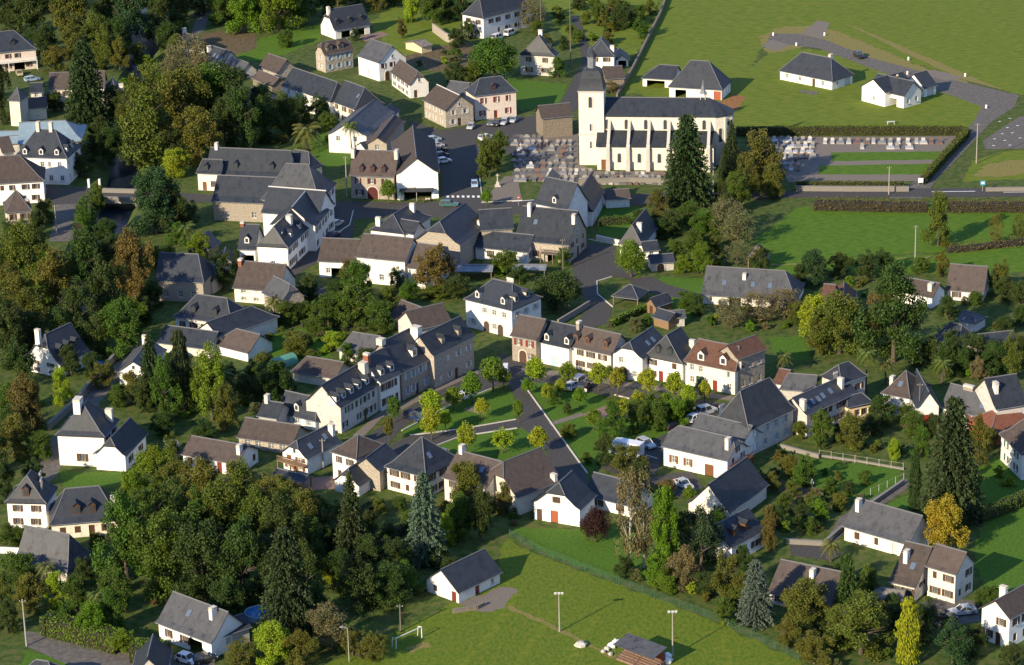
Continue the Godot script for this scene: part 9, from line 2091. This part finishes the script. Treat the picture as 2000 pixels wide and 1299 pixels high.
	[7, 7, 62, 45, 77.2, 1.1, 1.4], [7, 2, 61, 47.9, 69.5, 1.9, 2.7], [7, 2, 61, 55.5, 90.4, 1.7, 2.6], [7, 2, 61, 45, 93.7, 1.6, 2.4], [7, 2, 61, 55.2, 93.9, 1.8, 2], [7, 2, 61, 51.3, 91.2, 1.9, 3.6], [7, 4, 62, 56.7, 78.7, 1.4, 1.9], [7, 3, 61, 42.9, 94.9, 1.5, 2.1], [7, 2, 61, 48.9, 90.2, 1.4, 2.3], [7, 4, 62, 51.4, 87.2, 1.4, 1.7], [7, 4, 62, 50.9, 101.6, 1.3, 1.7], [7, 7, 62, 52.3, 87.7, 2, 2.4],
	[7, 2, 61, 54.5, 77.8, 1.3, 1.7], [7, 7, 62, 48.6, 100, 1.2, 1.4], [7, 5, 62, 47.2, 71, 2, 3.1], [7, 4, 62, 50, 90.8, 1.7, 3.1], [7, 2, 61, 49.6, 80.2, 2.2, 2.8], [7, 3, 61, 45.3, 101.3, 1.9, 2.1], [7, 0, 61, 52.2, 76.7, 0.9, 1.5], [7, 4, 62, 56.5, 80.6, 1.4, 1.6], [7, 3, 61, 52.4, 78.4, 1.7, 1.8], [7, 5, 62, 45.5, 91.7, 1.1, 1.8], [7, 0, 61, 45.7, 78.8, 2, 2.8], [7, 7, 62, 59.6, 89.5, 1.5, 2.4],
	[7, 3, 63, -31.1, -11.6, 2.2, 2.6], [7, 3, 63, -42.8, -22.1, 1.2, 1.8], [7, 7, 64, -30.5, -16, 2.5, 2.7], [7, 3, 63, -22.5, -22.9, 2.2, 3.2], [7, 0, 63, -28.6, -3.3, 2, 2.3], [7, 7, 64, -32.4, -11.5, 2.6, 3.1], [7, 0, 63, -30.5, -22.1, 2.5, 3.6], [7, 3, 63, -34.5, 1.1, 1.7, 3], [7, 2, 63, -30.1, -9, 1.6, 2.3], [7, 6, 63, -43.2, -21.4, 2.5, 4], [7, 3, 63, -33.7, -24.6, 1.7, 3.1], [7, 3, 63, -40.1, -19, 1.2, 1.7],
	[7, 5, 64, -35.6, 1.3, 1.5, 2.7], [7, 4, 64, -31.3, -20.5, 1.3, 2.4], [7, 7, 64, -30.9, -16.2, 1.2, 2], [7, 2, 63, -44.8, 5.9, 2.4, 4], [7, 4, 64, -39.6, -7, 2.4, 2.6], [7, 2, 65, 42.6, -58.4, 2.3, 3.9], [7, 4, 66, 35.8, -54.3, 1.5, 1.7], [7, 3, 65, 44.9, -62.9, 2.2, 3.8], [7, 5, 66, 49.6, -52.2, 2.1, 3.5], [7, 7, 66, 43.3, -63.3, 1.6, 2.9], [7, 3, 65, 45.2, -38.6, 1.8, 2.2], [7, 7, 66, 43.5, -39.5, 2.6, 3.9],
	[7, 3, 65, 35.8, -65.5, 1.2, 1.6], [7, 3, 65, 52.1, -59.1, 2, 3.2], [7, 5, 66, 45.3, -63.8, 1.9, 2], [7, 4, 66, 44.3, -67.1, 2, 2.5], [7, 4, 66, 46.3, -43.5, 1.3, 1.6], [7, 5, 66, 39.4, -36.1, 1.2, 1.4], [7, 6, 65, 45.2, -68.3, 2.3, 2.5], [7, 0, 65, 43.7, -49.9, 1.8, 2.9], [7, 2, 65, 42.4, -31.9, 2.3, 4.2], [7, 6, 65, 40.5, -68.3, 1.7, 3.2], [7, 5, 68, -58.7, 123.3, 0.9, 1.7], [7, 6, 67, -67.6, 130, 1.3, 2],
	[7, 4, 68, -64.5, 126.6, 0.9, 1.3], [7, 2, 67, -69.9, 130.5, 1.9, 2.6], [7, 4, 68, -67.2, 128.2, 1.5, 1.8], [7, 2, 67, -68.4, 127.4, 1.5, 1.7], [7, 2, 67, -72.2, 128.5, 1.1, 1.6], [7, 3, 67, -68.2, 130, 1.3, 2.4], [7, 0, 67, -61.9, 133.9, 1, 1.8], [7, 4, 68, -67.5, 128.8, 0.9, 1.8], [7, 0, 67, -71, 131.1, 1.7, 2], [7, 3, 69, 89.7, -4, 1.3, 2], [7, 4, 70, 63.9, -1.8, 1.4, 1.7], [7, 3, 69, 79, 12.1, 1.8, 2],
	[7, 2, 69, 74, -3.6, 2.3, 3.3], [7, 0, 69, 69.6, 8, 1.1, 1.9], [7, 2, 69, 67.8, 3.6, 1.1, 1.3], [7, 3, 69, 87.8, 31.2, 1.7, 3], [7, 4, 70, 73.3, -22.3, 1.3, 2.3], [7, 3, 69, 71.7, -23.3, 2.3, 2.8], [7, 7, 70, 77.4, 18.8, 1.1, 1.2], [7, 5, 70, 69.8, -2.8, 2.4, 3.9], [7, 5, 70, 82.1, -2.3, 1.4, 2.4], [7, 2, 69, 73.7, -16.3, 1.1, 1.9], [7, 7, 70, 86.6, -19.5, 1.4, 2.2], [7, 3, 69, 86.5, 21.6, 1.7, 2.7],
	[7, 2, 69, 63.6, -14.9, 1.7, 2.8], [7, 2, 69, 91, 29.1, 1.8, 2.6], [7, 4, 70, 74.8, -24.6, 1.5, 2.6], [7, 2, 69, 68.6, 15, 1.5, 1.6], [7, 4, 70, 97.7, 4.6, 1.4, 2.6], [7, 0, 69, 74.4, 12.9, 1.3, 1.8], [7, 7, 70, 89.2, -0.8, 2, 2.3], [7, 7, 70, 91, 33.4, 1.8, 2], [7, 7, 70, 93.8, -9.6, 1.8, 2.2], [7, 7, 70, 78.2, 15, 1.3, 2.2], [7, 4, 70, 79, 24.2, 2.1, 3.5], [7, 5, 72, -12.7, 109.2, 1, 1.1],
	[7, 7, 72, -16, 122.2, 1.4, 2.4], [7, 5, 72, -16.2, 110.7, 1, 1.7], [7, 4, 72, -14, 106.3, 1.9, 3.7], [7, 6, 71, -17.4, 117.5, 1.1, 1.9], [7, 3, 71, -16.9, 120.1, 1.5, 1.9], [7, 5, 72, -15.4, 110.6, 1.4, 1.6], [7, 2, 71, -16.2, 121.7, 1.8, 3.5], [7, 6, 73, 41.8, -4.3, 1.3, 1.7], [7, 3, 73, 56.4, 0.3, 1, 1.7], [7, 0, 73, 57.5, -7.8, 2.5, 3.2], [7, 7, 74, 51.5, 1.9, 1.6, 2.6], [7, 2, 73, 49.6, -1.9, 1.3, 2],
	[7, 3, 73, 48.1, 3, 2.4, 2.9], [7, 3, 73, 55.4, 1.8, 1.1, 1.7], [7, 2, 73, 58.1, 0.1, 2, 3.2], [7, 2, 73, 40.7, -1.3, 2.3, 3.1], [7, 3, 73, 48.3, -6.6, 2.4, 3.7], [7, 2, 73, 55.8, 0.6, 1.2, 2.3], [7, 0, 73, 54.2, -9.9, 1.5, 2.4], [7, 4, 76, -49.5, 0.6, 1.5, 2.7], [7, 2, 75, -45.2, 1.1, 2.3, 3.3], [7, 4, 76, -47.2, -3, 1.5, 2], [7, 0, 75, -48.3, 15.1, 2.3, 2.9], [7, 3, 75, -41.2, -4.7, 1.5, 2],
	[7, 4, 76, -39, 11.3, 1.3, 1.8], [7, 2, 75, -41, 4.2, 2.2, 2.5], [7, 7, 76, -38.4, 1.4, 2.1, 2.6], [7, 2, 75, -40.5, -4.9, 1.7, 2.7], [7, 7, 78, 31.1, -274.9, 3.5, 4.1], [7, 4, 78, 29, -261.4, 3.7, 4.8], [7, 4, 78, 16, -274, 3.6, 5.6], [7, 2, 77, 36.5, -278.3, 3.2, 4.9], [7, 4, 78, 28.6, -236.1, 3.6, 3.9], [7, 5, 78, 29.4, -273.1, 2.9, 5.3], [7, 3, 77, 25.3, -243.5, 2.6, 4.2], [7, 2, 77, 29.5, -252.9, 2.1, 2.4],
	[7, 0, 77, 36, -279.9, 3, 4.9], [7, 4, 78, 31.2, -254.3, 3.4, 4.4], [7, 7, 78, 27.9, -232.2, 2.8, 3.2], [7, 4, 80, -51.1, 36.1, 2.3, 3.7], [7, 5, 80, -58, 49.5, 1.3, 2.5], [7, 6, 79, -45.2, 26.5, 2, 2.5], [7, 7, 80, -49.1, 40.2, 2.1, 3.9], [7, 2, 79, -63.1, 23.9, 1.4, 2.2], [7, 5, 80, -71.3, 26.7, 2.2, 4], [7, 6, 79, -62.1, 42.1, 1.2, 2.2], [7, 2, 79, -65.3, 45.7, 2.1, 3.8], [7, 4, 80, -65.8, 25.2, 1.8, 2.9],
	[7, 3, 79, -63.6, 30.3, 1.7, 1.9], [7, 3, 79, -48, 28.3, 2.2, 2.4], [7, 2, 79, -58.3, 51.9, 2, 3.2], [7, 3, 81, -93.2, -25.7, 1.6, 2.5], [7, 6, 81, -102.8, -37.9, 2.5, 4.2], [7, 3, 81, -92, 1, 2, 3], [7, 3, 81, -101.2, -11.2, 2.4, 2.7], [7, 0, 81, -99.2, -4.5, 1.3, 1.5], [7, 5, 82, -82.8, -12.5, 1.1, 2.1], [7, 3, 81, -90.8, 34.7, 1.4, 2.7], [7, 2, 81, -105.7, -17.2, 1.4, 2.3], [7, 0, 81, -93.4, 4.9, 2.2, 3.8],
	[7, 3, 81, -89.4, 3.5, 2.3, 3.9], [7, 5, 82, -82.5, -32.7, 1.8, 2], [7, 0, 81, -104.9, -17.4, 2.4, 2.9], [7, 3, 81, -89, -26.7, 2, 2.3], [7, 6, 81, -94.7, -29.6, 2.6, 3.2], [7, 4, 82, -101.6, -29.4, 1.6, 2.9], [7, 0, 83, -114.2, -248.9, 3, 3.5], [7, 3, 83, -105.5, -181.2, 2.4, 3.8], [7, 2, 83, -116.1, -245.7, 3.4, 4.4], [7, 3, 83, -104.8, -204.6, 2.6, 4.6], [7, 6, 83, -109.3, -171.8, 1.7, 2.2], [7, 3, 83, -103, -196.8, 1.9, 2.1],
	[7, 5, 84, -111.8, -157, 2, 2.6], [7, 3, 83, -100.7, -228.3, 3.1, 5.6], [7, 3, 83, -103.7, -260.1, 3.1, 3.7], [7, 7, 84, -96.6, -211.3, 2.3, 4.2], [7, 5, 84, -95.3, -200.1, 2.3, 4], [7, 5, 84, -94.7, -193.2, 3, 4.3], [7, 6, 83, -109.7, -195.3, 3.4, 3.6], [7, 3, 83, -91, -223.7, 3.4, 3.7], [7, 5, 84, -98.6, -207.6, 2.3, 3.6], [7, 2, 83, -88.4, -189.5, 2.1, 2.5], [7, 3, 83, -87.8, -177.1, 1.8, 2.7], [7, 0, 83, -97.2, -200.3, 3, 5.5],
	[7, 0, 83, -97.6, -225.6, 2.9, 3.5], [7, 6, 83, -93.4, -178, 3.1, 4], [7, 2, 85, -30.1, 113, 2, 2.7], [7, 6, 85, -24.4, 95.5, 1.6, 2.3], [7, 2, 85, -21.4, 101.1, 1.7, 2.2], [7, 7, 86, -15.4, 98.4, 1.8, 3.3], [7, 0, 85, -21.3, 99.6, 1.8, 3.4], [7, 2, 85, -32.4, 88.3, 1.6, 2.2], [7, 0, 85, -16.1, 102.1, 1.6, 2.3], [7, 2, 85, -29.8, 98.9, 1.8, 3], [7, 7, 86, -29.7, 111.9, 1.1, 1.8], [7, 2, 85, -31.6, 112.6, 1, 1.9],
	[7, 2, 85, -9.7, 96.7, 1.1, 1.4], [7, 3, 85, -18.1, 105.9, 1.5, 2.8], [7, 5, 86, -31, 94.4, 2, 2.3], [7, 3, 85, -13.9, 97.9, 1.5, 2.2], [7, 4, 88, 29.7, 127.3, 1.6, 2], [7, 6, 87, 22.7, 116.7, 1.8, 3.4], [7, 2, 87, 33.4, 136.5, 1.2, 1.7], [7, 6, 87, 32.1, 136, 1, 1.6], [7, 6, 87, 27.9, 124.8, 2, 2.4], [7, 3, 87, 36.3, 122.2, 1.3, 2.4], [7, 2, 87, 42.1, 138.8, 1.2, 1.3], [7, 3, 87, 26.2, 120, 1.2, 1.7],
	[7, 7, 88, 19.1, 118.9, 1.8, 2.6], [7, 4, 88, 30.8, 120, 1.3, 2.5], [7, 2, 87, 35.3, 129.2, 1.7, 2.9], [7, 4, 88, 34.5, 121.8, 1.9, 2.5], [7, 7, 88, 30.1, 125.4, 1.5, 2.2], [7, 3, 87, 32, 121.3, 1.8, 2.9], [7, 2, 89, 50.6, 141.6, 1.8, 3.2], [7, 3, 89, 49.5, 140.6, 1.6, 1.7], [7, 4, 90, 61.7, 139, 1.5, 2.7], [7, 3, 89, 60.8, 137.1, 1.6, 2.6], [7, 5, 90, 51.6, 145, 1.5, 2.2], [7, 7, 90, 46.4, 150.9, 1.3, 2.2],
	[7, 2, 89, 66.1, 139, 1.5, 2], [7, 0, 89, 46.7, 139.5, 1.5, 2.8], [7, 4, 90, 58.9, 147, 1.2, 2.1], [7, 7, 90, 47.6, 151.9, 1.6, 2.2], [7, 2, 89, 55.7, 148.7, 1.6, 2.3], [7, 7, 90, 60.3, 135.5, 1.4, 2.2], [7, 6, 89, 68.3, 141.6, 1.4, 1.6], [7, 3, 89, 57.7, 141.4, 1, 1], [7, 6, 91, 85.8, 84.8, 1.9, 3.1], [7, 3, 91, 78.8, 90.4, 2, 3.4], [7, 3, 91, 79.1, 96.7, 1.5, 1.9], [7, 3, 91, 84.7, 80.6, 2.1, 2.3],
	[7, 4, 92, 80.3, 96.2, 1.5, 2.6], [7, 0, 93, -17.1, -232.5, 1.6, 2.5], [7, 2, 93, -14.3, -226.1, 3.4, 5.7], [7, 6, 93, -17, -221.5, 2.4, 2.6], [7, 2, 93, -23.9, -220.1, 1.6, 2.4], [7, 7, 94, -14, -220.7, 3.3, 4], [7, 3, 95, -67, -44.4, 1.4, 2], [7, 6, 95, -63.7, -55.3, 1.2, 1.8], [7, 2, 95, -71.9, -38, 2, 2.6], [7, 4, 96, -72.2, -46.7, 2.4, 3.7], [7, 5, 96, -69.6, -41.7, 1.2, 2.1], [7, 3, 95, -61.9, -38.8, 1.2, 1.8],
	[7, 4, 96, -70.3, -38.8, 1.5, 1.8], [7, 7, 96, -62.2, -51, 1.2, 1.9], [7, 3, 95, -61.8, -48.3, 1.7, 2.3], [7, 6, 99, 61.2, 66.3, 1.3, 1.8], [7, 6, 99, 73.6, 61.2, 1.7, 2], [7, 3, 99, 76.6, 57.1, 2, 2.7], [7, 2, 99, 74.7, 58, 2, 2.2], [7, 7, 100, 72.1, 57, 1.4, 1.5], [7, 2, 99, 63.2, 65.6, 1.1, 2.2], [7, 7, 100, 62.2, 62.2, 1.4, 1.9], [7, 2, 99, 69.1, 68.8, 2.1, 3.2], [7, 6, 99, 62.4, 62.8, 1, 1.4],
	[7, 4, 100, 65.6, 66.4, 1.7, 2.3], [7, 4, 100, 64.3, 68.3, 1.7, 2], [7, 2, 101, -0.6, 92.9, 1.8, 2.6], [7, 5, 102, -3.1, 90.7, 1.4, 1.6], [7, 7, 102, -0.5, 95.8, 1.1, 2.1], [7, 3, 103, 30.3, 86.4, 1.5, 2.2], [7, 3, 103, 23.6, 83.1, 1, 1.8], [7, 3, 103, 29.9, 85.8, 2.1, 2.8], [7, 3, 103, 26.4, 85.8, 1.9, 2.8], [7, 2, 103, 26.7, 87.4, 0.9, 1.2], [7, 2, 105, 4.9, -15.6, 1.9, 2.1], [7, 7, 106, 8.5, -14, 1.6, 2.8],
	[7, 6, 105, -2.4, -36.9, 2.1, 3.7], [7, 2, 105, 7.7, -22.1, 1.7, 2.4], [7, 6, 105, 2.2, -32.3, 1.9, 3],
]
